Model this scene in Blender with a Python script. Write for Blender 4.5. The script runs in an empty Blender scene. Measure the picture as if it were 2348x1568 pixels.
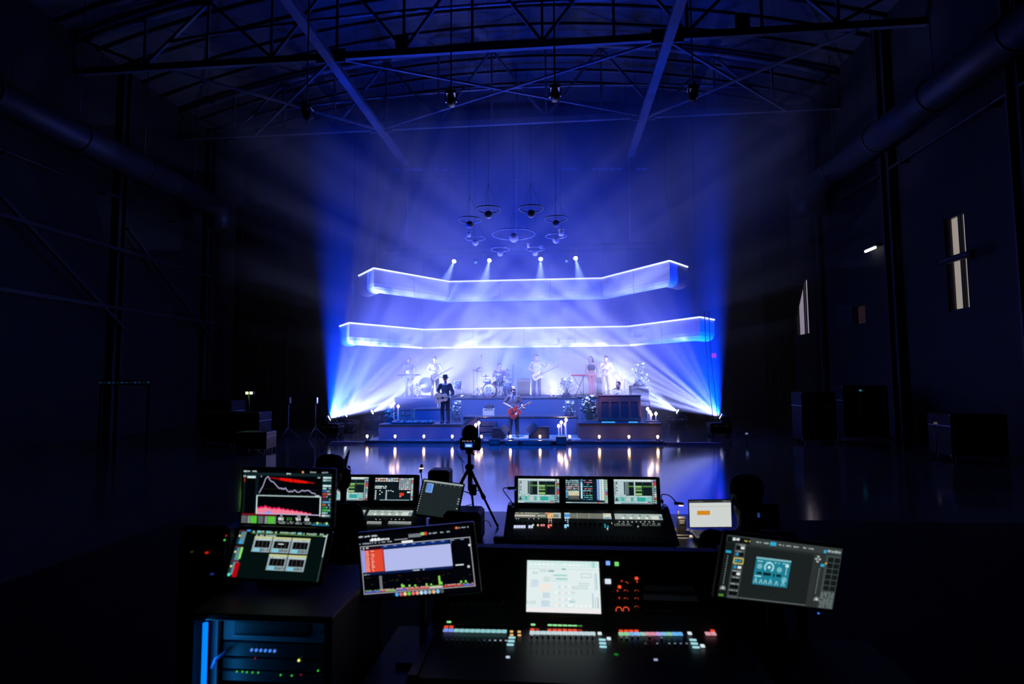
import bpy, bmesh, math, random
from mathutils import Vector, Matrix, Euler
scene = bpy.context.scene
COL = scene.collection
PI = math.pi
# ------------------------------------------------------------------ camera
FOCAL_PX = 1250.0
CAM = Vector((0, 0, 2.2))
YAW = math.atan(108 / FOCAL_PX)
PITCH = math.atan(86 / FOCAL_PX * math.cos(YAW))
ROLL = math.radians(0.4)
cam_fwd = Vector((-math.sin(YAW) * math.cos(PITCH), math.cos(YAW) * math.cos(PITCH), math.sin(PITCH)))
_r = cam_fwd.cross(Vector((0, 0, 1))).normalized()
_u = _r.cross(cam_fwd)
cam_right = _r * math.cos(ROLL) - _u * math.sin(ROLL)
cam_up = _r * math.sin(ROLL) + _u * math.cos(ROLL)
cd = bpy.data.cameras.new('camera')
cd.sensor_width = 36.0
cd.lens = FOCAL_PX / 2348 * 36
cd.clip_start = 0.05
cd.clip_end = 200
cd.dof.use_dof = True
cd.dof.focus_distance = 19.0
cd.dof.aperture_fstop = 2.2
cam = bpy.data.objects.new('camera', cd)
COL.objects.link(cam)
rot = Matrix((cam_right, cam_up, -cam_fwd)).transposed()
cam.matrix_world = Matrix.Translation(CAM) @ rot.to_4x4()
scene.camera = cam
# ------------------------------------------------------------------ world, view
w = bpy.data.worlds.new('night')
scene.world = w
w.use_nodes = True
w.node_tree.nodes['Background'].inputs[0].default_value = (0.0015, 0.002, 0.004, 1)
w.node_tree.nodes['Background'].inputs[1].default_value = 0.25
scene.view_settings.view_transform = 'Standard'
scene.view_settings.look = 'None'
scene.view_settings.gamma = 1
scene.view_settings.exposure = 0.0
scene.view_settings.use_curve_mapping = False
cy = scene.cycles
cy.max_bounces = 4
cy.diffuse_bounces = 1
cy.glossy_bounces = 2
cy.transmission_bounces = 3
cy.volume_bounces = 0
cy.transparent_max_bounces = 6
cy.caustics_reflective = False
cy.caustics_refractive = False
cy.sample_clamp_indirect = 4.0
cy.use_denoising = True
cy.adaptive_threshold = 0.03
cy.use_light_tree = True

# ------------------------------------------------------------------ stage lamps (light only; the fixtures are built further down)
HAZE_DENSITY = 0.085
HAZE_FRONT = 0.026
BEAM_WHITE = (0.29, 0.34, 1.0)
BEAM_BLUE = (0.0, 0.04, 1.0)


def spot(loc, target, power, color, angle, blend=0.3, radius=0.04, gobo=0.0, seed=0.0, scale=9.0):
    ld = bpy.data.lights.new('stage_beam', 'SPOT')
    ld.energy = power
    ld.color = color
    ld.spot_size = math.radians(angle)
    ld.spot_blend = blend
    ld.shadow_soft_size = radius
    o = bpy.data.objects.new('stage_beam', ld)
    COL.objects.link(o)
    o.location = loc
    d = (Vector(target) - Vector(loc)).normalized()
    o.rotation_euler = d.to_track_quat('-Z', 'Y').to_euler()
    if gobo:
        # bar gobo: its slots run up and down stage, so the haze shows the slices as separate rays
        ax = Vector((0, 1, 0))
        ax = (ax - d * ax.dot(d)).normalized()
        o.rotation_euler = Matrix((ax, (-d).cross(ax), -d)).transposed().to_euler()
        ld.use_nodes = True
        nt = ld.node_tree
        em = nt.nodes['Emission']
        tc = nt.nodes.new('ShaderNodeTexCoord')
        mp = nt.nodes.new('ShaderNodeMapping')
        mp.inputs['Location'].default_value = (seed, seed * 0.7, seed * 1.3)
        mp.inputs['Scale'].default_value = (0.10, 1.0, 0.2)
        nz = nt.nodes.new('ShaderNodeTexNoise')
        nz.inputs['Scale'].default_value = scale
        nz.inputs['Detail'].default_value = 3.0
        mr = nt.nodes.new('ShaderNodeMapRange')
        mr.inputs[1].default_value = 0.38
        mr.inputs[2].default_value = 0.62
        mr.inputs[3].default_value = 1.0 - gobo
        mr.inputs[4].default_value = 1.0 + gobo
        nt.links.new(tc.outputs['Normal'], mp.inputs[0])
        nt.links.new(mp.outputs[0], nz.inputs['Vector'])
        nt.links.new(nz.outputs[0], mr.inputs[0])
        nt.links.new(mr.outputs[0], em.inputs['Strength'])
    return o


FLOOR_LAMPS = [(-9.05, 21.0, 0.74), (-9.18, 23.0, 0.74), (-8.71, 25.0, 0.74), (6.06, 21.5, 0.76), (5.19, 25.0, 0.74)]
FLOOR_AIM = [(-4.2, 22.6, 3.45), (-4.2, 23.9, 3.5), (-3.4, 24.9, 3.5), (1.0, 22.9, 3.5), (0.3, 25.0, 3.4)]
for i, (l, t) in enumerate(zip(FLOOR_LAMPS, FLOOR_AIM)):
    spot(l, t, (10500, 8500, 8000, 10500, 9000)[i], BEAM_WHITE, (48, 46, 46, 46, 46)[i], 0.8, 0.05, 1.0, 3.1 * i + 1.7, 16.0)
    if i in (0, 1, 3):
        u = Vector(l) + Vector(((1.7, 2.1, 0, -2.4)[i], 0.9, 4.2))
        spot(l, u, (6500, 5600, 0, 3400)[i], BEAM_WHITE, (42, 40, 0, 30)[i], 0.7, 0.05, 0.9, 2.3 * i + 0.4, 18.0)
REAR_FILL = (-1.9, 29.2, 1.3)
# deep blue floods, added at floor lamps and upstage to fill haze and roof
for l, t, p, a in (((-9.0, 20.9, 0.8), (-6.2, 23.0, 8), 15000, 66), ((6.0, 21.4, 0.8), (3.0, 23.2, 8), 13000, 66),
                   (REAR_FILL, (-1.6, 23.5, 8), 16000, 104)):
    spot(l, t, p, BEAM_BLUE, a, 0.9 if a > 100 else 0.4, 0.08)
# four spots hanging on the lighting truss
HANG_LAMPS = [(-5.15, 26.4, 8.05), (-3.38, 26.4, 8.05), (-0.84, 26.4, 8.05), (0.86, 26.4, 8.05)]
HANG_AIM = [(l[0] + d, 18.7, 1.5) for l, d in zip(HANG_LAMPS, (-0.6, -0.1, 0.1, 0.7))]
for l, t in zip(HANG_LAMPS, HANG_AIM):
    spot(l, t, 5000, (0.30, 0.42, 1.0), 15, 0.5, 0.05)
# unseen fill lamps added behind the risers to whiten the low haze
BACK_FILLS = [(-6.6, 29.2, 1.3), (-3.7, 29.2, 1.3), (-0.1, 29.2, 1.3), (2.8, 29.2, 1.3)]
BACK_AIM = [(-5.6, 21.0, 3.4), (-3.2, 21.0, 3.4), (-0.6, 21.0, 3.4), (1.8, 21.0, 3.4)]
for l, t in zip(BACK_FILLS, BACK_AIM):
    spot(l, t, 5600, (0.47, 0.50, 1.0), 60, 0.9, 0.08, 0.8, l[0], 14.0)
# front lamps hanging in the hall roof: blue wash over the set, pale keys on the band
FRONT_LAMPS = [(-7.0, 14.6, 9.6), (-2.9, 14.6, 9.8), (0.0, 14.6, 9.8), (3.6, 14.6, 9.6)]
FRONT_AIM = [(-3.4, 20.4, 0.9), (-3.0, 22.8, 2.0), (1.1, 22.6, 1.9), (0.2, 20.4, 0.9)]
for i, (l, t) in enumerate(zip(FRONT_LAMPS, FRONT_AIM)):
    if i in (0, 3):
        spot(l, t, 17000 if i == 0 else 9000, (0.0, 0.11, 1.0), 46, 0.6, 0.08)
    else:
        spot(l, t, 6200, (0.9, 0.82, 1.0), 30, 0.7, 0.08)
spot(FRONT_LAMPS[0], (-4.1, 19.8, 1.45), 1700, (1.0, 0.80, 0.85), 9, 0.6, 0.08)
spot(FRONT_LAMPS[1], (-1.62, 19.55, 1.2), 6500, (1.0, 0.84, 0.9), 9, 0.5, 0.08)

# ------------------------------------------------------------------ helpers


def lin(c):
    if isinstance(c, str):
        c = c.lstrip('#')
        c = [int(c[i:i + 2], 16) for i in (0, 2, 4)]
    out = []
    for v in c:
        v = v / 255.0
        out.append(v / 12.92 if v <= 0.04045 else ((v + 0.055) / 1.055) ** 2.4)
    return out


MATS = {}


def M(name, rgb=(0.5, 0.5, 0.5), rough=0.6, metal=0.0, emit=None, strength=0.0, vary=0.12, scale=8.0, bump=0.0, sampling=None):
    if name in MATS:
        return MATS[name]
    m = bpy.data.materials.new(name)
    m.use_nodes = True
    nt = m.node_tree
    b = nt.nodes['Principled BSDF']
    tc = nt.nodes.new('ShaderNodeTexCoord')
    nz = nt.nodes.new('ShaderNodeTexNoise')
    nz.inputs['Scale'].default_value = scale
    nz.inputs['Detail'].default_value = 3
    nt.links.new(tc.outputs['Object'], nz.inputs['Vector'])
    mx = nt.nodes.new('ShaderNodeMix')
    mx.data_type = 'RGBA'
    mx.inputs['A'].default_value = (*[max(0, c * (1 - vary)) for c in rgb], 1)
    mx.inputs['B'].default_value = (*[min(1, c * (1 + vary)) for c in rgb], 1)
    nt.links.new(nz.outputs[0], mx.inputs['Factor'])
    nt.links.new(mx.outputs['Result'], b.inputs['Base Color'])
    b.inputs['Roughness'].default_value = rough
    b.inputs['Metallic'].default_value = metal
    if emit is not None:
        b.inputs['Emission Color'].default_value = (*emit, 1)
        b.inputs['Emission Strength'].default_value = strength
    if bump:
        bp = nt.nodes.new('ShaderNodeBump')
        bp.inputs['Strength'].default_value = bump
        bp.inputs['Distance'].default_value = 0.02
        nt.links.new(nz.outputs[0], bp.inputs['Height'])
        nt.links.new(bp.outputs[0], b.inputs['Normal'])
    if sampling:
        m.cycles.emission_sampling = sampling
    MATS[name] = m
    return m


def glow(name, srgb, strength=1.0, sampling='NONE'):
    c = lin(srgb)
    return M(name, [x * 0.3 for x in c], 0.4, 0, c, strength, sampling=sampling)


def screen_material():
    if 'screen_light' in MATS:
        return MATS['screen_light']
    m = bpy.data.materials.new('screen_light')
    m.use_nodes = True
    nt = m.node_tree
    b = nt.nodes['Principled BSDF']
    b.inputs['Base Color'].default_value = (0.008, 0.008, 0.009, 1)
    b.inputs['Roughness'].default_value = 0.35
    a = nt.nodes.new('ShaderNodeAttribute')
    a.attribute_name = 'Col'
    nt.links.new(a.outputs['Color'], b.inputs['Emission Color'])
    b.inputs['Emission Strength'].default_value = 1.0
    m.cycles.emission_sampling = 'NONE'
    MATS['screen_light'] = m
    return m


def frame_to(p, q):
    z = (Vector(q) - Vector(p))
    L = z.length
    z = z.normalized()
    h = Vector((0, 0, 1)) if abs(z.z) < 0.95 else Vector((0, 1, 0))
    x = h.cross(z).normalized()
    y = z.cross(x)
    return x, y, z, L


class MB:
    def __init__(s):
        s.v, s.f, s.sm, s.col = [], [], [], []

    def add(s, vs, fs, smooth=False, col=None, m=None):
        n = len(s.v)
        s.v += [(m @ Vector(v)) if m is not None else Vector(v) for v in vs]
        s.f += [tuple(i + n for i in f) for f in fs]
        s.sm += [smooth] * len(fs)
        s.col += [col] * len(fs)
        return s

    def box(s, c, size, b=0.0, m=None, R=None):
        hx, hy, hz = [d / 2 for d in size]
        b = min(b, hx * 0.9, hy * 0.9, hz * 0.9)
        T = Matrix.Translation(Vector(c))
        if R is not None:
            T = T @ R.to_4x4()
        if m is not None:
            T = m @ T
        if b <= 0:
            vs = [(x * hx, y * hy, z * hz) for x in (-1, 1) for y in (-1, 1) for z in (-1, 1)]
            fs = [(0, 1, 3, 2), (4, 6, 7, 5), (0, 4, 5, 1), (2, 3, 7, 6), (0, 2, 6, 4), (1, 5, 7, 3)]
            return s.add(vs, fs, m=T)
        vs = []
        idx = {}
        for x in (-1, 1):
            for y in (-1, 1):
                for z in (-1, 1):
                    for a in range(3):
                        h = [hx - b, hy - b, hz - b]
                        h[a] += b
                        idx[(x, y, z, a)] = len(vs)
                        vs.append((x * h[0], y * h[1], z * h[2]))
        fs = []
        for a in range(3):
            o1, o2 = [k for k in range(3) if k != a]
            for sg in (-1, 1):
                q = []
                for u, v in ((-1, -1), (1, -1), (1, 1), (-1, 1)):
                    k = [0, 0, 0]
                    k[a], k[o1], k[o2] = sg, u, v
                    q.append(idx[(*k, a)])
                fs.append(tuple(q if (sg > 0) == (a != 1) else q[::-1]))
            for u in (-1, 1):
                for v in (-1, 1):
                    k0, k1 = [0, 0, 0], [0, 0, 0]
                    k0[a], k1[a] = -1, 1
                    k0[o1] = k1[o1] = u
                    k0[o2] = k1[o2] = v
                    q = (idx[(*k0, o1)], idx[(*k1, o1)], idx[(*k1, o2)], idx[(*k0, o2)])
                    sgn = u * v * (1 if a != 1 else -1)
                    fs.append(q if sgn < 0 else q[::-1])
        for x in (-1, 1):
            for y in (-1, 1):
                for z in (-1, 1):
                    q = tuple(idx[(x, y, z, a)] for a in range(3))
                    fs.append(q if x * y * z > 0 else q[::-1])
        return s.add(vs, fs, m=T)

    def bar(s, p, q, wx, wy=None):
        wy = wy or wx
        x, y, z, L = frame_to(p, q)
        R = Matrix((x, y, z)).transposed()
        return s.box((Vector(p) + Vector(q)) / 2, (wx, wy, L), R=R)

    def cyl(s, p, q, r0, r1=None, n=12, caps=True):
        r1 = r0 if r1 is None else r1
        x, y, z, L = frame_to(p, q)
        vs = []
        for c, r in ((Vector(p), r0), (Vector(q), r1)):
            for i in range(n):
                a = 2 * PI * i / n
                vs.append(c + x * (r * math.cos(a)) + y * (r * math.sin(a)))
        s.add(vs, [(i, (i + 1) % n, n + (i + 1) % n, n + i) for i in range(n)], True)
        if caps:
            k = len(s.v) - 2 * n
            s.f += [tuple(k + i for i in reversed(range(n))), tuple(k + n + i for i in range(n))]
            s.sm += [False, False]
            s.col += [None, None]
        return s

    def lathe(s, prof, n=16, m=None, smooth=True):
        vs = [(r * math.cos(2 * PI * i / n), r * math.sin(2 * PI * i / n), z) for r, z in prof for i in range(n)]
        fs = []
        for k in range(len(prof) - 1):
            for i in range(n):
                fs.append((k * n + i, k * n + (i + 1) % n, (k + 1) * n + (i + 1) % n, (k + 1) * n + i))
        if prof[0][0] > 1e-4:
            fs.append(tuple(reversed(range(n))))
        if prof[-1][0] > 1e-4:
            fs.append(tuple((len(prof) - 1) * n + i for i in range(n)))
        return s.add(vs, fs, smooth, m=m)

    def sph(s, c, r, n=12, k=8, m=None):
        r = (r, r, r) if not hasattr(r, '__len__') else r
        c = Vector(c)
        vs = [c + Vector((0, 0, -r[2]))]
        for j in range(1, k):
            t = PI * j / k
            for i in range(n):
                a = 2 * PI * i / n
                vs.append(c + Vector((r[0] * math.sin(t) * math.cos(a), r[1] * math.sin(t) * math.sin(a), -r[2] * math.cos(t))))
        vs.append(c + Vector((0, 0, r[2])))
        fs = [(0, 1 + (i + 1) % n, 1 + i) for i in range(n)]
        for j in range(k - 2):
            for i in range(n):
                a, b2 = 1 + j * n, 1 + (j + 1) * n
                fs.append((a + i, a + (i + 1) % n, b2 + (i + 1) % n, b2 + i))
        e = len(vs) - 1
        a = 1 + (k - 2) * n
        fs += [(a + i, a + (i + 1) % n, e) for i in range(n)]
        return s.add(vs, fs, True, m=m)

    def cap(s, p, q, r0, r1=None, n=10, flat=1.0):
        """tapered limb with round ends"""
        r1 = r0 if r1 is None else r1
        x, y, z, L = frame_to(p, q)
        prof = [(0.0, -r0)] + [(r0 * math.sin(t), -r0 * math.cos(t)) for t in (0.5, 1.0, PI / 2)]
        prof += [(r1 * math.cos(t), L + r1 * math.sin(t)) for t in (0.0, 0.57, 1.07)] + [(0.0, L + r1)]
        vs, fs = [], []
        p = Vector(p)
        for r, h in prof:
            for i in range(n):
                a = 2 * PI * i / n
                vs.append(p + x * (r * math.cos(a)) + y * (r * flat * math.sin(a)) + z * h)
        for k in range(len(prof) - 1):
            for i in range(n):
                fs.append((k * n + i, k * n + (i + 1) % n, (k + 1) * n + (i + 1) % n, (k + 1) * n + i))
        return s.add(vs, fs, True)

    def tube(s, pts, r, n=6):
        pts = [Vector(p) for p in pts]
        vs, fs = [], []
        for k, p in enumerate(pts):
            d = (pts[min(k + 1, len(pts) - 1)] - pts[max(k - 1, 0)]).normalized()
            h = Vector((0, 0, 1)) if abs(d.z) < 0.95 else Vector((0, 1, 0))
            x = h.cross(d).normalized()
            y = d.cross(x)
            for i in range(n):
                a = 2 * PI * i / n
                vs.append(p + x * (r * math.cos(a)) + y * (r * math.sin(a)))
        for k in range(len(pts) - 1):
            for i in range(n):
                fs.append((k * n + i, k * n + (i + 1) % n, (k + 1) * n + (i + 1) % n, (k + 1) * n + i))
        fs += [tuple(reversed(range(n))), tuple((len(pts) - 1) * n + i for i in range(n))]
        return s.add(vs, fs, True)

    def torus(s, c, R_, r, n=32, k=6, m=None):
        vs, fs = [], []
        for i in range(n):
            a = 2 * PI * i / n
            for j in range(k):
                b2 = 2 * PI * j / k
                rr = R_ + r * math.cos(b2)
                vs.append(Vector(c) + Vector((rr * math.cos(a), rr * math.sin(a), r * math.sin(b2))))
        for i in range(n):
            for j in range(k):
                fs.append((i * k + j, ((i + 1) % n) * k + j, ((i + 1) % n) * k + (j + 1) % k, i * k + (j + 1) % k))
        return s.add(vs, fs, True, m=m)

    def prism(s, poly, d0, d1, m=None):
        """poly (x, y) extruded along z from d0 to d1"""
        n = len(poly)
        vs = [(x, y, d0) for x, y in poly] + [(x, y, d1) for x, y in poly]
        fs = [tuple(reversed(range(n))), tuple(range(n, 2 * n))]
        fs += [(i, (i + 1) % n, n + (i + 1) % n, n + i) for i in range(n)]
        return s.add(vs, fs, m=m)

    def mesh(s, name, mat, off=Vector((0, 0, 0))):
        me = bpy.data.meshes.new(name)
        me.from_pydata([tuple(v - off) for v in s.v], [], s.f)
        me.polygons.foreach_set('use_smooth', s.sm)
        if any(c is not None for c in s.col):
            ca = me.color_attributes.new('Col', 'FLOAT_COLOR', 'CORNER')
            data = []
            for p, c in zip(me.polygons, s.col):
                data += list((*(c or (0, 0, 0)), 1.0)) * p.loop_total
            ca.data.foreach_set('color', data)
        if mat is not None:
            me.materials.append(mat)
        me.update()
        return me

    def build(s, name, mat, parent=None):
        off = wloc(parent)
        o = bpy.data.objects.new(name, s.mesh(name, mat, off))
        COL.objects.link(o)
        o.parent = parent
        return o


def wloc(o):
    v = Vector((0, 0, 0))
    while o is not None:
        v += o.location
        o = o.parent
    return v


def tag(o, label, cat, group=None):
    o['label'] = label
    o['category'] = cat
    if group:
        o['group'] = group
    return o


def thing(name, label, cat, loc=(0, 0, 0), group=None):
    o = bpy.data.objects.new(name, None)
    o.empty_display_size = 0.1
    COL.objects.link(o)
    o.location = loc
    return tag(o, label, cat, group)


def struct(name, mb, mat, label=None):
    o = mb.build(name, mat)
    o['kind'] = 'structure'
    if label:
        o['label'] = label
    return o


def inst(me, name, parent, pos, rot=None):
    o = bpy.data.objects.new(name, me)
    COL.objects.link(o)
    o.parent = parent
    o.location = Vector(pos) - wloc(parent)
    if rot is not None:
        o.rotation_euler = rot
    return o


def copy_tree(o, parent=None):
    c = o.copy()
    COL.objects.link(c)
    c.parent = parent
    for ch in list(o.children):
        copy_tree(ch, c)
    return c


def ray(px, py):
    return cam_fwd + cam_right * ((px - 1174) / FOCAL_PX) + cam_up * ((784 - py) / FOCAL_PX)


def P(px, py, Y):
    d = ray(px, py)
    return CAM + d * (Y / d.y)


def PX(px, py, X):
    d = ray(px, py)
    return CAM + d * (X / d.x)


def on_plane(px, py, p0, n):
    d = ray(px, py)
    return CAM + d * ((Vector(p0) - CAM).dot(n) / d.dot(n))


ORD = ['first', 'second', 'third', 'fourth', 'fifth', 'sixth', 'seventh', 'eighth', 'ninth', 'tenth', 'eleventh', 'twelfth']
# shared materials
BLACK = M('black_paint', (0.012, 0.012, 0.014), 0.45)
MATTE = M('black_cloth', (0.008, 0.008, 0.010), 0.95)
MATTE.node_tree.nodes['Principled BSDF'].inputs['Specular IOR Level'].default_value = 0.08
STEEL = M('painted_steel', (0.22, 0.23, 0.25), 0.5, 0.2)
CHROME = M('chrome', (0.75, 0.75, 0.78), 0.18, 1.0, vary=0.03)
RUBBER = M('black_rubber', (0.015, 0.015, 0.015), 0.7)
# ================================================================== the hall
WALL = M('hall_wall', (0.007, 0.009, 0.011), 0.8, scale=2.0)
ROOF = M('roof_deck', (0.05, 0.055, 0.06), 0.8, scale=1.5)
WSTEEL = M('wall_steel', (0.016, 0.019, 0.023), 0.6)
XL, XR, YB = -18.4, 12.45, 30.0


def floor_material():
    m = bpy.data.materials.new('polished_concrete')
    m.use_nodes = True
    nt = m.node_tree
    b = nt.nodes['Principled BSDF']
    tc = nt.nodes.new('ShaderNodeTexCoord')
    n1 = nt.nodes.new('ShaderNodeTexNoise')
    n1.inputs['Scale'].default_value = 0.9
    n1.inputs['Detail'].default_value = 6
    n2 = nt.nodes.new('ShaderNodeTexNoise')
    n2.inputs['Scale'].default_value = 3.2
    n2.inputs['Detail'].default_value = 3
    nt.links.new(tc.outputs['Object'], n1.inputs['Vector'])
    mp = nt.nodes.new('ShaderNodeMapping')
    mp.inputs['Scale'].default_value = (0.5, 1.6, 1)
    nt.links.new(tc.outputs['Object'], mp.inputs[0])
    nt.links.new(mp.outputs[0], n2.inputs['Vector'])
    cr = nt.nodes.new('ShaderNodeMapRange')
    cr.inputs[3].default_value = 0.09
    cr.inputs[4].default_value = 0.17
    nt.links.new(n1.outputs[0], cr.inputs[0])
    nt.links.new(cr.outputs[0], b.inputs['Roughness'])
    mx = nt.nodes.new('ShaderNodeMix')
    mx.data_type = 'RGBA'
    mx.inputs['A'].default_value = (0.10, 0.11, 0.12, 1)
    mx.inputs['B'].default_value = (0.17, 0.18, 0.20, 1)
    nt.links.new(n1.outputs[0], mx.inputs['Factor'])
    nt.links.new(mx.outputs['Result'], b.inputs['Base Color'])
    b.inputs['IOR'].default_value = 2.2
    b.inputs['Coat Weight'].default_value = 0.8
    b.inputs['Coat Roughness'].default_value = 0.1
    bp = nt.nodes.new('ShaderNodeBump')
    bp.inputs['Strength'].default_value = 0.10
    bp.inputs['Distance'].default_value = 0.02
    nt.links.new(n2.outputs[0], bp.inputs['Height'])
    nt.links.new(bp.outputs[0], b.inputs['Normal'])
    return m


FLOOR = floor_material()
struct('floor', MB().box((-2.6, 14, -0.1), (33, 34, 0.2)), FLOOR)
tag(MB().box((0.4, 4.1, 0.006), (13.0, 9.6, 0.012), 0.004).build('added_carpet', MATTE), 'black carpet added under the control position against floor reflections', 'carpet')  # dark sheet added to hide window reflections in the polished floor
struct('wall_left', MB().box((XL - 0.15, 14, 7.9), (0.3, 34, 16.2)), WALL)
struct('wall_back', MB().box((-2.6, YB + 0.15, 8.8), (31.6, 0.3, 17.6)), WALL)
# right wall with three tall window openings (y0, y1, z0, z1)
OPEN = [(17.6, 18.5, 4.25, 7.3), (23.25, 24.2, 4.35, 5.22), (28.3, 29.9, 4.35, 7.2)]
m = MB()
ys = [-3] + [v for o in OPEN for v in o[:2]] + [31]
for k in range(0, len(ys), 2):
    m.box((XR + 0.15, (ys[k] + ys[k + 1]) / 2, 7.9), (0.3, ys[k + 1] - ys[k], 16.2))
for y0, y1, z0, z1 in OPEN:
    m.box((XR + 0.15, (y0 + y1) / 2, (z0 - 0.2) / 2), (0.3, y1 - y0, z0 + 0.2))
    m.box((XR + 0.15, (y0 + y1) / 2, (z1 + 16) / 2), (0.3, y1 - y0, 16 - z1))
struct('wall_right', m, WALL)
PANES = [glow('window_grey_glass', (150, 141, 132), 1.0), glow('window_brown_glass', (30, 20, 24), 1.0), glow('window_mauve_glass', (150, 140, 160), 1.0)]
for k, (y0, y1, z0, z1) in enumerate(OPEN):
    t = bpy.data.objects.new('window_%d' % (k + 1), None)
    COL.objects.link(t)
    t.location = (XR + 0.1, (y0 + y1) / 2, z0)
    t['kind'] = 'structure'
    t['label'] = ['tall grey lit window nearest on the right hand wall', 'dim brown window low on the right hand wall', 'tall window half hidden by a slanting drape'][k]
    f = MB()
    fr = 0.06
    for yy in (y0 + fr / 2, y1 - fr / 2):
        f.box((XR + 0.15, yy, (z0 + z1) / 2), (0.16, fr, z1 - z0))
    for zz in (z0 + fr / 2, z1 - fr / 2):
        f.box((XR + 0.15, (y0 + y1) / 2, zz), (0.16, y1 - y0 - 2 * fr, fr))
    f.build('window_frame', BLACK, t)
    if k != 1:
        for fy in (0.30, 0.42, 0.86):
            yy = y0 + (y1 - y0) * fy
            MB().box((XR + 0.12, yy, (z0 + z1) / 2), (0.06, 0.045, z1 - z0 - 2 * fr)).build('mullion', BLACK, t)
    edges = [y0 + fr] + ([y0 + (y1 - y0) * q for q in (0.30, 0.42, 0.86)] if k != 1 else []) + [y1 - fr]
    for a, b2 in zip(edges, edges[1:]):
        MB().box((XR + 0.2, (a + b2) / 2, (z0 + z1) / 2), (0.02, b2 - a - 0.03, z1 - z0 - 2 * fr)).build('pane', PANES[k], t)
# slanting black drape over the far window
pts = [(28.45, 7.4), (29.98, 7.4), (29.98, 4.2), (29.86, 4.2), (29.72, 5.2), (28.6, 7.0)]
m = MB()
m.add([(XR + 0.0, y, z) for y, z in pts] + [(XR - 0.12, y, z) for y, z in pts],
      [tuple(range(6)), tuple(reversed(range(6, 12)))] + [(i, i + 6, (i + 1) % 6 + 6, (i + 1) % 6) for i in range(6)])
tag(m.build('window_drape', MATTE), 'black drape hanging slantwise across the far right window', 'drape')

# arched roof deck
m = MB()
NS = 16


def roof_z(x):
    q = (x + 2.6) / 15.8
    return 15.6 + 2.4 * (1 - q * q)


xs = [XL - 0.2 + (XR - XL + 0.4) * i / NS for i in range(NS + 1)]
vs, fs = [], []
for x in xs:
    for y in (-3, 31):
        vs += [(x, y, roof_z(x)), (x, y, roof_z(x) + 0.25)]
for i in range(NS):
    a, b2 = i * 4, i * 4 + 4
    fs += [(a, a + 2, b2 + 2, b2), (a + 1, b2 + 1, b2 + 3, a + 3), (a, b2, b2 + 1, a + 1), (a + 2, a + 3, b2 + 3, b2 + 2)]
m.add(vs, fs, True)
ceil = struct('ceiling', m, ROOF)
for k, y in enumerate((15.0, 16.4, 17.8, 19.6, 20.8, 22.0, 23.2, 25.6, 26.8, 28.0)):
    MB().tube([(x, y, roof_z(x) - 0.09) for x in xs], 0.07, 4).build('roof_rib', ROOF, ceil)

# roof trusses
TRUSS = M('truss_steel', (0.10, 0.11, 0.125), 0.55, 0.1)
ZB = 14.1
PURX = (-8.2, 3.9)


def roof_truss(Y, label):
    t = thing('roof_truss', label, 'roof truss', (-2.6, Y, ZB))
    MB().box((-2.6, Y, ZB), (31.4, 0.16, 0.26)).build('bottom_chord', TRUSS, t)
    MB().tube([(x, Y, roof_z(x) - 0.28) for x in xs], 0.13, 6).build('top_chord', TRUSS, t)
    MB().tube([(x, Y, (roof_z(x) - 0.28) * 0.45 + ZB * 0.55) for x in xs[2:-2]], 0.06, 6).build('middle_chord', TRUSS, t)
    n = 12
    px = [XL + 0.3 + (XR - XL - 0.6) * i / n for i in range(n + 1)]
    for i in range(1, n):
        MB().bar((px[i], Y, ZB + 0.12), (px[i], Y, roof_z(px[i]) - 0.35), 0.09).build('truss_post', TRUSS, t)
    for i in range(n):
        a, b2 = (i, i + 1) if i % 2 else (i + 1, i)
        MB().bar((px[a], Y + 0.02, ZB + 0.12), (px[b2], Y + 0.02, roof_z(px[b2]) - 0.36), 0.10).build('truss_diagonal', TRUSS, t)
    for x in PURX:
        MB().box((x, Y - 0.1, ZB - 0.02), (1.1, 0.06, 0.5)).build('gusset_plate', TRUSS, t)
        MB().box((x + 2.6, Y + 0.12, ZB + 0.45), (0.5, 0.12, 0.6), 0.02).build('junction_box', TRUSS, t)


roof_truss(18.7, 'steel roof truss nearest overhead with arched top chord')
roof_truss(24.4, 'steel roof truss farther back above the stage')
for k, x in enumerate(PURX):
    tag(MB().box((x, 18.5, ZB - 0.2), (0.34, 19.6, 0.18)).build('roof_beam', TRUSS),
        ['long blue lit roof beam running to the stage on the left', 'long blue lit roof beam running to the stage on the right'][k], 'beam', 'long roof beams')
for k, (a, b2) in enumerate((((PURX[0], 18.7), (PURX[1], 24.4)), ((PURX[1], 18.7), (PURX[0], 24.4)),
                             ((PURX[0], 18.7), (-14.5, 24.4)), ((PURX[1], 18.7), (10.2, 24.4)),
                             ((PURX[0], 24.4), (-14.5, 18.7)), ((PURX[1], 24.4), (10.2, 18.7)))):
    tag(MB().bar((*a, ZB - 0.02 - 0.03 * k), (*b2, ZB - 0.02 - 0.03 * k), 0.08).build('bracing_rod', TRUSS),
        ['thin roof brace from near left beam joint to far right', 'thin roof brace from near right beam joint to far left',
         'thin roof brace running out left from near left beam joint', 'thin roof brace running out right from near right beam joint',
         'thin roof brace running out left from far left beam joint', 'thin roof brace running out right from far right beam joint'][k], 'brace', 'roof braces')

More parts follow.
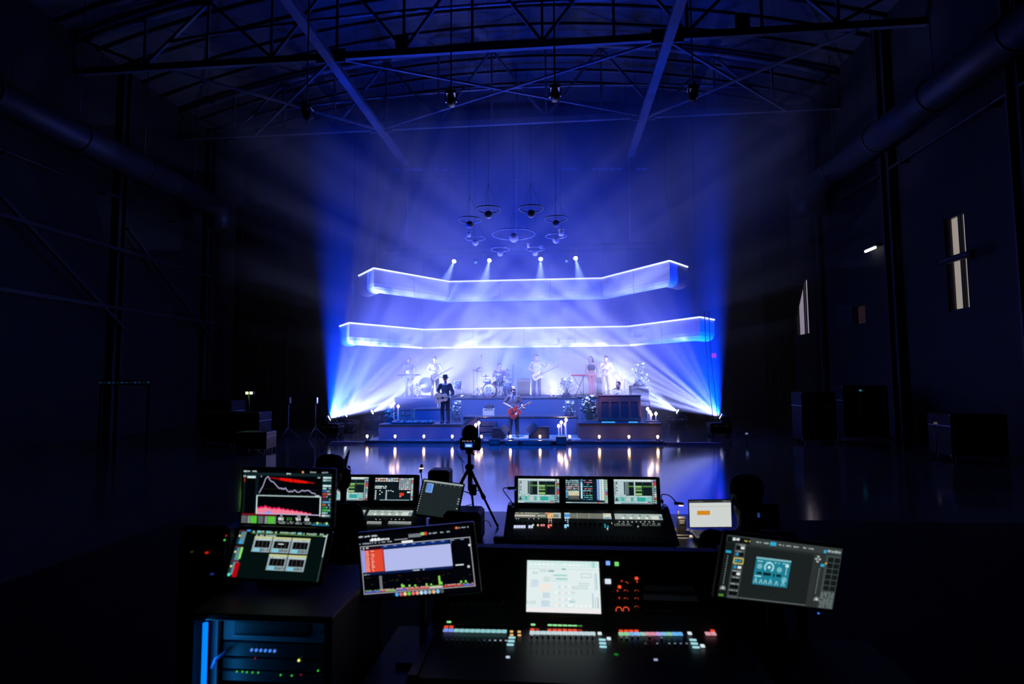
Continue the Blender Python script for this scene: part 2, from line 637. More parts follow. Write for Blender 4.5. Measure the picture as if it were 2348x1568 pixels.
# ducts, pipes, columns and wall bracing
DUCT = M('duct_metal', (0.028, 0.033, 0.04), 0.5, 0.1)
for k, (x, y1) in enumerate(((-16.5, 24.8), (11.4, 25.6))):
    t = thing('air_duct', ['round air duct along the left wall turning down', 'round air duct along the right wall turning down'][k], 'duct', (x, y1, 10.7), 'air ducts')
    MB().cyl((x, 9.0, 10.7), (x, y1, 10.7), 0.5, n=20).build('duct_run', DUCT, t)
    MB().cyl((x, y1 + 0.1, 10.95), (x, y1 + 0.1, 9.6), 0.52, 0.45, n=20).build('duct_elbow', DUCT, t)
    for y in range(11, 25, 3):
        MB().torus((0, 0, 0), 0.51, 0.035, 24, 5, m=Matrix.Translation((x, y, 10.7)) @ Matrix.Rotation(PI / 2, 4, 'X')).build('duct_collar', DUCT, t)
        MB().cyl((x, y, 11.2), (x, y, min(15.6, roof_z(x) - 0.3)), 0.02, n=6).build('hanger', WSTEEL, t)
for k, x in enumerate((XL + 0.25, XR - 0.25)):
    t = thing('wall_pipe', ['thin pipe high on the left wall', 'thin pipe high on the right wall'][k], 'pipe', (x, 18, 9.85), 'wall pipes')
    MB().cyl((x, 9, 9.85), (x, 24.5, 9.85), 0.06, n=8).build('pipe_run', DUCT, t)
    for y in (12, 16, 20, 24):
        MB().box((x + (0.1 if k else -0.1), y, 9.85), (0.34, 0.06, 0.2)).build('pipe_clip', WSTEEL, t)
for s, xw in (('left', XL + 0.24), ('right', XR - 0.24)):
    for k, y in enumerate((15.2, 20.9, 26.6)):
        c = MB().box((xw, y, 7.7), (0.12, 0.42, 15.4))
        c.box((xw + (0.14 if s == 'left' else -0.14), y, 7.7), (0.16, 0.06, 15.4))
        tag(c.build('steel_column', WSTEEL), '%s steel column along the %s wall, counted from the camera' % (ORD[k], s), 'column', 'wall columns')
    if s == 'right':
        continue
    for k, (a, b2) in enumerate((((20.9, 8.6), (26.6, 4.4)), ((15.2, 8.6), (20.9, 4.4)))):
        xx = xw + (0.3 if s == 'left' else -0.3)
        tag(MB().bar((xx, a[0], a[1]), (xx, b2[0], b2[1]), 0.12).build('wall_brace', WSTEEL),
            'diagonal brace on the %s wall, %s bay from the stage' % (s, ORD[k]), 'brace', 'wall braces')
    for k, z in enumerate((5.2, 7.6)):
        xx = xw + (0.34 if s == 'left' else -0.34)
        tag(MB().box((xx, 18.0, z), (0.1, 18.4, 0.14)).build('wall_rail', WSTEEL),
            '%s horizontal rail on the %s wall' % (('lower', 'upper')[k], s), 'rail', 'wall rails')
# fluorescent lamp on the right wall
t = thing('wall_lamp', 'short white fluorescent lamp glowing on right wall', 'lamp', (XR - 0.25, 22.26, 7.17))
MB().box((XR - 0.13, 22.26, 7.29), (0.26, 0.9, 0.1), 0.02).build('lamp_housing', WSTEEL, t)
MB().cyl((XR - 0.22, 21.92, 7.19), (XR - 0.22, 22.6, 7.19), 0.05, n=10).build('lamp_tube', glow('tube_white', (255, 255, 255), 3.0), t)
# floodlight bracket in front of the near window
t = thing('floodlight', 'dark floodlight on bracket across the tall grey window', 'floodlight', (XR - 0.45, 17.4, 5.77))
MB().bar((XR, 17.3, 5.8), (XR - 0.4, 17.3, 5.8), 0.06).build('bracket', BLACK, t)
MB().box((XR - 0.45, 17.4, 5.77), (0.2, 1.3, 0.18), 0.04).build('housing', BLACK, t)
MB().box((XR - 0.5, 16.72, 5.78), (0.12, 0.05, 0.16), 0.01).build('end_cap', WSTEEL, t)
MB().box((XR - 0.5, 18.08, 5.78), (0.12, 0.05, 0.16), 0.01).build('end_cap', WSTEEL, t)
# black leg curtains beside the stage
for k, (x, w2) in enumerate(((-15.4, 3.0), (10.5, 1.4))):
    m = MB()
    n = 40
    front, back = [], []
    for i in range(n + 1):
        xx = x - w2 / 2 + w2 * i / n
        yy = 26.9 + 0.07 * math.sin(i * 1.9) + 0.03 * math.sin(i * 0.7)
        front.append((xx, yy))
        back.append((xx, yy + 0.03))
    m.prism(front + back[::-1], 0.02, 11.5)
    tag(m.build('leg_curtain', MATTE), ['tall black pleated curtain left of the stage', 'tall black pleated curtain right of the stage'][k], 'curtain', 'leg curtains')
# exit sign, green emergency unit
t = thing('exit_sign', 'small red illuminated exit sign right of the stage', 'sign', (*P(1637, 818, 26.4).xy, 0))
c = P(1637, 815, 26.4)
t.location = c
MB().box(c + Vector((0, 0.04, 0)), (0.26, 0.06, 0.26), 0.01).build('sign_box', BLACK, t)
MB().box(c, (0.21, 0.03, 0.21), 0.005).build('sign_face', glow('exit_red', (190, 8, 48), 1.0), t)
MB().cyl(c + Vector((0, 0.06, 0.1)), Vector((c.x, c.y + 0.06, roof_z(c.x) - 0.02)), 0.008, n=6).build('hanger', BLACK, t)
# side clutter: cases and racks in the dark on both sides of the stage
CASE = M('case_laminate', (0.009, 0.009, 0.011), 0.6)
CASE.node_tree.nodes['Principled BSDF'].inputs['Specular IOR Level'].default_value = 0.1
WOODCASE = M('brown_case', (0.12, 0.05, 0.035), 0.4)


def road_case(loc, size, label, mat=None, group=None):
    t = thing('road_case', label, 'case', loc, group)
    x, y, z = loc
    sx, sy, sz = size
    MB().box((x, y, z + 0.1 + (sz - 0.1) * 0.36), (sx, sy, (sz - 0.1) * 0.7), 0.012).build('case_body', mat or CASE, t)
    MB().box((x, y, z + 0.1 + (sz - 0.1) * 0.86), (sx, sy, (sz - 0.1) * 0.28), 0.012).build('case_lid', mat or CASE, t)
    MB().box((x, y, z + 0.1 + (sz - 0.1) * 0.715), (sx + 0.012, sy + 0.012, 0.03)).build('metal_band', STEEL, t)
    for i in (-1, 1):
        MB().box((x + i * sx * 0.25, y - sy / 2 - 0.012, z + 0.1 + (sz - 0.1) * 0.70), (0.1, 0.02, 0.1), 0.006).build('latch', STEEL, t)
        for j in (-1, 1):
            MB().cyl((x + i * sx * 0.38 - 0.02, y + j * sy * 0.38, z + 0.05), (x + i * sx * 0.38 + 0.02, y + j * sy * 0.38, z + 0.05), 0.05, n=10).build('wheel', RUBBER, t)
        for zz in (z + 0.12, z + sz - 0.03):
            MB().box((x + i * (sx / 2 - 0.02), y - sy / 2 + 0.02, zz), (0.06, 0.06, 0.06), 0.01).build('corner_ball', STEEL, t)
    return t


road_case((-10.9, 18.2, 0), (1.5, 0.8, 1.15), 'tall dark road case left of stage under green lights')
road_case((-9.55, 16.6, 0), (1.0, 0.6, 0.62), 'low brown road case left of the stage floor', WOODCASE)
road_case((-12.6, 19.6, 0), (1.2, 0.9, 1.5), 'large dark road case farthest left beyond the stage')
road_case((8.6, 19.5, 0), (1.1, 0.8, 1.7), 'tall dark road case right of the stage')
road_case((10.6, 20.5, 0), (1.5, 0.9, 1.9), 'large dark road case against the right wall')
road_case((10.9, 15.8, 0), (1.4, 0.9, 1.2), 'dark road case beside the right wall nearest the camera')
# low dark cases that carry the floor lamps
for i, l in enumerate(FLOOR_LAMPS):
    road_case((l[0], l[1] + 0.15, 0), (0.8, 0.6, 0.5), '%s black case under the stage floor lamp, counting from the left front' % ORD[i], None, 'cases under floor lamps')
# green emergency twin lamp on top of the left case
c = P(571, 901, 18.1)
t = thing('twin_lamp', 'small green twin lamp glowing left of stage', 'lamp', (c.x, c.y, 1.15))
MB().cyl((c.x, c.y, 1.152), (c.x, c.y, c.z - 0.06), 0.03, n=8).build('stand', BLACK, t)
MB().box((c.x, c.y + 0.05, c.z), (0.34, 0.08, 0.14), 0.02).build('housing', BLACK, t)
for dx in (-0.075, 0.075):
    MB().box((c.x + dx, c.y, c.z), (0.11, 0.03, 0.095), 0.02).build('lens', glow('green_white', (225, 255, 190), 1.4), t)
ld = bpy.data.lights.new('twin_lamp_glow', 'POINT')
ld.energy = 1.5
ld.color = (0.35, 1.0, 0.15)
ld.shadow_soft_size = 0.06
lo = bpy.data.objects.new('twin_lamp_glow', ld)
COL.objects.link(lo)
lo.location = c + Vector((0, -0.15, 0))
# tall narrow speaker stands catching blue light
for k, px in enumerate((660, 722)):
    b0 = P(px, 1000, 20.5)
    b0.z = 0
    top = P(px, 918, 20.5).z
    t = thing('lamp_stand', ['slim dark lamp stand left of stage nearer the wall', 'slim lamp stand with blue glints left of the stage'][k], 'stand', b0, 'slim stands')
    MB().cyl(b0 + Vector((0, 0, 0.03)), (b0.x, b0.y, top), 0.025, n=8).build('pole', STEEL, t)
    for a in (0.3, 2.4, 4.5):
        MB().cyl(b0 + Vector((0, 0, 0.4)), b0 + Vector((0.4 * math.cos(a), 0.4 * math.sin(a), 0.015)), 0.014, n=6).build('leg', STEEL, t)
    MB().box((b0.x, b0.y, top), (0.16, 0.14, 0.26), 0.02).build('lamp_head', CHROME if k else STEEL, t)
# strip of dim blue status lights at far left
t = thing('status_strip', 'row of dim blue status lights at far left', 'light strip', P(285, 880, 16))
c = P(285, 877, 16)
MB().box(c + Vector((0, 0.05, 0)), (1.75, 0.06, 0.14), 0.01).build('strip_box', MATTE, t)
MB().box((c.x - 0.8, c.y + 0.05, c.z / 2), (0.06, 0.06, c.z)).build('post', MATTE, t)
MB().box((c.x + 0.8, c.y + 0.05, c.z / 2), (0.06, 0.06, c.z)).build('post', MATTE, t)
random.seed(4)
for i in range(12):
    MB().box((c.x - 0.8 + i * 0.145, c.y, c.z), (0.09, 0.02, 0.05), 0.005).build('status_light', glow('status_%d' % (i % 3), [(9, 30, 52), (4, 16, 30), (13, 40, 66)][i % 3], 1.0), t)
# small lights on the dark right side gear
for k, (px, py, Y, c3, lab) in enumerate(((1973, 895, 19.8, (20, 110, 140), 'tiny cyan indicator lamp on right side gear'),
                                          (1712, 994, 19.0, (90, 110, 160), 'tiny pale indicator lamp on floor right of stage'),
                                          (2145, 970, 15.3, (70, 66, 60), 'tiny grey indicator lamp on near right road case'))):
    c = P(px, py, Y)
    t = thing('indicator_lamp', lab, 'indicator', (c.x, c.y, 0))
    MB().cyl((c.x, c.y + 0.03, 0), (c.x, c.y + 0.03, c.z), 0.015, n=6).build('post', BLACK, t)
    MB().box(c, (0.09, 0.03, 0.06), 0.01).build('lens', glow('indicator_%d' % k, c3, 1.0), t)
# ================================================================== the stage set
DECK = M('stage_deck', (0.07, 0.08, 0.10), 0.35, scale=3)
RISER = M('riser_fascia', (0.035, 0.075, 0.17), 0.55, scale=3)
BROWNF = M('brown_fascia', (0.12, 0.07, 0.06), 0.5, scale=3)
FABRIC = M('white_scenic_cloth', (0.55, 0.56, 0.60), 0.75, vary=0.05, scale=2.0)
LEDLINE = glow('led_line', (225, 232, 255), 1.3)
WARM = M('warm_bulb', (0.9, 0.8, 0.6), 0.3, 0, (1.0, 0.60, 0.26), 32.0, sampling='AUTO')
FLAME = M('candle_flame', (0.9, 0.8, 0.6), 0.3, 0, (1.0, 0.62, 0.30), 9.0, sampling='NONE')
WAX = M('candle_wax', (0.75, 0.62, 0.48), 0.5)
RUG = M('pale_rug', (0.42, 0.46, 0.36), 0.9, scale=20)
DZ = 0.12
YF = 18.62


def X(px, py, Y):
    return P(px, py, Y).x


# deck
t = thing('stage_deck', 'low dark stage deck along the reflecting floor', 'stage', (-1.65, YF, 0))
x0, x1 = X(838, 1010, YF), X(1522, 1005, YF)
MB().box(((x0 + x1) / 2, (YF + 27.6) / 2, DZ / 2), (x1 - x0, 27.6 - YF, DZ), 0.01).build('deck_body', DECK, t)
MB().box(((x0 + x1) / 2, YF - 0.012, DZ - 0.02), (x1 - x0, 0.02, 0.03)).build('edge_trim', CHROME, t)
# cable ramps on the floor either side
for k, (a, b2) in enumerate(((757, 836), (1526, 1655))):
    xa, xb = X(a, 1018, YF - 0.1), X(b2, 1015, YF - 0.1)
    t = thing('cable_ramp', ['black cable ramp on the floor left of deck', 'black cable ramp on the floor right of deck'][k], 'cable ramp', ((xa + xb) / 2, YF, 0), 'cable ramps')
    m = MB()
    m.prism([(-0.22, 0.0), (0.22, 0.0), (0.1, 0.07), (-0.1, 0.07)], 0, xb - xa, m=Matrix.Translation((xa, YF, 0.001)) @ Matrix(((0, 0, 1, 0), (1, 0, 0, 0), (0, 1, 0, 0), (0, 0, 0, 1))))
    m.build('ramp_body', RUBBER, t)
    MB().box(((xa + xb) / 2, YF, 0.075), (xb - xa, 0.16, 0.012)).build('ramp_lid', BLACK, t)


def platform(name, label, x0, x1, y0, y1, z0, z1, mat, trim=True):
    t = thing(name, label, 'platform', ((x0 + x1) / 2, y0, z0))
    MB().box(((x0 + x1) / 2, (y0 + y1) / 2, (z0 + z1) / 2 - 0.02), (x1 - x0, y1 - y0, z1 - z0 - 0.04)).build('fascia', mat, t)
    MB().box(((x0 + x1) / 2, (y0 + y1) / 2 - 0.01, z1 - 0.02), (x1 - x0 + 0.02, y1 - y0 + 0.02, 0.04), 0.006).build('deck_top', DECK, t)
    if trim:
        MB().box(((x0 + x1) / 2, y0 - 0.03, z1 - 0.02), (x1 - x0, 0.012, 0.025)).build('edge_trim', CHROME, t)
    return t


ZL, ZM, ZD, ZR = 0.62, 0.79, 1.46, 0.66
platform('left_platform', 'blue lit low platform with effects pedals at stage left side', X(868, 972, 19.3), X(1057, 972, 19.3), 19.3, 21.58, DZ, ZL, RISER)
platform('keyboard_riser', 'blue box riser behind the dark guitarist', X(945, 937, 21.6), X(1036, 937, 21.6), 21.6, 22.9, DZ, 1.05, RISER)
platform('back_riser', 'hazy riser at back left under the percussion', X(905, 912, 23.0), X(1033, 912, 23.0), 23.0, 26.0, DZ, ZD, RISER)
platform('drum_riser', 'wide blue drum riser with light edge at stage centre', X(1036, 912, 22.0), X(1329, 910, 22.0), 22.0, 26.0, DZ, ZD, RISER)
platform('middle_step', 'long step in front of the drum riser', X(1062, 955, 20.8), X(1322, 953, 20.8), 20.8, 21.98, DZ, ZM, RISER)
platform('stair_block', 'dark block covered in flowers beside the piano', X(1324, 908, 20.9), X(1372, 906, 20.9), 20.9, 21.95, DZ, 1.52, RISER)
platform('singer_riser', 'riser under the two standing backing singers', X(1332, 908, 22.02), X(1441, 906, 22.02), 22.02, 26.0, DZ, ZD, RISER)
platform('piano_platform', 'brown fronted platform carrying the upright piano', X(1326, 970, 19.3), X(1517, 968, 19.3), 19.3, 20.88, DZ, ZR, BROWNF)
platform('side_platform', 'dark platform behind the piano platform', X(1375, 960, 20.9), X(1500, 960, 20.9), 20.9, 22.0, DZ, ZR, RISER)
# stairs
xa, xb = X(1096, 990, 20.0), X(1133, 990, 20.0)
t = thing('stage_stairs', 'small brown stairs up to the middle step', 'stairs', ((xa + xb) / 2, 20.0, DZ))
for k in range(3):
    MB().box(((xa + xb) / 2, 20.0 + 0.26 * k + 0.13, DZ + 0.09 + 0.19 * k), (xb - xa, 0.25, 0.035), 0.005).build('tread', BROWNF, t)
    MB().box(((xa + xb) / 2, 20.0 + 0.26 * k + 0.02, DZ + 0.04 + 0.19 * k), (xb - xa - 0.08, 0.02, 0.17)).build('step_riser', BROWNF, t)
for xx in (xa + 0.02, xb - 0.02):
    MB().prism([(20.0, DZ), (20.78, DZ), (20.78, 0.6), (20.5, 0.6), (20.0, 0.2)], 0, 0.03,
               m=Matrix.Translation((xx - 0.015, 0, 0)) @ Matrix(((0, 0, 1, 0), (1, 0, 0, 0), (0, 1, 0, 0), (0, 0, 0, 1)))).build('side_panel', BROWNF, t)
# ramp with pale edge beside the stairs
xa, xb = X(1064, 973, 20.3), X(1094, 960, 20.3)
t = thing('access_ramp', 'sloping brown ramp with pale edge beside the stairs', 'ramp', ((xa + xb) / 2, 20.3, DZ))
MB().prism([(xa, DZ), (xb, DZ), (xb, ZM), (xb - 0.06, ZM), (xa, ZL - 0.05)], -20.75, -20.2, m=Matrix(((1, 0, 0, 0), (0, 0, -1, 0), (0, 1, 0, 0), (0, 0, 0, 1)))).build('ramp_body', BROWNF, t)
MB().bar((xa, 20.18, ZL - 0.02), (xb - 0.05, 20.18, ZM + 0.03), 0.03).build('ramp_edge', CHROME, t)
# rug under the singer
xa, xb = X(1160, 995, 19.7), X(1330, 995, 19.7)
tag(MB().box(((xa + xb) / 2, 19.75, DZ + 0.008), (xb - xa, 1.5, 0.016), 0.006).build('stage_rug', RUG), 'pale green rug on the deck under the lead singer', 'rug')

# ---------------------------------------------------------------- lit fascia beams overhead


def fascia(name, label, plan, z, h):
    pts = [Vector((x, y)) for x, y in plan]
    c = sum(pts, Vector((0, 0))) / len(pts)
    t = thing(name, label, 'light beam', (c.x, c.y, z - h))
    nrm = []
    for i in range(len(pts) - 1):
        d = (pts[i + 1] - pts[i]).normalized()
        nrm.append(Vector((-d.y, d.x)))
    mit = []
    for i in range(len(pts)):
        a = nrm[max(i - 1, 0)]
        b2 = nrm[min(i, len(nrm) - 1)]
        s = (a + b2).normalized()
        mit.append(s / max(0.4, s.dot(b2)))
    prof = [(0.0, 0.0), (0.0, -h + 0.30), (0.03, -h + 0.16), (0.11, -h + 0.06), (0.25, -h), (0.5, -h), (0.5, -h + 0.04), (0.27, -h + 0.05),
            (0.15, -h + 0.1), (0.08, -h + 0.2), (0.06, -h + 0.32), (0.06, 0.0)]
    for i in range(len(pts) - 1):
        L = (pts[i + 1] - pts[i]).length
        n = max(1, round(L / 2.4))
        for k in range(n):
            g = 0.008 / L
            f0, f1 = k / n + (g if k else 0), (k + 1) / n - (g if k < n - 1 else 0)
            vs = []
            for f in (f0, f1):
                p = pts[i].lerp(pts[i + 1], f)
                mm = mit[i].lerp(mit[i + 1], f)
                vs += [(p.x + mm.x * d, p.y + mm.y * d, z + dz) for d, dz in prof]
            q = len(prof)
            fs = [(a, (a + 1) % q, q + (a + 1) % q, q + a) for a in range(q)]
            fs += [tuple(reversed(range(q))), tuple(range(q, 2 * q))]
            MB().add(vs, fs).build('fascia_panel', FABRIC, t)
        a3 = Vector((*pts[i], z + 0.03)) + Vector((*(-nrm[i] * 0.012), 0))
        b3 = Vector((*pts[i + 1], z + 0.03)) + Vector((*(-nrm[i] * 0.012), 0))
        MB().bar(a3, b3, 0.05, 0.06).build('led_strip', LEDLINE, t)
    # suspension wires
    for f in (1, 2, len(pts) - 3, len(pts) - 2):
        p = pts[f] + mit[f] * 0.2
        MB().cyl((p.x, p.y, z), (p.x, p.y, roof_z(p.x) - 0.02), 0.007, n=5).build('suspension_wire', BLACK, t)
    return t


fascia('upper_light_beam', 'upper angled white beam with glowing top edge above stage', [(-8.75, 23.1), (-7.55, 21.6), (-5.1, 25.0), (1.99, 25.0), (4.36, 21.6), (5.35, 22.9)], 6.77, 0.87)
fascia('lower_light_beam', 'lower wider white beam with glowing top edge above band', [(-9.5, 22.9), (-8.55, 21.6), (-6.34, 25.0), (3.13, 25.0), (5.46, 21.6), (6.3, 22.7)], 4.53, 0.84)
# two black cables hanging from the lower beam at right
for k, dx in enumerate((0.0, 0.16)):
    x = X(1618 + 0, 800, 21.3) + dx
    pts = [(x, 21.3, 4.75), (x + 0.01, 21.3, 3.5), (x + 0.06 + 0.02 * k, 21.3, 2.2), (x + 0.16 + 0.03 * k, 21.35, 1.2), (x + 0.22, 21.35, 0.55)]
    tag(MB().tube(pts, 0.014, 5).build('hanging_cable', RUBBER), ['inner of two black cables hanging at the right beam end', 'outer of two black cables hanging at the right beam end'][k], 'cable', 'hanging cables')

# ---------------------------------------------------------------- moving lamps on the floor and on the truss
LENS = glow('beam_lens', (225, 232, 255), 9.0, 'NONE')


def moving_head(pos, aim, label, up=1, lens=LENS, s=1.0, group=None, mat=BLACK, base_z=None):
    """pos is the lens centre; up=1 stands on its base, up=-1 hangs"""
    pos, d = Vector(pos), (Vector(aim) - Vector(pos)).normalized()
    hc = pos - d * 0.16 * s
    bz = base_z if base_z is not None else hc.z - up * 0.30 * s
    t = thing('moving_lamp', label, 'stage lamp', (hc.x, hc.y, bz), group)
    MB().box((hc.x, hc.y, bz + up * 0.05 * s), (0.30 * s, 0.26 * s, 0.10 * s), 0.02 * s).build('base', mat, t)
    if up < 0:
        MB().box((hc.x, hc.y, bz + 0.02), (0.06, 0.40, 0.06), 0.01).build('clamp', mat, t)
    side = d.cross(Vector((0, 0, 1)))
    side = side.normalized() if side.length > 1e-3 else Vector((1, 0, 0))
    for q in (-1, 1):
        a = hc + side * (0.145 * s * q)
        MB().bar((a.x, a.y, bz + up * 0.09 * s), a + Vector((0, 0, up * 0.05 * s)), 0.03 * s, 0.07 * s).build('yoke_arm', mat, t)
    MB().cyl(hc - d * 0.17 * s, hc + d * 0.15 * s, 0.09 * s, 0.125 * s, n=16).build('head', mat, t)
    MB().cyl(hc + d * 0.15 * s, hc + d * 0.158 * s, 0.105 * s, n=16).build('lens', lens, t)
    return t


for i, (l, a) in enumerate(zip(FLOOR_LAMPS, FLOOR_AIM)):
    l2 = Vector(l) - (Vector(a) - Vector(l)).normalized() * 0.03
    moving_head(l2, a, ['bright floor lamp at far left front of the stage', 'bright floor lamp second from the left', 'bright floor lamp third from left near candles',
                        'bright floor lamp at far right front of stage', 'bright floor lamp right of the piano farther back'][i], 1, group='floor beam lamps', base_z=0.5)
# lighting truss
t = thing('lighting_truss', 'dark lighting truss hanging above the upper beam', 'truss', (-2.1, 26.4, 8.4))
for dy in (-0.15, 0.15):
    for dz in (0, 0.3):
        MB().cyl((-8.6, 26.4 + dy, 8.42 + dz), (4.6, 26.4 + dy, 8.42 + dz), 0.025, n=8).build('truss_tube', BLACK, t)
m = MB()
for i in range(22):
    xx = -8.6 + i * 0.6
    m.bar((xx, 26.25, 8.42), (xx + 0.6, 26.25, 8.72), 0.02)
    m.bar((xx, 26.55, 8.72), (xx + 0.6, 26.55, 8.42), 0.02)
    m.bar((xx, 26.25, 8.42), (xx, 26.55, 8.42), 0.02)
o = m.build('truss_lacing', BLACK, t)
o['kind'] = 'stuff'
for x in (-7.5, -2.0, 3.5):
    MB().cyl((x, 26.4, 8.7), (x, 26.4, roof_z(x) - 0.02), 0.012, n=6).build('hoist_chain', STEEL, t)
for i, l in enumerate(HANG_LAMPS):
    aim = Vector(HANG_AIM[i])
    l2 = Vector(l) - (aim - Vector(l)).normalized() * 0.03
    moving_head(l2, aim, '%s small white spot lamp from the left under the lighting truss' % ORD[i], -1, group='hanging spot lamps', base_z=8.4)
for i, (l, a) in enumerate(zip(BACK_FILLS, BACK_AIM)):  # housings and cases for the added upstage fill lamps
    l2 = Vector(l) - (Vector(a) - Vector(l)).normalized() * 0.03
    moving_head(l2, a, '%s added fill lamp from the left, hidden behind the band risers' % ORD[i], 1, group='added upstage fill lamps', base_z=0.95)
    road_case((l[0], l[1] + 0.12, 0), (0.7, 0.5, 0.95), '%s added black case under the upstage fill lamps, counting from the left' % ORD[i], None, 'added cases under fill lamps')
moving_head(Vector(REAR_FILL) - (Vector((-1.6, 23.5, 8)) - Vector(REAR_FILL)).normalized() * 0.03, (-1.6, 23.5, 8), 'added blue fill lamp hidden at the centre behind the band risers', 1, lens=glow('fill_lens', (20, 60, 255), 1.0), base_z=0.95)  # housing for the added rear blue flood
road_case((REAR_FILL[0], REAR_FILL[1] + 0.12, 0), (0.7, 0.5, 0.95), 'added black case under the blue fill lamp behind the band')
for i, (px, py) in enumerate(((1091, 602), (1299, 599))):
    c = P(px, py, 26.3)
    moving_head(c, c + Vector((0.3 - 0.6 * i, -1.0, -1.2)), ['dim spot lamp between the two left bright ones', 'dim spot lamp between the two right bright ones'][i], -1,
                lens=glow('dim_lens', (110, 150, 250), 1.0), s=0.7, group='dim spot lamps', base_z=8.4)
# front lamps hanging from the roof
for i, (l, a) in enumerate(zip(FRONT_LAMPS, FRONT_AIM)):
    d = (Vector(a) - Vector(l)).normalized()
    hc = Vector(l) - d * 0.22
    moving_head(Vector(l) - d * 0.04, a, '%s dark front lamp from the left hanging high in the hall roof' % ORD[i], -1, lens=glow('dim_front', (8, 10, 18), 1.0), group='roof front lamps', base_z=l[2] + 0.4)
    tag(MB().cyl((hc.x, hc.y, l[2] + 0.4), (hc.x, hc.y, roof_z(hc.x) - 0.1), 0.02, n=6).build('drop_rod', BLACK), 'thin rod carrying the %s front lamp from the left' % ORD[i], 'rod', 'drop rods')
# high truss with small blue lamps far above the stage
t = thing('high_truss', 'thin high truss with small blue lamps near the roof', 'truss', (-2.1, 27.2, 12.5))
for dz in (0, 0.35):
    MB().cyl((-9.5, 27.2, 12.4 + dz), (5.5, 27.2, 12.4 + dz), 0.03, n=8).build('truss_tube', BLACK, t)
for i in range(26):
    MB().bar((-9.5 + i * 0.6, 27.2, 12.4), (-9.2 + i * 0.6 if i % 2 else -8.9 + i * 0.6, 27.2, 12.75), 0.02).build('truss_strut', BLACK, t)
for x in (-8.0, -2.0, 4.0):
    MB().cyl((x, 27.2, 12.75), (x, 27.2, roof_z(x) - 0.02), 0.012, n=6).build('hoist_chain', BLACK, t)
for px in (912, 930, 945, 955, 964, 1000, 1020, 1290, 1305, 1318, 1362, 1376, 1390, 1405, 1420, 1465, 1478):
    c = P(px, 389 if px < 1100 else 387, 27.05)
    MB().box(c, (0.22, 0.12, 0.07), 0.01).build('lamp_bar', glow('small_blue', (8, 28, 120), 1.0), t)

# ---------------------------------------------------------------- hanging globes with rings
GLOBE = M('frosted_globe', (0.62, 0.60, 0.66), 0.35, vary=0.04)
RING = M('ring_metal', (0.35, 0.38, 0.45), 0.3, 0.6)
GZ = 7.9
GL = [(1120, 492, 'back left'), (1218, 490, 'back right'), (1077, 515, 'far left'), (1275, 513, 'far right'), (1090, 556, 'left'), (1275, 551, 'right'), (1147, 581, 'front left'), (1227, 580, 'front right')]


def on_z(px, py, z):
    d = ray(px, py)
    return CAM + d * ((z - CAM.z) / d.z)


def globe(px, py, r, R_, label, dz):
    c = on_z(px, py, GZ)
    t = thing('hanging_globe', label, 'globe lamp', (c.x, c.y, GZ), 'globe lamps with rings')
    MB().sph(c, r, 20, 14).build('globe', GLOBE, t)
    MB().torus(c + Vector((0, 0, dz)), R_, 0.022, 40, 6).build('ring', RING, t)
    for a in (0.4, 2.5, 4.6):
        MB().cyl(c + Vector((R_ * math.cos(a), R_ * math.sin(a), dz)), c + Vector((0, 0, dz + 0.9)), 0.004, n=4).build('ring_wire', BLACK, t)
    MB().cyl(c + Vector((0, 0, r * 0.9)), (c.x, c.y, roof_z(c.x) - 0.02), 0.004, n=4).build('cord', BLACK, t)


for px, py, w2 in GL:
    globe(px, py, 0.138, 0.42, 'small %s globe lamp in a thin ring above the stage' % w2, 0.18)
globe(1178, 545, 0.19, 0.86, 'largest globe lamp in a wide ring, centre of its cluster', 0.14)
# pale cylindrical lamps catching light among the globes
PALE = M('pale_lamp_body', (0.75, 0.66, 0.74), 0.5)
for i, (px, py, hh, w2) in enumerate(((1075, 536, 0.24, 0.17), (1287, 533, 0.26, 0.22), (1211, 563, 0.18, 0.1), (1241, 566, 0.14, 0.16))):
    c = on_z(px, py, GZ + 0.25)
    t = thing('pendant_can', ['pale can lamp beside the left globes', 'pale can lamp beside the right globes', 'slim pale can lamp above front right globe', 'short pale can lamp above front right globe'][i], 'lamp', (c.x, c.y, c.z - hh / 2), 'pale can lamps')
    MB().cyl(c - Vector((0, 0, hh / 2)), c + Vector((0, 0, hh / 2)), w2 / 2 * 0.9, w2 / 2, n=16).build('can', PALE, t)
    MB().torus(c + Vector((0, 0, hh / 2 - 0.02)), w2 / 2, 0.018, 20, 5).build('can_rim', PALE, t)
    MB().cyl(c + Vector((0, 0, hh / 2)), (c.x, c.y, roof_z(c.x) - 0.02), 0.004, n=4).build('cord', BLACK, t)

# ---------------------------------------------------------------- footlights along the stage edge
for i, px in enumerate((842, 906, 972, 1037, 1104, 1170, 1238, 1306, 1374, 1442, 1508)):
    c = P(px, 1004 - (px - 842) * 5.0 / 666, YF + 0.1)
    t = thing('footlight', '%s warm footlight bulb from the left along the stage edge' % ORD[i], 'bulb', (c.x, c.y, DZ), 'footlight bulbs')
    b = MB()
    b.lathe([(0.075, 0), (0.07, 0.025), (0.03, 0.04), (0.028, 0.08), (0.0, 0.08)], 14, Matrix.Translation((c.x, c.y, DZ)))
    b.build('lamp_base', BLACK, t)
    z0 = DZ + 0.075
    MB().lathe([(0.018, 0), (0.02, 0.012), (0.036, 0.04), (0.042, 0.065), (0.036, 0.09), (0.018, 0.108), (0.0, 0.112)], 9, Matrix.Translation((c.x, c.y, z0))).build('bulb', WARM, t)


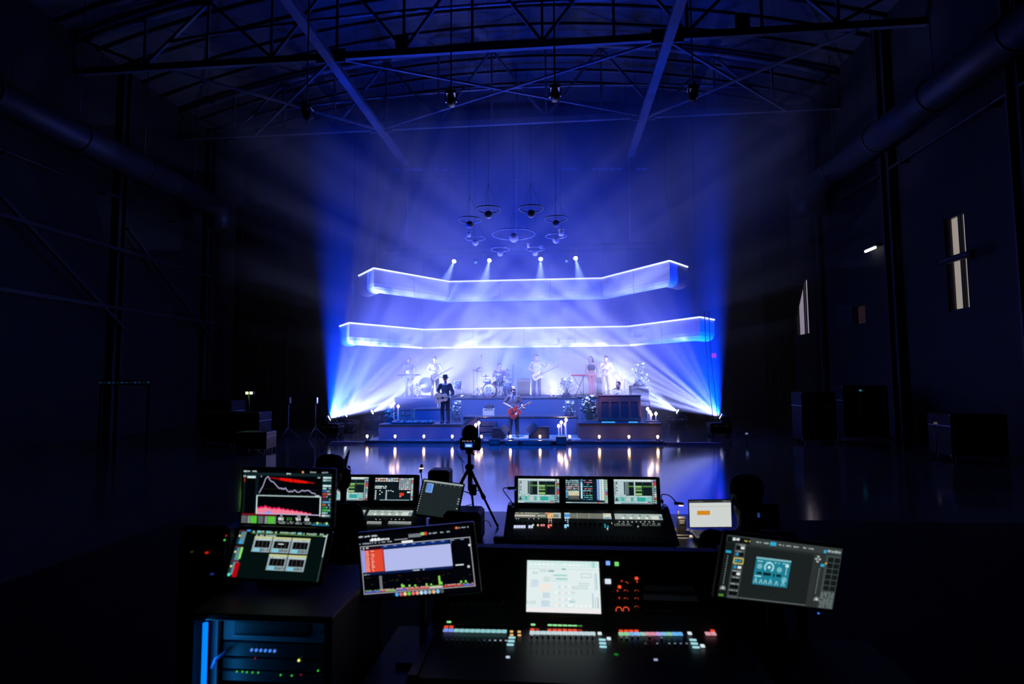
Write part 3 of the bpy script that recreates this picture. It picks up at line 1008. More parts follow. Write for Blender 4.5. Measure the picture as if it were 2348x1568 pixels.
# ---------------------------------------------------------------- candles
def candelabra(label, spots, base_z, Y, group='candle clusters'):
    """spots: pixels of the flames; they stand on base_z"""
    cs = [P(px, py, Y + 0.08 * ((i * 7) % 3 - 1)) for i, (px, py) in enumerate(spots)]
    cx = sum(c.x for c in cs) / len(cs)
    t = thing('candle_cluster', label, 'candles', (cx, Y, base_z), group)
    x0, x1 = min(c.x for c in cs) - 0.1, max(c.x for c in cs) + 0.1
    MB().box(((x0 + x1) / 2, Y, base_z + 0.02), (x1 - x0, 0.36, 0.04), 0.01).build('tray', M('brass', (0.45, 0.3, 0.14), 0.35, 0.8), t)
    for c in cs:
        top = max(c.z - 0.06, base_z + 0.1)
        MB().lathe([(0.04, 0), (0.022, 0.02), (0.022, top - base_z - 0.04), (0.0, top - base_z - 0.035)], 10, Matrix.Translation((c.x, c.y, base_z + 0.04))).build('candle', WAX, t)
        MB().lathe([(0.0, -0.05), (0.035, -0.03), (0.058, 0.01), (0.05, 0.045), (0.02, 0.08), (0.0, 0.09)], 10, Matrix.Translation((c.x, c.y, top + 0.05))).build('flame', FLAME, t)
    return t


candelabra('pair of lit candles beside the stage stairs', [(1091, 975), (1098, 970)], DZ, 19.9)
candelabra('four lit candles on the rug right of the lead singer', [(1281, 977), (1287, 969), (1296, 973), (1298, 963)], DZ + 0.016, 19.55)
candelabra('four lit candles on the platform right of the piano', [(1485, 938), (1490, 945), (1493, 951), (1504, 949)], ZR, 19.9)
candelabra('four raised candles above the piano player', [(1413, 862), (1416, 867), (1422, 856), (1431, 864)], ZD, 23.0)
candelabra('two lit candles by the white bouquet on drum riser', [(1264, 896), (1274, 893)], ZD, 22.25)
candelabra('three lit candles by the wooden crate at far left', [(897, 931), (903, 925), (913, 932)], ZL, 20.9)
candelabra('two lit candles behind the dark guitarist', [(1004, 900), (1010, 901)], 1.05, 22.0)

# ---------------------------------------------------------------- flowers
LEAF = M('flower_leaf', (0.06, 0.12, 0.05), 0.6)
PETAL = M('white_petal', (0.80, 0.80, 0.76), 0.6)
PINKP = M('blush_petal', (0.75, 0.45, 0.45), 0.6)


def bouquet(label, px0, px1, py0, py1, Y, seed, n=90, big=4, base_z=None, petal=None):
    rnd = random.Random(seed)
    a, b2 = P(px0, py1, Y), P(px1, py0, Y)
    cx, z0, z1 = (a.x + b2.x) / 2, a.z, b2.z
    rx = abs(b2.x - a.x) / 2
    if base_z is None:
        base_z = z0
    t = thing('flower_arrangement', label, 'flowers', (cx, Y, base_z), 'flower arrangements')
    MB().lathe([(rx * 0.4 + 0.03, 0), (rx * 0.5 + 0.03, 0.03), (rx * 0.35, 0.14), (rx * 0.4, 0.18), (rx * 0.3, 0.18)], 12, Matrix.Translation((cx, Y, base_z))).build('vase', M('dark_vase', (0.05, 0.05, 0.07), 0.4), t)
    heads = []
    for i in range(n):
        f = rnd.random()
        h = f ** 0.7
        w2 = rx * (1 - 0.55 * h)
        heads.append(Vector((cx + rnd.uniform(-1, 1) * w2, Y + rnd.uniform(-0.5, 0.5) * w2, z0 + 0.12 + h * (z1 - z0 - 0.12))))
    st, lf, pt = MB(), MB(), MB()
    for i, hd in enumerate(heads):
        if i % 3 == 0:
            st.tube([(cx + (hd.x - cx) * 0.1, Y, base_z + 0.12), (cx + (hd.x - cx) * 0.5, (Y + hd.y) / 2, (hd.z + z0) / 2), hd], 0.004, 3)
        d = Vector((rnd.uniform(-1, 1), rnd.uniform(-1, 1), rnd.uniform(-0.3, 1))).normalized()
        p = hd - d * 0.05
        x, y, z, L = frame_to(p, p + d)
        lf.add([p, p + d * 0.05 + x * 0.018, p + d * 0.11, p + d * 0.05 - x * 0.018, p + d * 0.05 + y * 0.006],
               [(0, 1, 4), (1, 2, 4), (2, 3, 4), (3, 0, 4), (0, 3, 2, 1)])
        if i % 2 == 0:
            r = rnd.uniform(0.016, 0.034)
            pt.sph(hd + d * 0.03, (r, r, r * 0.7), 6, 4)
    for nm, mb, mt in (('stems', st, LEAF), ('leaves', lf, LEAF), ('blossoms', pt, petal or PETAL)):
        o = mb.build(nm, mt, t)
        o['kind'] = 'stuff'
    for i in range(big):
        hd = heads[i * 5] if i else Vector((cx - rx * 0.15, Y - 0.1, z1 - 0.07))
        m = MB()
        for k in range(6):
            a2 = k * PI / 3
            m.sph(hd + Vector((0.035 * math.cos(a2), 0.02 * math.sin(a2) - 0.02, 0.025 * math.sin(a2))), (0.035, 0.02, 0.03), 6, 4)
        m.sph(hd + Vector((0, -0.03, 0)), 0.025, 6, 4)
        m.build('flower', petal or PETAL, t)


bouquet('big white bouquet on the drum riser near the keyboard', 1277, 1320, 866, 906, 22.4, 1, 160, 5, ZD)
bouquet('white flowers climbing the dark block left of piano', 1328, 1371, 908, 952, 20.75, 2, 130, 6, DZ)
bouquet('pale flower spray on the middle step right of singer', 1288, 1322, 918, 952, 21.2, 3, 90, 4, ZM)
bouquet('white flower bunch behind the dark guitarist', 1035, 1062, 920, 958, 21.2, 4, 80, 3, ZL)
bouquet('hazy tall flowering plant behind the piano at right', 1440, 1490, 832, 884, 22.62, 5, 130, 4, P(1465, 884, 22.35).z)
bouquet('low flowers beside the wooden crate at far left', 878, 912, 938, 964, 20.4, 6, 90, 3, ZL)

# ---------------------------------------------------------------- backline
AMPW = M('cream_amp', (0.62, 0.58, 0.50), 0.6)
GRILL = M('grille_cloth', (0.06, 0.06, 0.065), 0.85, scale=60, bump=0.3)
WOOD = M('red_wood', (0.26, 0.085, 0.07), 0.35, scale=5)
WOODL = M('light_wood', (0.42, 0.27, 0.16), 0.5, scale=6)


def amp(label, px0, px1, py0, py1, Y, mat, depth=0.3, head=False):
    a, b2 = P(px0, py1, Y), P(px1, py0, Y)
    cx, w2, h = (a.x + b2.x) / 2, b2.x - a.x, b2.z - a.z
    t = thing('guitar_amp', label, 'amplifier', (cx, Y, a.z))
    c = Vector((cx, Y + depth / 2, (a.z + b2.z) / 2))
    MB().box(c, (w2, depth, h), 0.015).build('cabinet', mat, t)
    MB().box((cx, Y - 0.004, c.z - h * 0.08), (w2 * 0.88, 0.01, h * 0.66), 0.003).build('grille', GRILL if mat is not AMPW else M('cream_grille', (0.5, 0.47, 0.42), 0.8), t)
    MB().box((cx, Y - 0.004, b2.z - h * 0.12), (w2 * 0.88, 0.012, h * 0.13), 0.003).build('control_panel', STEEL, t)
    for k in range(5):
        MB().cyl((cx - w2 * 0.3 + k * w2 * 0.15, Y - 0.03, b2.z - h * 0.12), (cx - w2 * 0.3 + k * w2 * 0.15, Y - 0.005, b2.z - h * 0.12), 0.012, n=8).build('knob', BLACK, t)
    MB().tube([(cx - 0.08, Y + depth / 2, b2.z), (cx - 0.06, Y + depth / 2, b2.z + 0.03), (cx + 0.06, Y + depth / 2, b2.z + 0.03), (cx + 0.08, Y + depth / 2, b2.z)], 0.008, 5).build('handle', BLACK, t)
    return t


amp('cream guitar amplifier on the step behind the lead singer', 1107, 1133, 937, 954.5, 21.1, AMPW)
amp('small dark amplifier head on top of the cream amplifier', 1112, 1130, 928, 937, 21.1, BLACK, 0.25)
amp('dark bass cabinet behind the bass player', 1186, 1216, 868, 908, 25.2, BLACK, 0.4)
amp('dark speaker cabinet behind the backing singers', 1368, 1382, 866, 908, 25.0, BLACK, 0.4)
# stack of dark cabinets under the tall plant
for k, (a, b2, c, d) in enumerate(((1444, 1491, 918, 986), (1446, 1488, 884, 918))):
    amp(['lower dark cabinet of the stack right of the piano', 'upper dark cabinet of the stack right of the piano'][k], a, b2, c, d, 22.35 - 0.0 * k, M('purple_black', (0.05, 0.04, 0.07), 0.7), 0.5)
# wooden crate at left
a, b2 = P(917, 965, 20.6), P(944, 939, 20.6)
t = thing('wooden_crate', 'open reddish wooden crate on the left platform', 'crate', ((a.x + b2.x) / 2, 20.6, ZL))
for k, z in enumerate((ZL + 0.03, (ZL + b2.z) / 2, b2.z - 0.03)):
    for yy in (20.6, 21.0):
        MB().box(((a.x + b2.x) / 2, yy, z), (b2.x - a.x, 0.025, 0.05), 0.004).build('slat', WOOD, t)
for xx in (a.x, b2.x):
    for yy in (20.6, 21.0):
        MB().box((xx, yy, (ZL + b2.z) / 2), (0.04, 0.04, b2.z - ZL), 0.004).build('corner_post', WOODL, t)
MB().bar((b2.x, 20.57, b2.z), (b2.x + 0.14, 20.57, ZL), 0.03).build('brace', WOODL, t)
MB().bar((a.x, 20.62, ZL + 0.03), (b2.x, 20.62, b2.z - 0.03), 0.025).build('brace', WOODL, t)
# pedal board on the left platform
xa, xb = X(898, 970, 19.5), X(992, 970, 19.5)
t = thing('pedal_board', 'long board of effects pedals on the left platform', 'pedal board', ((xa + xb) / 2, 19.55, ZL))
MB().box(((xa + xb) / 2, 19.6, ZL + 0.025), (xb - xa, 0.42, 0.05), 0.008).build('board', BLACK, t)
rnd = random.Random(9)
PEDM = [M('pedal_%d' % i, c, 0.35, 0.3) for i, c in enumerate(((0.5, 0.55, 0.6), (0.1, 0.3, 0.45), (0.55, 0.5, 0.4), (0.15, 0.15, 0.2)))]
for i in range(11):
    for j in range(2):
        x = xa + 0.07 + (xb - xa - 0.14) * i / 10
        hh = rnd.uniform(0.035, 0.07)
        p = MB().box((x, 19.48 + 0.2 * j, ZL + 0.05 + hh / 2), (0.085, 0.13, hh), 0.008).build('pedal', PEDM[(i + j * 2) % 4], t)
        MB().cyl((x, 19.46 + 0.2 * j, ZL + 0.05 + hh), (x, 19.46 + 0.2 * j, ZL + 0.065 + hh), 0.012, n=8).build('footswitch', CHROME, p)
# upright piano, back to the audience
a, b2 = P(1373, 968, 20.0), P(1469, 907, 20.0)
t = thing('upright_piano', 'reddish upright piano with panelled back facing the hall', 'piano', ((a.x + b2.x) / 2, 20.0, ZR))
cx, w2, h = (a.x + b2.x) / 2, b2.x - a.x, b2.z - ZR
MB().box((cx, 20.32, ZR + h / 2), (w2, 0.58, h - 0.04), 0.01).build('case', WOOD, t)
MB().box((cx, 20.3, b2.z), (w2 + 0.06, 0.68, 0.035), 0.01).build('lid', WOOD, t)
MB().box((cx, 20.0, ZR + h * 0.86), (w2 * 0.97, 0.04, h * 0.2), 0.008).build('top_rail', WOOD, t)
MB().box((cx, 20.0, ZR + h * 0.08), (w2 * 0.97, 0.04, h * 0.12), 0.008).build('bottom_rail', WOOD, t)
for k in range(5):
    MB().box((cx - w2 * 0.46 + k * w2 * 0.23, 20.0, ZR + h * 0.45), (0.09, 0.05, h * 0.66), 0.008).build('back_post', WOOD, t)
for k in range(4):
    MB().box((cx - w2 * 0.345 + k * w2 * 0.23, 20.02, ZR + h * 0.45), (w2 * 0.18, 0.015, h * 0.64)).build('back_panel', M('dark_panel', (0.05, 0.03, 0.05), 0.6), t)
MB().box((cx, 20.78, ZR + h * 0.62), (w2 * 0.94, 0.36, 0.06), 0.01).build('key_bed', WOOD, t)
for q in (-1, 1):
    MB().box((cx + q * w2 * 0.46, 20.85, ZR + h * 0.3), (0.07, 0.09, h * 0.58), 0.01).build('front_leg', WOOD, t)
# slim teal light bars below the piano
TEAL = glow('teal_bar', (60, 160, 215), 1.2)
for k, (pa, pb) in enumerate(((1380, 1411), (1442, 1463))):
    p0, p1 = P(pa, 969.5, 19.4), P(pb, 968.5, 19.4)
    tag(MB().box(((p0.x + p1.x) / 2, 19.5, ZR + 0.02), (p1.x - p0.x, 0.06, 0.035), 0.006).build('light_bar', TEAL), ['longer teal light bar below the piano', 'shorter teal light bar below the piano'][k], 'light bar', 'teal light bars')
# microphone stand helper


def mic_stand(label, foot, height, mic, boom_from=None):
    foot = Vector(foot)
    t = thing('microphone_stand', label, 'mic stand', foot, 'microphone stands')
    MB().lathe([(0.14, 0), (0.14, 0.015), (0.02, 0.03), (0.0, 0.03)], 14, Matrix.Translation(foot)).build('base', BLACK, t)
    top = foot + Vector((0, 0, height))
    MB().cyl(foot + Vector((0, 0, 0.02)), top, 0.010, n=8).build('pole', BLACK, t)
    mic = Vector(mic)
    MB().cyl(top + (top - mic) * 0.25, mic, 0.008, n=6).build('boom', STEEL, t)
    d = (mic - top).normalized()
    mo = MB().cyl(mic, mic + d * 0.14, 0.014, 0.02, n=8).build('microphone', BLACK, t)
    MB().sph(mic + d * 0.16, 0.03, 8, 6).build('mic_grille', CHROME, mo)
    return t


# electronic keyboard on stand (red) near the singer
a, b2 = P(1316, 862, 23.0), P(1338, 859, 23.0)
t = thing('keyboard', 'small red keyboard on a folding stand', 'keyboard', ((a.x + b2.x) / 2, 23.0, ZD))
cx = (a.x + b2.x) / 2
zt = a.z
MB().box((cx, 23.1, zt + 0.03), (0.62, 0.28, 0.07), 0.012).build('keyboard_body', M('red_lacquer', (0.5, 0.05, 0.06), 0.3), t)
MB().box((cx, 23.02, zt + 0.068), (0.54, 0.12, 0.01)).build('keys', M('ivory', (0.7, 0.7, 0.66), 0.4), t)
for q in (-1, 1):
    MB().bar((cx - 0.22 * q, 23.0, zt), (cx + 0.16 * q, 23.0, ZD), 0.025).build('stand_leg', BLACK, t)
    MB().bar((cx - 0.22 * q, 23.25, zt), (cx + 0.16 * q, 23.25, ZD), 0.025).build('stand_leg', BLACK, t)


# stage monitor wedges and small boxes at the front edge
def wedge(label, px0, px1, py0, Y, flip, zb=DZ, mat=BLACK):
    xa, xb = X(px0, 990, Y), X(px1, 990, Y)
    zt = P((px0 + px1) / 2, py0, Y).z
    t = thing('stage_monitor', label, 'monitor speaker', ((xa + xb) / 2, Y, zb), 'wedge monitors')
    prof = [(xa, zb), (xb, zb), (xb, zt), (xa + (xb - xa) * 0.45, zt), (xa, zb + 0.12)]
    if flip:
        prof = [(xa + xb - x, z) for x, z in prof][::-1]
    mm = Matrix(((1, 0, 0, 0), (0, 0, -1, 0), (0, 1, 0, 0), (0, 0, 0, 1)))
    MB().prism(prof, -(Y + 0.5), -Y, m=mm).build('cabinet', mat, t)
    q = [(xa + 0.03, zb + 0.13), (xa + (xb - xa) * 0.43, zt - 0.02)]
    if flip:
        q = [(xa + xb - x, z) for x, z in q]
    MB().bar((q[0][0], Y + 0.25, q[0][1] + 0.03), (q[1][0], Y + 0.25, q[1][1] + 0.03), 0.02, 0.42).build('grille', GRILL, t)
    MB().box(((xa + xb) / 2 + (0.1 if not flip else -0.1), Y - 0.005, (zb + zt) / 2), (0.14, 0.02, 0.05), 0.004).build('handle_cup', RUBBER, t)


wedge('wedge monitor left of the lead singer', 1128, 1158, 982, 19.15, True)
wedge('wedge monitor right of the lead singer', 1212, 1259, 979, 19.1, False)


def front_box(label, px0, px1, py0, py1, Y):
    a, b2 = P(px0, py1, Y), P(px1, py0, Y)
    zb = 0.0 if Y < YF else DZ
    t = thing('floor_box', label, 'box', ((a.x + b2.x) / 2, Y, zb), 'floor boxes')
    MB().box(((a.x + b2.x) / 2, Y + 0.15, (zb + b2.z) / 2), (b2.x - a.x, 0.3, b2.z - zb), 0.012).build('box_body', BLACK, t)
    MB().box(((a.x + b2.x) / 2, Y - 0.004, (zb + b2.z) / 2), ((b2.x - a.x) * 0.86, 0.012, (b2.z - zb) * 0.7), 0.004).build('box_front', GRILL, t)
    MB().box(((a.x + b2.x) / 2, Y + 0.02, b2.z - 0.004), ((b2.x - a.x) * 0.98, 0.02, 0.012)).build('edge_trim', STEEL, t)


front_box('black fill speaker at stage edge right of tripod camera', 1121, 1146, 1007, 1020, 18.3)
front_box('low flat black box before the lead singer', 1157, 1190, 1011, 1020, 18.3)
front_box('longer flat black box right of the lead singer', 1192, 1268, 1011, 1020, 18.3)
front_box('black fill speaker below the four rug candles', 1275, 1299, 1002, 1016, 18.35)
# ================================================================== people
SKIN = M('skin', (0.55, 0.36, 0.27), 0.5, vary=0.06)
HAIRD = M('dark_hair', (0.02, 0.015, 0.013), 0.6)
EYED = M('eye_dark', (0.01, 0.01, 0.01), 0.2)
LIPS = M('lips', (0.35, 0.15, 0.13), 0.5)


def cloth(name, rgb):
    return M(name, rgb, 0.85, scale=14, vary=0.18, bump=0.15)


REST = dict(pelvis=(0, 0, 0.96), chest=(0, 0.01, 1.27), neck=(0, 0.01, 1.47), head=(0, -0.01, 1.655),
            shL=(-0.185, 0.01, 1.42), shR=(0.185, 0.01, 1.42), elL=(-0.25, 0.04, 1.15), elR=(0.25, 0.04, 1.15),
            wrL=(-0.25, -0.06, 0.93), wrR=(0.25, -0.06, 0.93), hiL=(-0.09, 0, 0.93), hiR=(0.09, 0, 0.93),
            knL=(-0.11, -0.02, 0.51), knR=(0.11, -0.02, 0.51), anL=(-0.12, 0.02, 0.09), anR=(0.12, 0.02, 0.09))


def hand(mb, wr, d, side, nrm, curl):
    """palm along d, fingers spread along side, curling towards nrm"""
    d, side, nrm = d.normalized(), side.normalized(), nrm.normalized()
    for k in (-1, -0.33, 0.33, 1):
        mb.cap(wr + side * (0.010 * k), wr + d * 0.085 + side * (0.028 * k), 0.017, 0.013, 8)
    for k, L in ((-1, 0.066), (-0.33, 0.08), (0.33, 0.076), (1, 0.058)):
        p0 = wr + d * 0.088 + side * (0.029 * k)
        a = curl
        p1 = p0 + (d * math.cos(a * 0.6) + nrm * math.sin(a * 0.6)) * L * 0.5
        p2 = p1 + (d * math.cos(a * 1.6) + nrm * math.sin(a * 1.6)) * L * 0.5
        mb.cap(p0, p1, 0.0105, 0.0095, 8)
        mb.cap(p1, p2, 0.0095, 0.0085, 8)
    t0 = wr + d * 0.03 - side * 0.03
    t1 = t0 + (d * 0.5 - side * 0.7 + nrm * 0.3 * curl).normalized() * 0.045
    t2 = t1 + (d * 0.85 - side * 0.2 + nrm * 0.5 * curl).normalized() * 0.035
    mb.cap(t0, t1, 0.014, 0.011, 8)
    mb.cap(t1, t2, 0.011, 0.009, 8)


def fuse(o, voxel, it=4):
    r = o.modifiers.new('fuse', 'REMESH')
    r.mode = 'VOXEL'
    r.voxel_size = voxel
    r.use_smooth_shade = True
    s = o.modifiers.new('soften', 'SMOOTH')
    s.factor = 0.5
    s.iterations = it


def person(label, foot, face=0.0, pose=None, height=1.78, shirt=None, trousers=None, sleeve='short', hair='short', hair_mat=None, hat=None,
           shoes=None, head_yaw=0.0, head_tilt=0.0, curlL=0.9, curlR=0.9, features=True, beard=None, voxel=0.012, skin=None, crop=False):
    s = height / 1.78
    J = {k: Vector(v) for k, v in REST.items()}
    for k, v in (pose or {}).items():
        J[k] = Vector(v)
    W = Matrix.Translation(Vector(foot)) @ Matrix.Rotation(face, 4, 'Z') @ Matrix.Scale(s, 4)
    J = {k: W @ v for k, v in J.items()}
    fx, fy = (W.to_3x3() @ Vector((1, 0, 0))).normalized(), (W.to_3x3() @ Vector((0, 1, 0))).normalized()
    t = thing('person', label, 'person', foot)
    b = MB()
    up = (J['neck'] - J['pelvis']).normalized()
    yv = (fy - up * fy.dot(up)).normalized()
    xv = yv.cross(up)
    T3 = Matrix((xv, yv, up)).transposed().to_4x4()

    def ell(mb, c, r, R=None):
        mb.sph((0, 0, 0), [q * s for q in r], 14, 10, m=Matrix.Translation(c) @ (R or T3))

    # head
    H = J['head']
    up_h = (H - J['neck']).normalized()
    yh = (fy - up_h * fy.dot(up_h)).normalized()
    RH = Matrix((yh.cross(up_h), yh, up_h)).transposed().to_4x4() @ Matrix.Rotation(head_yaw, 4, 'Z') @ Matrix.Rotation(head_tilt, 4, 'Y')

    def hp(x, y, z):
        return H + (RH.to_3x3() @ Vector((x, y, z))) * s

    b.sph((0, 0, 0), (0.077 * s, 0.095 * s, 0.108 * s), 14, 10, m=Matrix.Translation(hp(0, 0.012, 0.018)) @ RH)
    b.sph((0, 0, 0), (0.060 * s, 0.066 * s, 0.075 * s), 12, 8, m=Matrix.Translation(hp(0, -0.028, -0.055)) @ RH)
    b.cap(hp(0, -0.085, 0.012), hp(0, -0.107, -0.022), 0.010 * s, 0.015 * s, 8)
    b.cap(hp(-0.04, -0.078, 0.03), hp(0.04, -0.078, 0.03), 0.016 * s, 0.016 * s, 8)
    b.cap(hp(-0.018, -0.085, -0.115), hp(0.018, -0.085, -0.115), 0.018 * s, 0.018 * s, 8)
    for q in (-1, 1):
        b.sph((0, 0, 0), (0.013 * s, 0.02 * s, 0.032 * s), 8, 6, m=Matrix.Translation(hp(0.078 * q, 0.012, -0.008)) @ RH)
    b.cap(J['neck'] - up * 0.03 * s, hp(0, 0.02, -0.06), 0.058 * s, 0.052 * s)
    # trunk
    ell(b, J['chest'], (0.155, 0.105, 0.19))
    mid = (J['chest'] + J['pelvis']) / 2
    ell(b, mid, (0.135, 0.098, 0.16))
    ell(b, J['pelvis'] - up * 0.02 * s, (0.15, 0.11, 0.12))
    for q in 'LR':
        b.cap(J['neck'] - up * 0.03 * s, J['sh' + q], 0.055 * s, 0.062 * s)
        b.cap(J['sh' + q], J['el' + q], 0.055 * s, 0.041 * s)
        b.cap(J['el' + q], J['wr' + q], 0.040 * s, 0.027 * s)
        b.cap(J['hi' + q], J['kn' + q], 0.088 * s, 0.057 * s)
        b.cap(J['kn' + q], J['an' + q], 0.056 * s, 0.036 * s)
        d = (J['wr' + q] - J['el' + q]).normalized()
        sd = d.cross(Vector((0, 0, 1)) if abs(d.z) < 0.8 else fy)
        sd = sd.normalized()
        nr = -sd.cross(d)
        if abs(d.z) >= 0.8:
            sd = -fy
            nr = fx * (1 if q == 'L' else -1)
        elif nr.dot(fy) < -0.1:
            nr = -nr
        hand(b, J['wr' + q], d, sd, nr, curlL if q == 'L' else curlR)
        toe = J['an' + q] + (-fy * 0.16 + Vector((0, 0, -0.045))) * s
        b.cap(J['an' + q] + Vector((0, 0, -0.03)) * s, toe, 0.035 * s, 0.03 * s)
    fuse(b.build('body', skin or SKIN, t), voxel * s)
    # clothing
    if shirt is not None:
        c = MB()
        ell(c, J['chest'], (0.172, 0.122, 0.195))
        if not crop:
            ell(c, mid, (0.158, 0.118, 0.18))
            ell(c, J['pelvis'] + up * 0.03 * s, (0.165, 0.125, 0.12))
        for q in 'LR':
            e = J['el' + q]
            if sleeve != 'none':
                c.cap(J['neck'] - up * 0.06 * s, J['sh' + q], 0.05 * s, 0.073 * s)
                end = J['sh' + q].lerp(e, 0.75 if sleeve == 'short' else 1.0)
                c.cap(J['sh' + q], end, 0.072 * s, 0.064 * s)
                if sleeve == 'long':
                    c.cap(e, e.lerp(J['wr' + q], 0.95), 0.062 * s, 0.046 * s)
            else:
                c.cap(J['neck'] - up * 0.08 * s - (J['neck'] - J['sh' + q]) * 0.35, J['chest'], 0.035 * s, 0.06 * s)
        fuse(c.build('shirt', shirt, t), voxel * 1.2 * s)
    if trousers is not None:
        c = MB()
        ell(c, J['pelvis'] - up * 0.02 * s, (0.167, 0.127, 0.125))
        for q in 'LR':
            c.cap(J['hi' + q], J['kn' + q], 0.103 * s, 0.078 * s)
            c.cap(J['kn' + q], J['an' + q].lerp(J['kn' + q], 0.06), 0.077 * s, 0.066 * s)
        fuse(c.build('trousers', trousers, t), voxel * 1.2 * s)
    for q in 'LR':
        a = J['an' + q]
        m = MB()
        m.cap(a + (fy * 0.045 + Vector((0, 0, -0.045))) * s, a + (-fy * 0.16 + Vector((0, 0, -0.05))) * s, 0.043 * s, 0.038 * s)
        m.cap(a + Vector((0, 0, 0.0)) * s, a + Vector((0, 0, -0.04)) * s, 0.047 * s, 0.047 * s)
        m.build('shoe', shoes or M('dark_shoe', (0.02, 0.02, 0.022), 0.5), t)
    # hair, hat, face
    hm = hair_mat or HAIRD
    if hair:
        m = MB()
        m.sph((0, 0, 0), (0.084 * s, 0.098 * s, 0.104 * s), 16, 10, m=Matrix.Translation(hp(0, 0.026, 0.034)) @ RH)
        if hair == 'long':
            for x in (-0.062, -0.02, 0.02, 0.062):
                m.cap(hp(x, 0.07, 0.02), hp(x * 1.4, 0.075, -0.30), 0.042 * s, 0.03 * s)
            for q in (-1, 1):
                m.cap(hp(0.07 * q, 0.02, 0.03), hp(0.1 * q, 0.0, -0.26), 0.03 * s, 0.022 * s)
        o = m.build('hair', hm, t)
        fuse(o, 0.014 * s, 2)
    if beard:
        m = MB()
        m.sph((0, 0, 0), (0.064 * s, 0.05 * s, 0.06 * s), 12, 8, m=Matrix.Translation(hp(0, -0.052, -0.085)) @ RH)
        m.build('beard', beard, t)
    if hat:
        kind, hmat = hat
        mm = Matrix.Translation(hp(0, 0.015, 0.06)) @ RH @ Matrix.Scale(s, 4)
        if kind == 'cap':
            ho = MB().lathe([(0.091, -0.03), (0.094, 0.0), (0.093, 0.03), (0.083, 0.06), (0.055, 0.082), (0.0, 0.09)], 18, mm).build('cap', hmat, t)
            pts = [(-0.075, -0.06), (-0.06, -0.13), (-0.025, -0.165), (0.025, -0.165), (0.06, -0.13), (0.075, -0.06)]
            MB().prism(pts[::-1], 0.002, 0.012, mm).build('visor', hmat, ho)
        else:
            ho = MB().lathe([(0.088, 0.0), (0.092, 0.03), (0.085, 0.085), (0.05, 0.1), (0.0, 0.1)], 18, mm).build('hat_crown', hmat, t)
            MB().lathe([(0.088, 0.0), (0.15, -0.012), (0.152, -0.004), (0.09, 0.012)], 20, mm).build('hat_brim', hmat, ho)
    if features:
        for q in (-1, 1):
            MB().sph(hp(0.032 * q, -0.079, 0.004), 0.0125 * s, 8, 6).build('eye', EYED, t)
        MB().cap(hp(-0.022, -0.095, -0.07), hp(0.022, -0.095, -0.07), 0.007 * s, 0.007 * s, 6).build('mouth', LIPS, t)
    return t


# ================================================================== instruments


def outline(kind):
    if kind == 'acoustic':
        h = [(-0.245, 0.0), (-0.24, 0.09), (-0.205, 0.17), (-0.13, 0.2), (-0.06, 0.18), (0.0, 0.135), (0.05, 0.122), (0.11, 0.14), (0.17, 0.143), (0.215, 0.11), (0.235, 0.05), (0.24, 0.0)]
    elif kind == 'hollow':
        h = [(-0.25, 0.0), (-0.245, 0.09), (-0.21, 0.175), (-0.13, 0.205), (-0.06, 0.19), (0.0, 0.15), (0.05, 0.14), (0.11, 0.155), (0.17, 0.16), (0.21, 0.13), (0.205, 0.085), (0.165, 0.05), (0.14, 0.028)]
    else:
        h = [(-0.22, 0.0), (-0.21, 0.1), (-0.16, 0.155), (-0.09, 0.155), (-0.02, 0.115), (0.05, 0.115), (0.12, 0.15), (0.19, 0.15), (0.2, 0.11), (0.14, 0.07), (0.1, 0.03)]
    pts = h + [(x, -y) for x, y in h[::-1] if y > 0]
    # one pass of corner cutting for a round outline
    for _ in range(2):
        q = []
        for i in range(len(pts)):
            a, b2 = Vector(pts[i]), Vector(pts[(i + 1) % len(pts)])
            q += [tuple(a.lerp(b2, 0.25)), tuple(a.lerp(b2, 0.75))]
        pts = q
    return pts


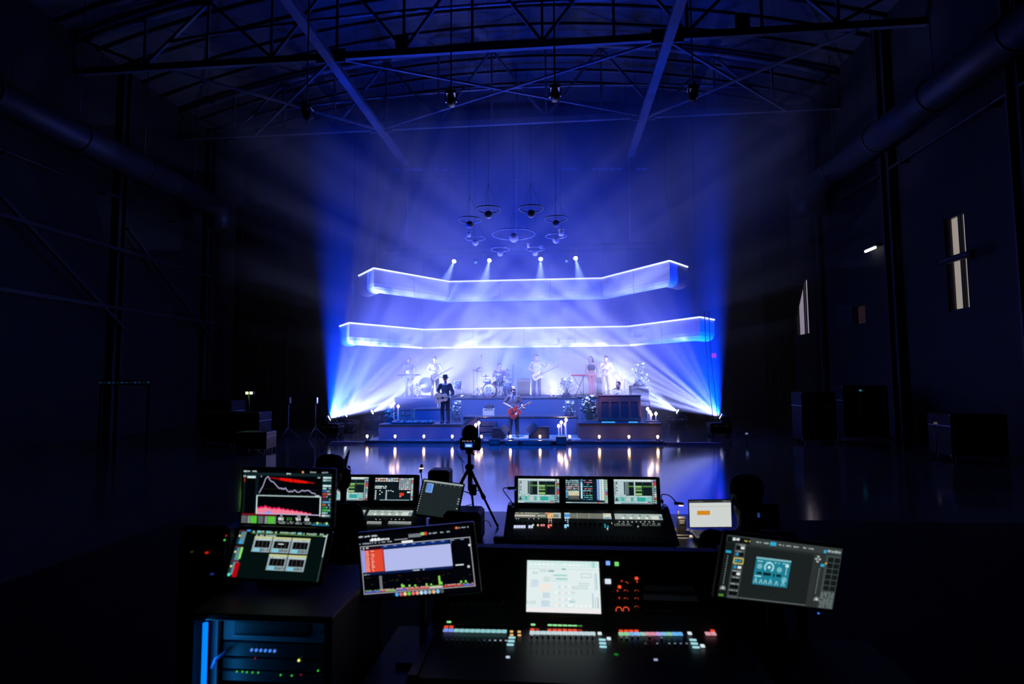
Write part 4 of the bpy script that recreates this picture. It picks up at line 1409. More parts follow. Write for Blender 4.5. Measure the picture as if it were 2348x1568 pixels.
def guitar(label, c, neck, kind, body_mat, normal=(0, -1, 0), neck_len=0.40, scale=1.0, plate=None):
    c, n = Vector(c), Vector(neck).normalized()
    z = Vector(normal)
    z = (z - n * z.dot(n)).normalized()
    y = z.cross(n)
    R4 = Matrix((n, y, z)).transposed().to_4x4()
    mm = Matrix.Translation(c) @ R4 @ Matrix.Scale(scale, 4)
    t = thing('guitar', label, 'guitar', c)
    th = 0.09 if kind == 'acoustic' else 0.05
    MB().prism(outline(kind), -th / 2, th / 2, mm).build('guitar_body', body_mat, t)
    rim = [(x * 1.012, y2 * 1.015) for x, y2 in outline(kind)]
    MB().prism(rim, th / 2 - 0.014, th / 2 - 0.004, mm).build('binding', M('cream_binding', (0.75, 0.68, 0.52), 0.4), t)
    if kind == 'acoustic':
        MB().lathe([(0.05, th / 2), (0.05, th / 2 + 0.002), (0.0, th / 2 + 0.002)], 18, mm @ Matrix.Translation((0.06, 0, 0))).build('sound_hole', BLACK, t)
    else:
        for x in (0.03, -0.06):
            MB().box((x, 0, th / 2 + 0.005), (0.035, 0.085, 0.012), 0.004, m=mm).build('pickup', CHROME, t)
        MB().prism([(0.1, -0.03), (0.0, -0.11), (-0.05, -0.10), (-0.03, -0.04)], th / 2, th / 2 + 0.006, mm).build('pickguard', plate or M('cream_plate', (0.72, 0.66, 0.5), 0.4), t)
        for k in range(3):
            MB().lathe([(0.014, 0), (0.012, 0.02), (0, 0.02)], 10, mm @ Matrix.Translation((-0.13 + 0.035 * k, -0.13 - 0.01 * k, th / 2))).build('knob', BLACK, t)
    MB().box((-0.13, 0, th / 2 + 0.007), (0.02, 0.09, 0.014), 0.004, m=mm).build('bridge', CHROME if kind != 'acoustic' else BLACK, t)
    MB().box((0.17 + neck_len / 2, 0, th / 2 - 0.008), (neck_len + 0.12, 0.05, 0.03), 0.01, m=mm).build('neck', M('maple', (0.5, 0.33, 0.18), 0.4), t)
    x1 = 0.17 + neck_len + 0.06
    MB().prism([(x1, -0.026), (x1 + 0.03, -0.042), (x1 + 0.15, -0.036), (x1 + 0.16, 0.03), (x1 + 0.03, 0.042), (x1, 0.026)], th / 2 - 0.024, th / 2 - 0.006, mm).build('headstock', M('maple_head', (0.45, 0.3, 0.17), 0.4), t)
    for k in range(3):
        for q in (-1, 1):
            MB().cyl(mm @ Vector((x1 + 0.04 + 0.045 * k, 0.036 * q, th / 2 - 0.015)), mm @ Vector((x1 + 0.04 + 0.045 * k, 0.06 * q, th / 2 - 0.015)), 0.008, n=6).build('tuning_peg', CHROME, t)
    for k in range(6):
        yy = -0.018 + k * 0.0072
        MB().cyl(mm @ Vector((-0.13, yy * 1.4, th / 2 + 0.016)), mm @ Vector((x1 + 0.02, yy, th / 2 + 0.012)), 0.0012, n=3).build('string', CHROME, t)
    return t


GREY = cloth('grey_tee', (0.11, 0.11, 0.12))
DENIM = cloth('dark_denim', (0.022, 0.026, 0.04))
BLK = cloth('black_wool', (0.014, 0.014, 0.017))
CREAM = cloth('cream_suit', (0.72, 0.68, 0.58))
WHITEC = cloth('white_tee', (0.72, 0.72, 0.70))
PINKT = cloth('pink_trousers', (0.62, 0.27, 0.27))
DKTOP = cloth('dark_top', (0.05, 0.06, 0.12))
SAGE = cloth('pale_shirt', (0.55, 0.58, 0.52))

# guitar playing arms: strumming hand at picture left, fretting hand at picture right
PLAY = dict(elL=(-0.33, 0.06, 1.20), wrL=(-0.10, -0.20, 1.06), elR=(0.36, 0.0, 1.18), wrR=(0.33, -0.26, 1.20))

# lead singer
Y = 19.55
f = P(1178, 1001, Y)
f.z = DZ + 0.02
person('singer in grey t-shirt and pale cap playing a red guitar', f, 0.25, dict(PLAY, anL=(-0.15, 0.03, 0.09), anR=(0.13, 0.0, 0.09), wrR=(0.30, -0.25, 1.06), elR=(0.30, 0.03, 1.14)),
       1.80, GREY, DENIM, 'short', 'short', None, ('cap', M('pale_cap', (0.5, 0.42, 0.42), 0.8)), None, 0.35, 0.0, beard=HAIRD)
cg = P(1181, 944, Y - 0.27)
guitar('red semi-hollow guitar held by the lead singer', cg, (0.83, -0.1, 0.52), 'hollow', M('cherry_red', (0.42, 0.05, 0.03), 0.25), (0.1, -1, 0.05), 0.30, 1.0, M('cream_guard', (0.7, 0.66, 0.52), 0.4))
# dark guitarist at left
Y = 19.85
f = P(1021, 970, Y)
f.z = ZL
person('dark dressed guitarist in brimmed hat on left platform', f, -0.2, dict(PLAY, elR=(0.30, 0.02, 1.12), wrR=(0.33, -0.22, 1.02)), 1.74, BLK, BLK, 'long', 'short', None, ('brim', M('dark_felt', (0.015, 0.015, 0.018), 0.9)), None, 0.2)
guitar('tan acoustic guitar held by the dark guitarist', P(1012, 912, Y - 0.26), (0.97, -0.1, 0.12), 'acoustic', M('spruce_top', (0.62, 0.36, 0.16), 0.35), (0, -1, 0), 0.36, 1.0)
# guitarist on the back riser
Y = 23.6
f = P(997, 912, Y)
f.z = ZD
person('pale hazy guitarist on the back left riser', f, 0.15, dict(PLAY, wrR=(0.32, -0.24, 1.24)), 1.76, SAGE, DENIM, 'short', 'short', None, None, None, 0.2)
guitar('electric guitar pointing up right on the back left riser', P(1001, 862, Y - 0.26), (0.88, -0.05, 0.45), 'solid', M('sunburst', (0.5, 0.4, 0.3), 0.3), (0, -1, 0), 0.42)
# far left musician
Y = 24.2
f = P(938, 915, Y)
f.z = ZD
person('faint musician at far left of the back riser', f, 0.3, dict(wrL=(-0.16, -0.34, 1.06), wrR=(0.16, -0.36, 1.06), elL=(-0.28, -0.06, 1.12), elR=(0.28, -0.06, 1.12)), 1.74, SAGE, DENIM, 'short', 'short')
a = f + Vector((0.1, -0.45, 0))
t = thing('keyboard', 'hazy black keyboard before the far left musician', 'keyboard', a)
MB().box(a + Vector((0, 0, 0.96)), (1.0, 0.3, 0.09), 0.015).build('keyboard_body', BLACK, t)
MB().box(a + Vector((0, 0.05, 1.008)), (0.9, 0.14, 0.008)).build('keys', M('ivory', (0.7, 0.7, 0.66), 0.4), t)
for q in (-1, 1):
    MB().bar(a + Vector((-0.35 * q, 0, 0.91)), a + Vector((0.3 * q, 0, 0.01)), 0.03).build('stand_leg', BLACK, t)
# bass player
Y = 23.6
f = P(1231, 909, Y)
f.z = ZD
person('bass player in pale shirt and dark trousers at centre', f, -0.1, dict(PLAY, elR=(0.40, 0.0, 1.26), wrR=(0.50, -0.22, 1.30)), 1.80, SAGE, cloth('navy_trousers', (0.03, 0.035, 0.08)), 'short', 'short')
guitar('pale bass guitar with long neck pointing up right', P(1233, 862, Y - 0.27), (0.90, -0.05, 0.44), 'solid', M('pale_bass', (0.66, 0.58, 0.52), 0.3), (0, -1, 0), 0.58, 1.05)
# two backing singers
Y = 23.4
f = P(1357, 909, Y)
f.z = ZD
person('singer with long dark hair, dark top and pink trousers', f, 0.0, dict(anL=(-0.05, 0.0, 0.09), anR=(0.09, 0.02, 0.09), knL=(-0.07, -0.02, 0.51), knR=(0.09, -0.02, 0.51), wrR=(0.24, -0.05, 0.90), wrL=(-0.24, -0.05, 0.90), head=(-0.02, -0.02, 1.65)),
       1.70, DKTOP, PINKT, 'none', 'long', None, None, M('white_shoe', (0.7, 0.7, 0.68), 0.5), -0.3, 0.0, 0.3, 0.3, crop=True)
Y = 24.1
f = P(1390, 908, Y)
f.z = ZD
person('singer in cream jumpsuit with one hand on chest', f, -0.1, dict(elL=(-0.29, 0.0, 1.16), wrL=(-0.09, -0.17, 1.25), elR=(0.33, 0.02, 1.16), wrR=(0.10, -0.19, 1.06)),
       1.74, CREAM, CREAM, 'long', 'short', None, None, M('white_shoe', (0.7, 0.7, 0.68), 0.5), -0.3)
mw = f + Vector((0.02, -0.24, 1.30))
t = thing('microphone', 'hand microphone held by the singer in cream jumpsuit', 'microphone', mw)
MB().cyl(mw, mw + Vector((-0.04, -0.02, 0.17)), 0.013, 0.018, n=8).build('handle', BLACK, t)
MB().sph(mw + Vector((-0.045, -0.022, 0.19)), 0.03, 8, 6).build('grille', CHROME, t)
# pianist, seated behind the piano
Y = 21.35
f = P(1419, 940, Y)
f.z = ZR
SIT = dict(pelvis=(0, 0, 0.62), chest=(0, -0.01, 0.93), neck=(0, -0.03, 1.12), head=(-0.01, -0.06, 1.30), shL=(-0.185, -0.02, 1.07), shR=(0.185, -0.02, 1.07),
           elL=(-0.25, -0.05, 0.82), elR=(0.25, -0.05, 0.82), wrL=(-0.16, -0.30, 0.82), wrR=(0.16, -0.30, 0.82), hiL=(-0.1, -0.02, 0.60), hiR=(0.1, -0.02, 0.60),
           knL=(-0.14, -0.42, 0.56), knR=(0.14, -0.42, 0.56), anL=(-0.14, -0.40, 0.09), anR=(0.14, -0.40, 0.09))
person('piano player in white t-shirt singing behind the piano', f, -0.1, SIT, 1.78, WHITEC, DENIM, 'short', 'short', None, None, None, -0.6, 0.0, 0.5, 0.5, beard=HAIRD)
t = thing('piano_bench', 'dark bench under the piano player', 'bench', f)
MB().box(f + Vector((0, 0.02, 0.46)), (0.7, 0.34, 0.07), 0.015).build('seat', BLACK, t)
for q in (-1, 1):
    for r in (-1, 1):
        MB().box(f + Vector((0.3 * q, 0.02 + 0.13 * r, 0.21)), (0.05, 0.05, 0.42)).build('leg', BLACK, t)
mic_stand('boom microphone reaching to the piano player', P(1376, 908, 21.2).xy.to_3d() + Vector((0, 0, ZR)), P(1379, 907, 21.2).z - ZR + 0.05, P(1405, 893, 21.1))
mic_stand('boom microphone before the singer in pink trousers', P(1338, 905, 23.0).xy.to_3d() + Vector((0, 0, ZD)), 0.9, P(1349, 835, 23.0))
mic_stand('microphone stand before the lead singer', P(1172, 1003, 19.1).xy.to_3d() + Vector((0, 0, DZ)), 1.35, P(1172, 898, 19.25))
mic_stand('microphone stand at the drums left side', P(1086, 911, 22.6).xy.to_3d() + Vector((0, 0, ZD)), 1.15, P(1094, 845, 22.7))
mic_stand('microphone stand right of the drum kit', P(1177, 910, 22.5).xy.to_3d() + Vector((0, 0, ZD)), 1.3, P(1177, 838, 22.6))

# ---------------------------------------------------------------- drums
SHELL = M('drum_shell', (0.05, 0.09, 0.22), 0.3, 0.1)
HEAD = M('drum_head', (0.78, 0.76, 0.72), 0.5)
BRASSC = M('cymbal_brass', (0.6, 0.52, 0.3), 0.25, 1.0)
Y = 22.45
c = P(1122, 895, Y)
t = thing('bass_drum', 'large bass drum with printed white front head', 'drum', (c.x, c.y, ZD), 'drum kit')
r = 0.28
c.z = ZD + r + 0.01
MA = Matrix.Translation(c) @ Matrix.Rotation(PI / 2, 4, 'X')
MB().lathe([(r, -0.38), (r, -0.01)], 32, MA).build('shell', SHELL, t)
MB().torus((0, 0, 0), r, 0.022, 40, 6, m=MA).build('hoop', WOOD, t)
MB().torus((0, 0, -0.38), r, 0.022, 40, 6, m=MA).build('hoop', WOOD, t)
MB().lathe([(r - 0.01, 0.0), (r - 0.01, 0.006), (0.0, 0.008)], 32, MA).build('front_head', HEAD, t)
lg = MB()
for (x, y2, R_, w2) in ((-0.03, 0.05, 0.045, 0.014), (-0.03, 0.05, 0.11, 0.02)):
    for k in range(20):
        if R_ > 0.1 and k % 5 == 0:
            continue
        a0, a1 = 2 * PI * k / 20, 2 * PI * (k + 0.8) / 20
        lg.add([(x + (R_ + s2) * math.cos(a), y2 + (R_ + s2) * math.sin(a) * 0.8, 0.012) for a, s2 in ((a0, -w2), (a1, -w2), (a1, w2), (a0, w2))], [(0, 1, 2, 3)], m=MA)
for k, (x, y2, ww) in enumerate(((-0.05, -0.12, 0.07), (-0.01, -0.16, 0.05), (0.02, -0.11, 0.04))):
    lg.box((x, y2, 0.011), (ww, 0.022, 0.003), m=MA)
o = lg.build('printed_emblem', M('emblem_ink', (0.06, 0.05, 0.09), 0.6), t)
o['kind'] = 'stuff'
MB().lathe([(0.036, 0.008), (0.036, 0.012), (0.0, 0.012)], 16, MA @ Matrix.Translation((0.13, -0.12, 0))).build('port_hole', BLACK, t)
for k in range(8):
    a = PI / 8 + k * PI / 4
    q = c + Vector((math.cos(a) * (r + 0.02), 0, math.sin(a) * (r + 0.02)))
    MB().cyl(q, q + Vector((0, 0.36, 0)), 0.007, n=6).build('tension_rod', CHROME, t)
for q in (-1, 1):
    MB().cyl(c + Vector((q * r * 0.85, 0.1, -0.1)), Vector((c.x + q * (r + 0.12), c.y - 0.02, ZD + 0.01)), 0.012, n=6).build('spur', CHROME, t)


def drum(label, px, py, Y, rad, dep, tilt=0.3, legs=True, shell=None):
    c = P(px, py, Y)
    t = thing('drum', label, 'drum', (c.x, c.y, ZD), 'drum kit')
    MA = Matrix.Translation(c) @ Matrix.Rotation(tilt, 4, 'X')
    MB().lathe([(rad, -dep), (rad, 0)], 24, MA).build('shell', shell or SHELL, t)
    MB().lathe([(rad - 0.006, 0), (rad - 0.006, 0.004), (0, 0.006)], 24, MA).build('drum_skin', HEAD, t)
    for z in (0, -dep):
        MB().torus((0, 0, z), rad, 0.012, 28, 5, m=MA).build('rim', CHROME, t)
    for k in range(6):
        a = k * PI / 3
        MB().cyl(MA @ Vector(((rad + 0.012) * math.cos(a), (rad + 0.012) * math.sin(a), 0)), MA @ Vector(((rad + 0.012) * math.cos(a), (rad + 0.012) * math.sin(a), -dep)), 0.006, n=5).build('lug', CHROME, t)
    for k in range(3):
        a = 0.5 + k * 2 * PI / 3
        p0 = c + Vector((rad * math.cos(a) * (1.0 if legs else 0.15), rad * math.sin(a) * (1.0 if legs else 0.15), -dep * 0.6))
        p1 = Vector((c.x + (rad + 0.05) * math.cos(a), c.y + (rad + 0.05) * math.sin(a), ZD + 0.005))
        MB().cyl(p0, p1, 0.011, n=6).build('leg', CHROME, t)


drum('floor tom at the left end of the drum kit', 1049, 873, 22.7, 0.17, 0.34, 0.1)
drum('rack tom above the bass drum at left', 1117, 872, 22.75, 0.15, 0.22, 0.35)
drum('snare drum before the drummer', 1143, 857.5, 23.0, 0.16, 0.12, 0.15, False, CHROME)
drum('floor tom right of the bass drum', 1163, 878, 22.8, 0.18, 0.36, 0.1)
drum('tall pale conga drum right of the drum kit', 1166, 868, 23.1, 0.13, 0.62, 0.0, False, M('pale_shell', (0.6, 0.58, 0.52), 0.4))
drum('large pale percussion drum on the back left riser', 975, 878, 23.2, 0.27, 0.4, 1.1, True, M('pale_shell', (0.6, 0.58, 0.52), 0.4))


def cymbal(label, px, py, Y, rad, tilt, tilt2=0.0):
    c = P(px, py, Y)
    t = thing('cymbal_stand', label, 'cymbal', (c.x, c.y, ZD), 'cymbals')
    MA = Matrix.Translation(c) @ Matrix.Rotation(tilt, 4, 'Y') @ Matrix.Rotation(tilt2, 4, 'X')
    MB().lathe([(rad, -0.004), (rad, 0), (rad * 0.3, 0.02), (rad * 0.22, 0.045), (0.0, 0.05)], 28, MA).build('cymbal', BRASSC, t)
    MB().cyl((c.x, c.y, ZD + 0.25), (c.x, c.y, c.z + 0.07), 0.011, n=8).build('pole', CHROME, t)
    for k in range(3):
        a = 0.9 + k * 2 * PI / 3
        MB().cyl((c.x, c.y, ZD + 0.42), (c.x + 0.28 * math.cos(a), c.y + 0.28 * math.sin(a), ZD + 0.008), 0.010, n=6).build('leg', CHROME, t)
    MB().cyl((c.x, c.y, c.z + 0.05), (c.x, c.y, c.z + 0.085), 0.02, n=8).build('wing_nut', RUBBER, t)


cymbal('left crash cymbal tilted over the bass drum', 1094, 850, 22.9, 0.22, 0.12, 0.12)
cymbal('right crash cymbal beside the drummer', 1163, 849, 23.0, 0.22, -0.06, 0.1)
cymbal('low ride cymbal left of the drummer', 1114, 863, 23.2, 0.2, -0.08, 0.1)
cymbal('hi-hat cymbal right of the snare', 1166, 860, 22.9, 0.15, 0.02, 0.05)
cymbal('high splash cymbal far left of the drummer', 1104, 818, 23.6, 0.12, 0.03, 0.05)
cymbal('small cymbal at the far left percussion', 956, 883, 23.1, 0.12, 0.03, 0.2)
# drummer
Y = 23.75
f = P(1146, 909, Y)
f.z = ZD
person('drummer seated behind the kit in dark blue shirt', f, 0.1, dict(SIT, elL=(-0.30, -0.08, 0.86), wrL=(-0.24, -0.34, 0.92), elR=(0.30, -0.08, 0.86), wrR=(0.22, -0.34, 0.90), knL=(-0.24, -0.38, 0.56), knR=(0.24, -0.38, 0.56), anL=(-0.24, -0.38, 0.09), anR=(0.26, -0.38, 0.09)),
       1.80, cloth('steel_blue_shirt', (0.10, 0.12, 0.2)), DENIM, 'short', 'short', None, None, None, 0.2)
for k, (a, b2) in enumerate((((-0.23, -0.42, 0.93), (-0.08, -0.72, 1.0)), ((0.22, -0.42, 0.91), (0.1, -0.76, 0.98)))):
    tag(MB().cyl(f + Vector(a), f + Vector(b2), 0.008, 0.005, n=6).build('drum_stick', WOODL), ['drum stick in the hand at the drummer left side of picture', 'drum stick in the hand at the drummer right side of picture'][k], 'drum stick', 'drum sticks')
t = thing('drum_stool', 'round stool under the drummer', 'stool', f)
MB().lathe([(0.17, 0), (0.18, 0.03), (0.17, 0.07), (0.0, 0.075)], 18, Matrix.Translation(f + Vector((0, 0.02, 0.44)))).build('seat', BLACK, t)
MB().cyl(f + Vector((0, 0.02, 0.1)), f + Vector((0, 0.02, 0.45)), 0.02, n=8).build('post', CHROME, t)
for k in range(3):
    a = 0.4 + k * 2 * PI / 3
    MB().cyl(f + Vector((0, 0.02, 0.26)), f + Vector((0.24 * math.cos(a), 0.02 + 0.24 * math.sin(a), 0.01)), 0.012, n=6).build('leg', CHROME, t)
# ================================================================== control position near the camera
class UI:
    """flat picture of a lit display: polygons in unit coordinates, origin top left, layer by layer"""

    def __init__(s, w, h, bg, seed=1):
        s.w, s.h, s.items, s.rnd = w, h, [], random.Random(seed)
        s.r(0, 0, 1, 1, bg, 0)

    def poly(s, pts, c, ly=1):
        s.items.append((pts, lin(c), ly))

    def r(s, x0, y0, x1, y1, c, ly=1):
        s.poly([(x0, y0), (x1, y0), (x1, y1), (x0, y1)], c, ly)

    def frame(s, x0, y0, x1, y1, t, c, ly=2):
        tx = t * s.h / s.w
        s.r(x0, y0, x1, y0 + t, c, ly)
        s.r(x0, y1 - t, x1, y1, c, ly)
        s.r(x0, y0 + t, x0 + tx, y1 - t, c, ly)
        s.r(x1 - tx, y0 + t, x1, y1 - t, c, ly)

    def txt(s, x, y, w, h, c, ly=3, dens=0.75):
        e = x + w
        while x < e - 0.004:
            k = s.rnd.uniform(0.5, 1.6) * h * s.h / s.w
            k = min(k, e - x)
            if s.rnd.random() < dens:
                s.r(x, y + h * s.rnd.uniform(0, 0.25), x + k * 0.85, y + h * s.rnd.uniform(0.75, 1.0), c, ly)
            x += k
        return s

    def line(s, pts, t, c, ly=3):
        a = s.w / s.h
        for (xa, ya), (xb, yb) in zip(pts, pts[1:]):
            dx, dy = (xb - xa) * a, yb - ya
            L = math.hypot(dx, dy) or 1
            nx, ny = -dy / L * t / 2, dx / L * t / 2
            s.poly([(xa + nx / a, ya + ny), (xb + nx / a, yb + ny), (xb - nx / a, yb - ny), (xa - nx / a, ya - ny)], c, ly)

    def disc(s, x, y, r, c, ly=3, n=12, r0=0.0, a0=0.0, a1=2 * PI):
        a = s.h / s.w
        if r0 <= 0:
            s.poly([(x + r * a * math.cos(2 * PI * k / n), y + r * math.sin(2 * PI * k / n)) for k in range(n)], c, ly)
        else:
            for k in range(n):
                q0, q1 = a0 + (a1 - a0) * k / n, a0 + (a1 - a0) * (k + 1) / n
                s.poly([(x + rr * a * math.cos(q), y + rr * math.sin(q)) for q, rr in ((q0, r0), (q1, r0), (q1, r), (q0, r))], c, ly)

    def build(s, mm, parent, name='screen'):
        m = MB()
        for pts, c, ly in s.items:
            vs = [((x - 0.5) * s.w, (0.5 - y) * s.h, 0.0012 + ly * 0.0004) for x, y in pts]
            m.add(vs, [tuple(range(len(vs)))], False, c, m=mm)
        # make every polygon face the viewer
        n = mm.to_3x3() @ Vector((0, 0, 1))
        fs = []
        for f in m.f:
            a, b2, c2 = m.v[f[0]], m.v[f[1]], m.v[f[2]]
            fs.append(f if (b2 - a).cross(c2 - a).dot(n) > 0 else tuple(reversed(f)))
        m.f = fs
        o = m.build(name, screen_material(), parent)
        o['kind'] = 'stuff'
        return o


def pose(c, e):
    return Matrix.Translation(Vector(c)) @ Euler([math.radians(v) for v in e], 'XYZ').to_matrix().to_4x4()


def spill(c, e, w, h, power, color):
    """light thrown by a lit display"""
    ld = bpy.data.lights.new('display_light', 'AREA')
    ld.shape = 'RECTANGLE'
    ld.size, ld.size_y = w, h
    ld.energy = power
    ld.color = color
    o = bpy.data.objects.new('display_light', ld)
    COL.objects.link(o)
    o.matrix_world = pose(c, e) @ Matrix.Translation((0, 0, 0.006))
    o.visible_camera = True
    return o


PLASTIC = M('black_plastic', (0.014, 0.014, 0.016), 0.4)
DESKM = M('desk_metal', (0.035, 0.037, 0.042), 0.45, 0.2)


def ui_rta():
    u = UI(0.47, 0.262, '020306', 3)

    def q(x, y):
        return ((x - 185) / 1975, (y - 68 - (x - 185) * 0.03) / 1180)
    u.r(0, 0.045, 1, 0.10, '0f2226')
    u.txt(0.0, 0.005, 0.15, 0.033, 'b9c9c9')
    u.txt(0.70, 0.005, 0.29, 0.03, '8ea0a0')
    u.disc(0.672, 0.02, 0.02, 'ffa56a')
    u.txt(0.49, 0.04, 0.05, 0.03, 'c8d8d8')
    u.r(0.045, 0.11, 0.14, 0.15, 'cfe8e8', 2)
    u.r(0.0, 0.10, 0.03, 0.13, '8fb0b4', 2)
    u.r(0.008, 0.15, 0.022, 0.22, 'a02818', 2)
    u.r(0.0, 0.22, 0.03, 0.8, '0b1416')
    u.r(0.14, 0.11, 0.175, 0.8, '08181e')
    u.r(0.175, 0.345, 0.87, 0.349, '2c2a22', 2)
    for k in range(9):
        u.r(0.24 + k * 0.07, 0.44, 0.242 + k * 0.07, 0.455, '74888a', 2)
    rn = u.rnd
    x = 0.30
    while x < 0.80:
        y = 0.115 + (x - 0.3) * 0.17
        d = 0.02 + 0.055 * math.exp(-((x - 0.55) / 0.17) ** 2) * rn.uniform(0.5, 1.2)
        u.r(x, y - d * 0.4 + 0.02, x + 0.009, y + d * 0.5 + 0.02, 'e01206' if 0.4 < x < 0.74 and rn.random() < 0.8 else '8a0a10', 2)
        x += 0.009
    gp = [(555, 585), (640, 420), (690, 260), (715, 245), (740, 215), (800, 315), (870, 345), (950, 435), (1010, 490), (1040, 470), (1060, 505), (1085, 480), (1110, 510), (1140, 470), (1180, 535), (1240, 570), (1265, 540), (1290, 565), (1350, 520), (1400, 570), (1455, 568), (1520, 525), (1560, 555), (1600, 535), (1660, 535), (1740, 600), (1770, 590), (1815, 620)]
    u.line([q(*p) for p in gp], 0.016, 'a9a7cc')
    u.txt(0.185, 0.10, 0.04, 0.03, 'a8b8b8')
    u.txt(0.84, 0.10, 0.03, 0.03, 'a8b8b8')
    u.r(0.16, 0.463, 0.885, 0.482, 'a9c4c4', 2)
    u.r(0.16, 0.482, 0.172, 0.815, 'c8dede', 2)
    u.r(0.872, 0.482, 0.885, 0.83, 'c8dede', 2)
    u.r(0.16, 0.80, 0.885, 0.815, 'c3b9dc', 3)
    u.txt(0.82, 0.44, 0.05, 0.035, 'cfe0e0', 4)
    u.txt(0.83, 0.78, 0.05, 0.04, 'd5e4e4', 4)
    x = 0.172
    k = 0
    while x < 0.78:
        f = (x - 0.172) / 0.6
        top = 0.685 + 0.1 * f * f + 0.01 * math.sin(k * 1.3) - 0.025 * math.exp(-((f - 0.15) / 0.06) ** 2) - 0.012 * math.exp(-((f - 0.4) / 0.05) ** 2)
        u.r(x, top, x + 0.0105, 0.80, 'e8205a', 1)
        u.r(x, top + (0.8 - top) * 0.25, x + 0.0105, 0.80, 'ee8098', 2)
        if 0.12 < f < 0.3:
            u.r(x, 0.80 - 0.045 * math.sin((f - 0.12) / 0.18 * PI), x + 0.0105, 0.80, '9c8fe0', 3)
        x += 0.0105
        k += 1
    u.r(0.0, 0.815, 0.40, 0.842, '7d0f22', 2)
    for k, (c, xx, ww) in enumerate((('5f6a6c', 0.0, 0.06), ('8f9a9a', 0.07, 0.025), ('56c33e', 0.10, 0.075), ('5f6a6c', 0.19, 0.06), ('8f9a9a', 0.265, 0.03), ('56c33e', 0.30, 0.078), ('7d8888', 0.38, 0.012))):
        u.r(xx, 0.855, xx + ww, 0.99, c, 2)
        for j in range(6):
            u.txt(xx, 0.862 + j * 0.021, ww, 0.008, '3e9030' if c == '56c33e' else '2c3436', 3)
    DIG = {'6': 'acdefg', '8': 'abcdefg', '5': 'acdfg', '7': 'abc', '0': 'abcdef', '4': 'bcfg', '1': 'bc', '3': 'abcdg', '.': ''}

    def digits(txt, x, y, h, c):
        ww = h * s_ratio * 0.5
        for ch in txt:
            if ch == '.':
                u.r(x, y + h * 0.85, x + ww * 0.25, y + h, c, 4)
                x += ww * 0.4
                continue
            for g in DIG[ch]:
                tk = h * 0.2
                tw = tk * s_ratio
                if g in 'adg':
                    yy = {'a': y, 'g': y + h * 0.4, 'd': y + h - tk}[g]
                    u.r(x, yy, x + ww, yy + tk, c, 4)
                else:
                    xx = x if g in 'ef' else x + ww - tw
                    yy = y if g in 'bf' else y + h * 0.5
                    u.r(xx, yy, xx + tw, yy + h * 0.5, c, 4)
            x += ww * 1.25
    s_ratio = 0.262 / 0.47
    for xx, tx, c in ((0.42, '68.5', 'eef6f6'), (0.515, '67.5', '3f8c34'), (0.61, '70.4', 'eef6f6'), (0.705, '18.0', 'eef6f6')):
        u.txt(xx + 0.02, 0.825, 0.04, 0.028, 'a5b5b5')
        digits(tx, xx, 0.868, 0.052, c)
        u.txt(xx - 0.005, 0.94, 0.085, 0.02, '97a5a5')
        u.txt(xx - 0.005, 0.965, 0.085, 0.02, '97a5a5')
    u.r(0.79, 0.975, 0.985, 1.0, '1f6e90', 2)
    u.txt(0.81, 0.945, 0.14, 0.02, '6f8888')
    for xx in (0.855, 0.958):
        u.disc(xx, 0.955, 0.022, 'a8f080', 4)
    u.r(0.892, 0.09, 1.0, 0.86, '0a2a30', 1)
    cols = ['cfeaea', '9fc8c8', '245', 'd8f0f0', 'a8d0d0', '1d62b0', 'b0402c', 'b02a3c', '4a2030', '5a9ac8', 'b0602c', '2e7840', '48b050', '93c8c8', 'e8d8d8']
    for k, c in enumerate(cols):
        if len(c) == 6:
            y = 0.10 + k * 0.05
            u.r(0.90, y, 0.94 + 0.05 * (k % 3 == 0), y + 0.032, c, 2)
            u.txt(0.945, y, 0.045, 0.03, 'a8c4c8', 3, 0.6)
    return u


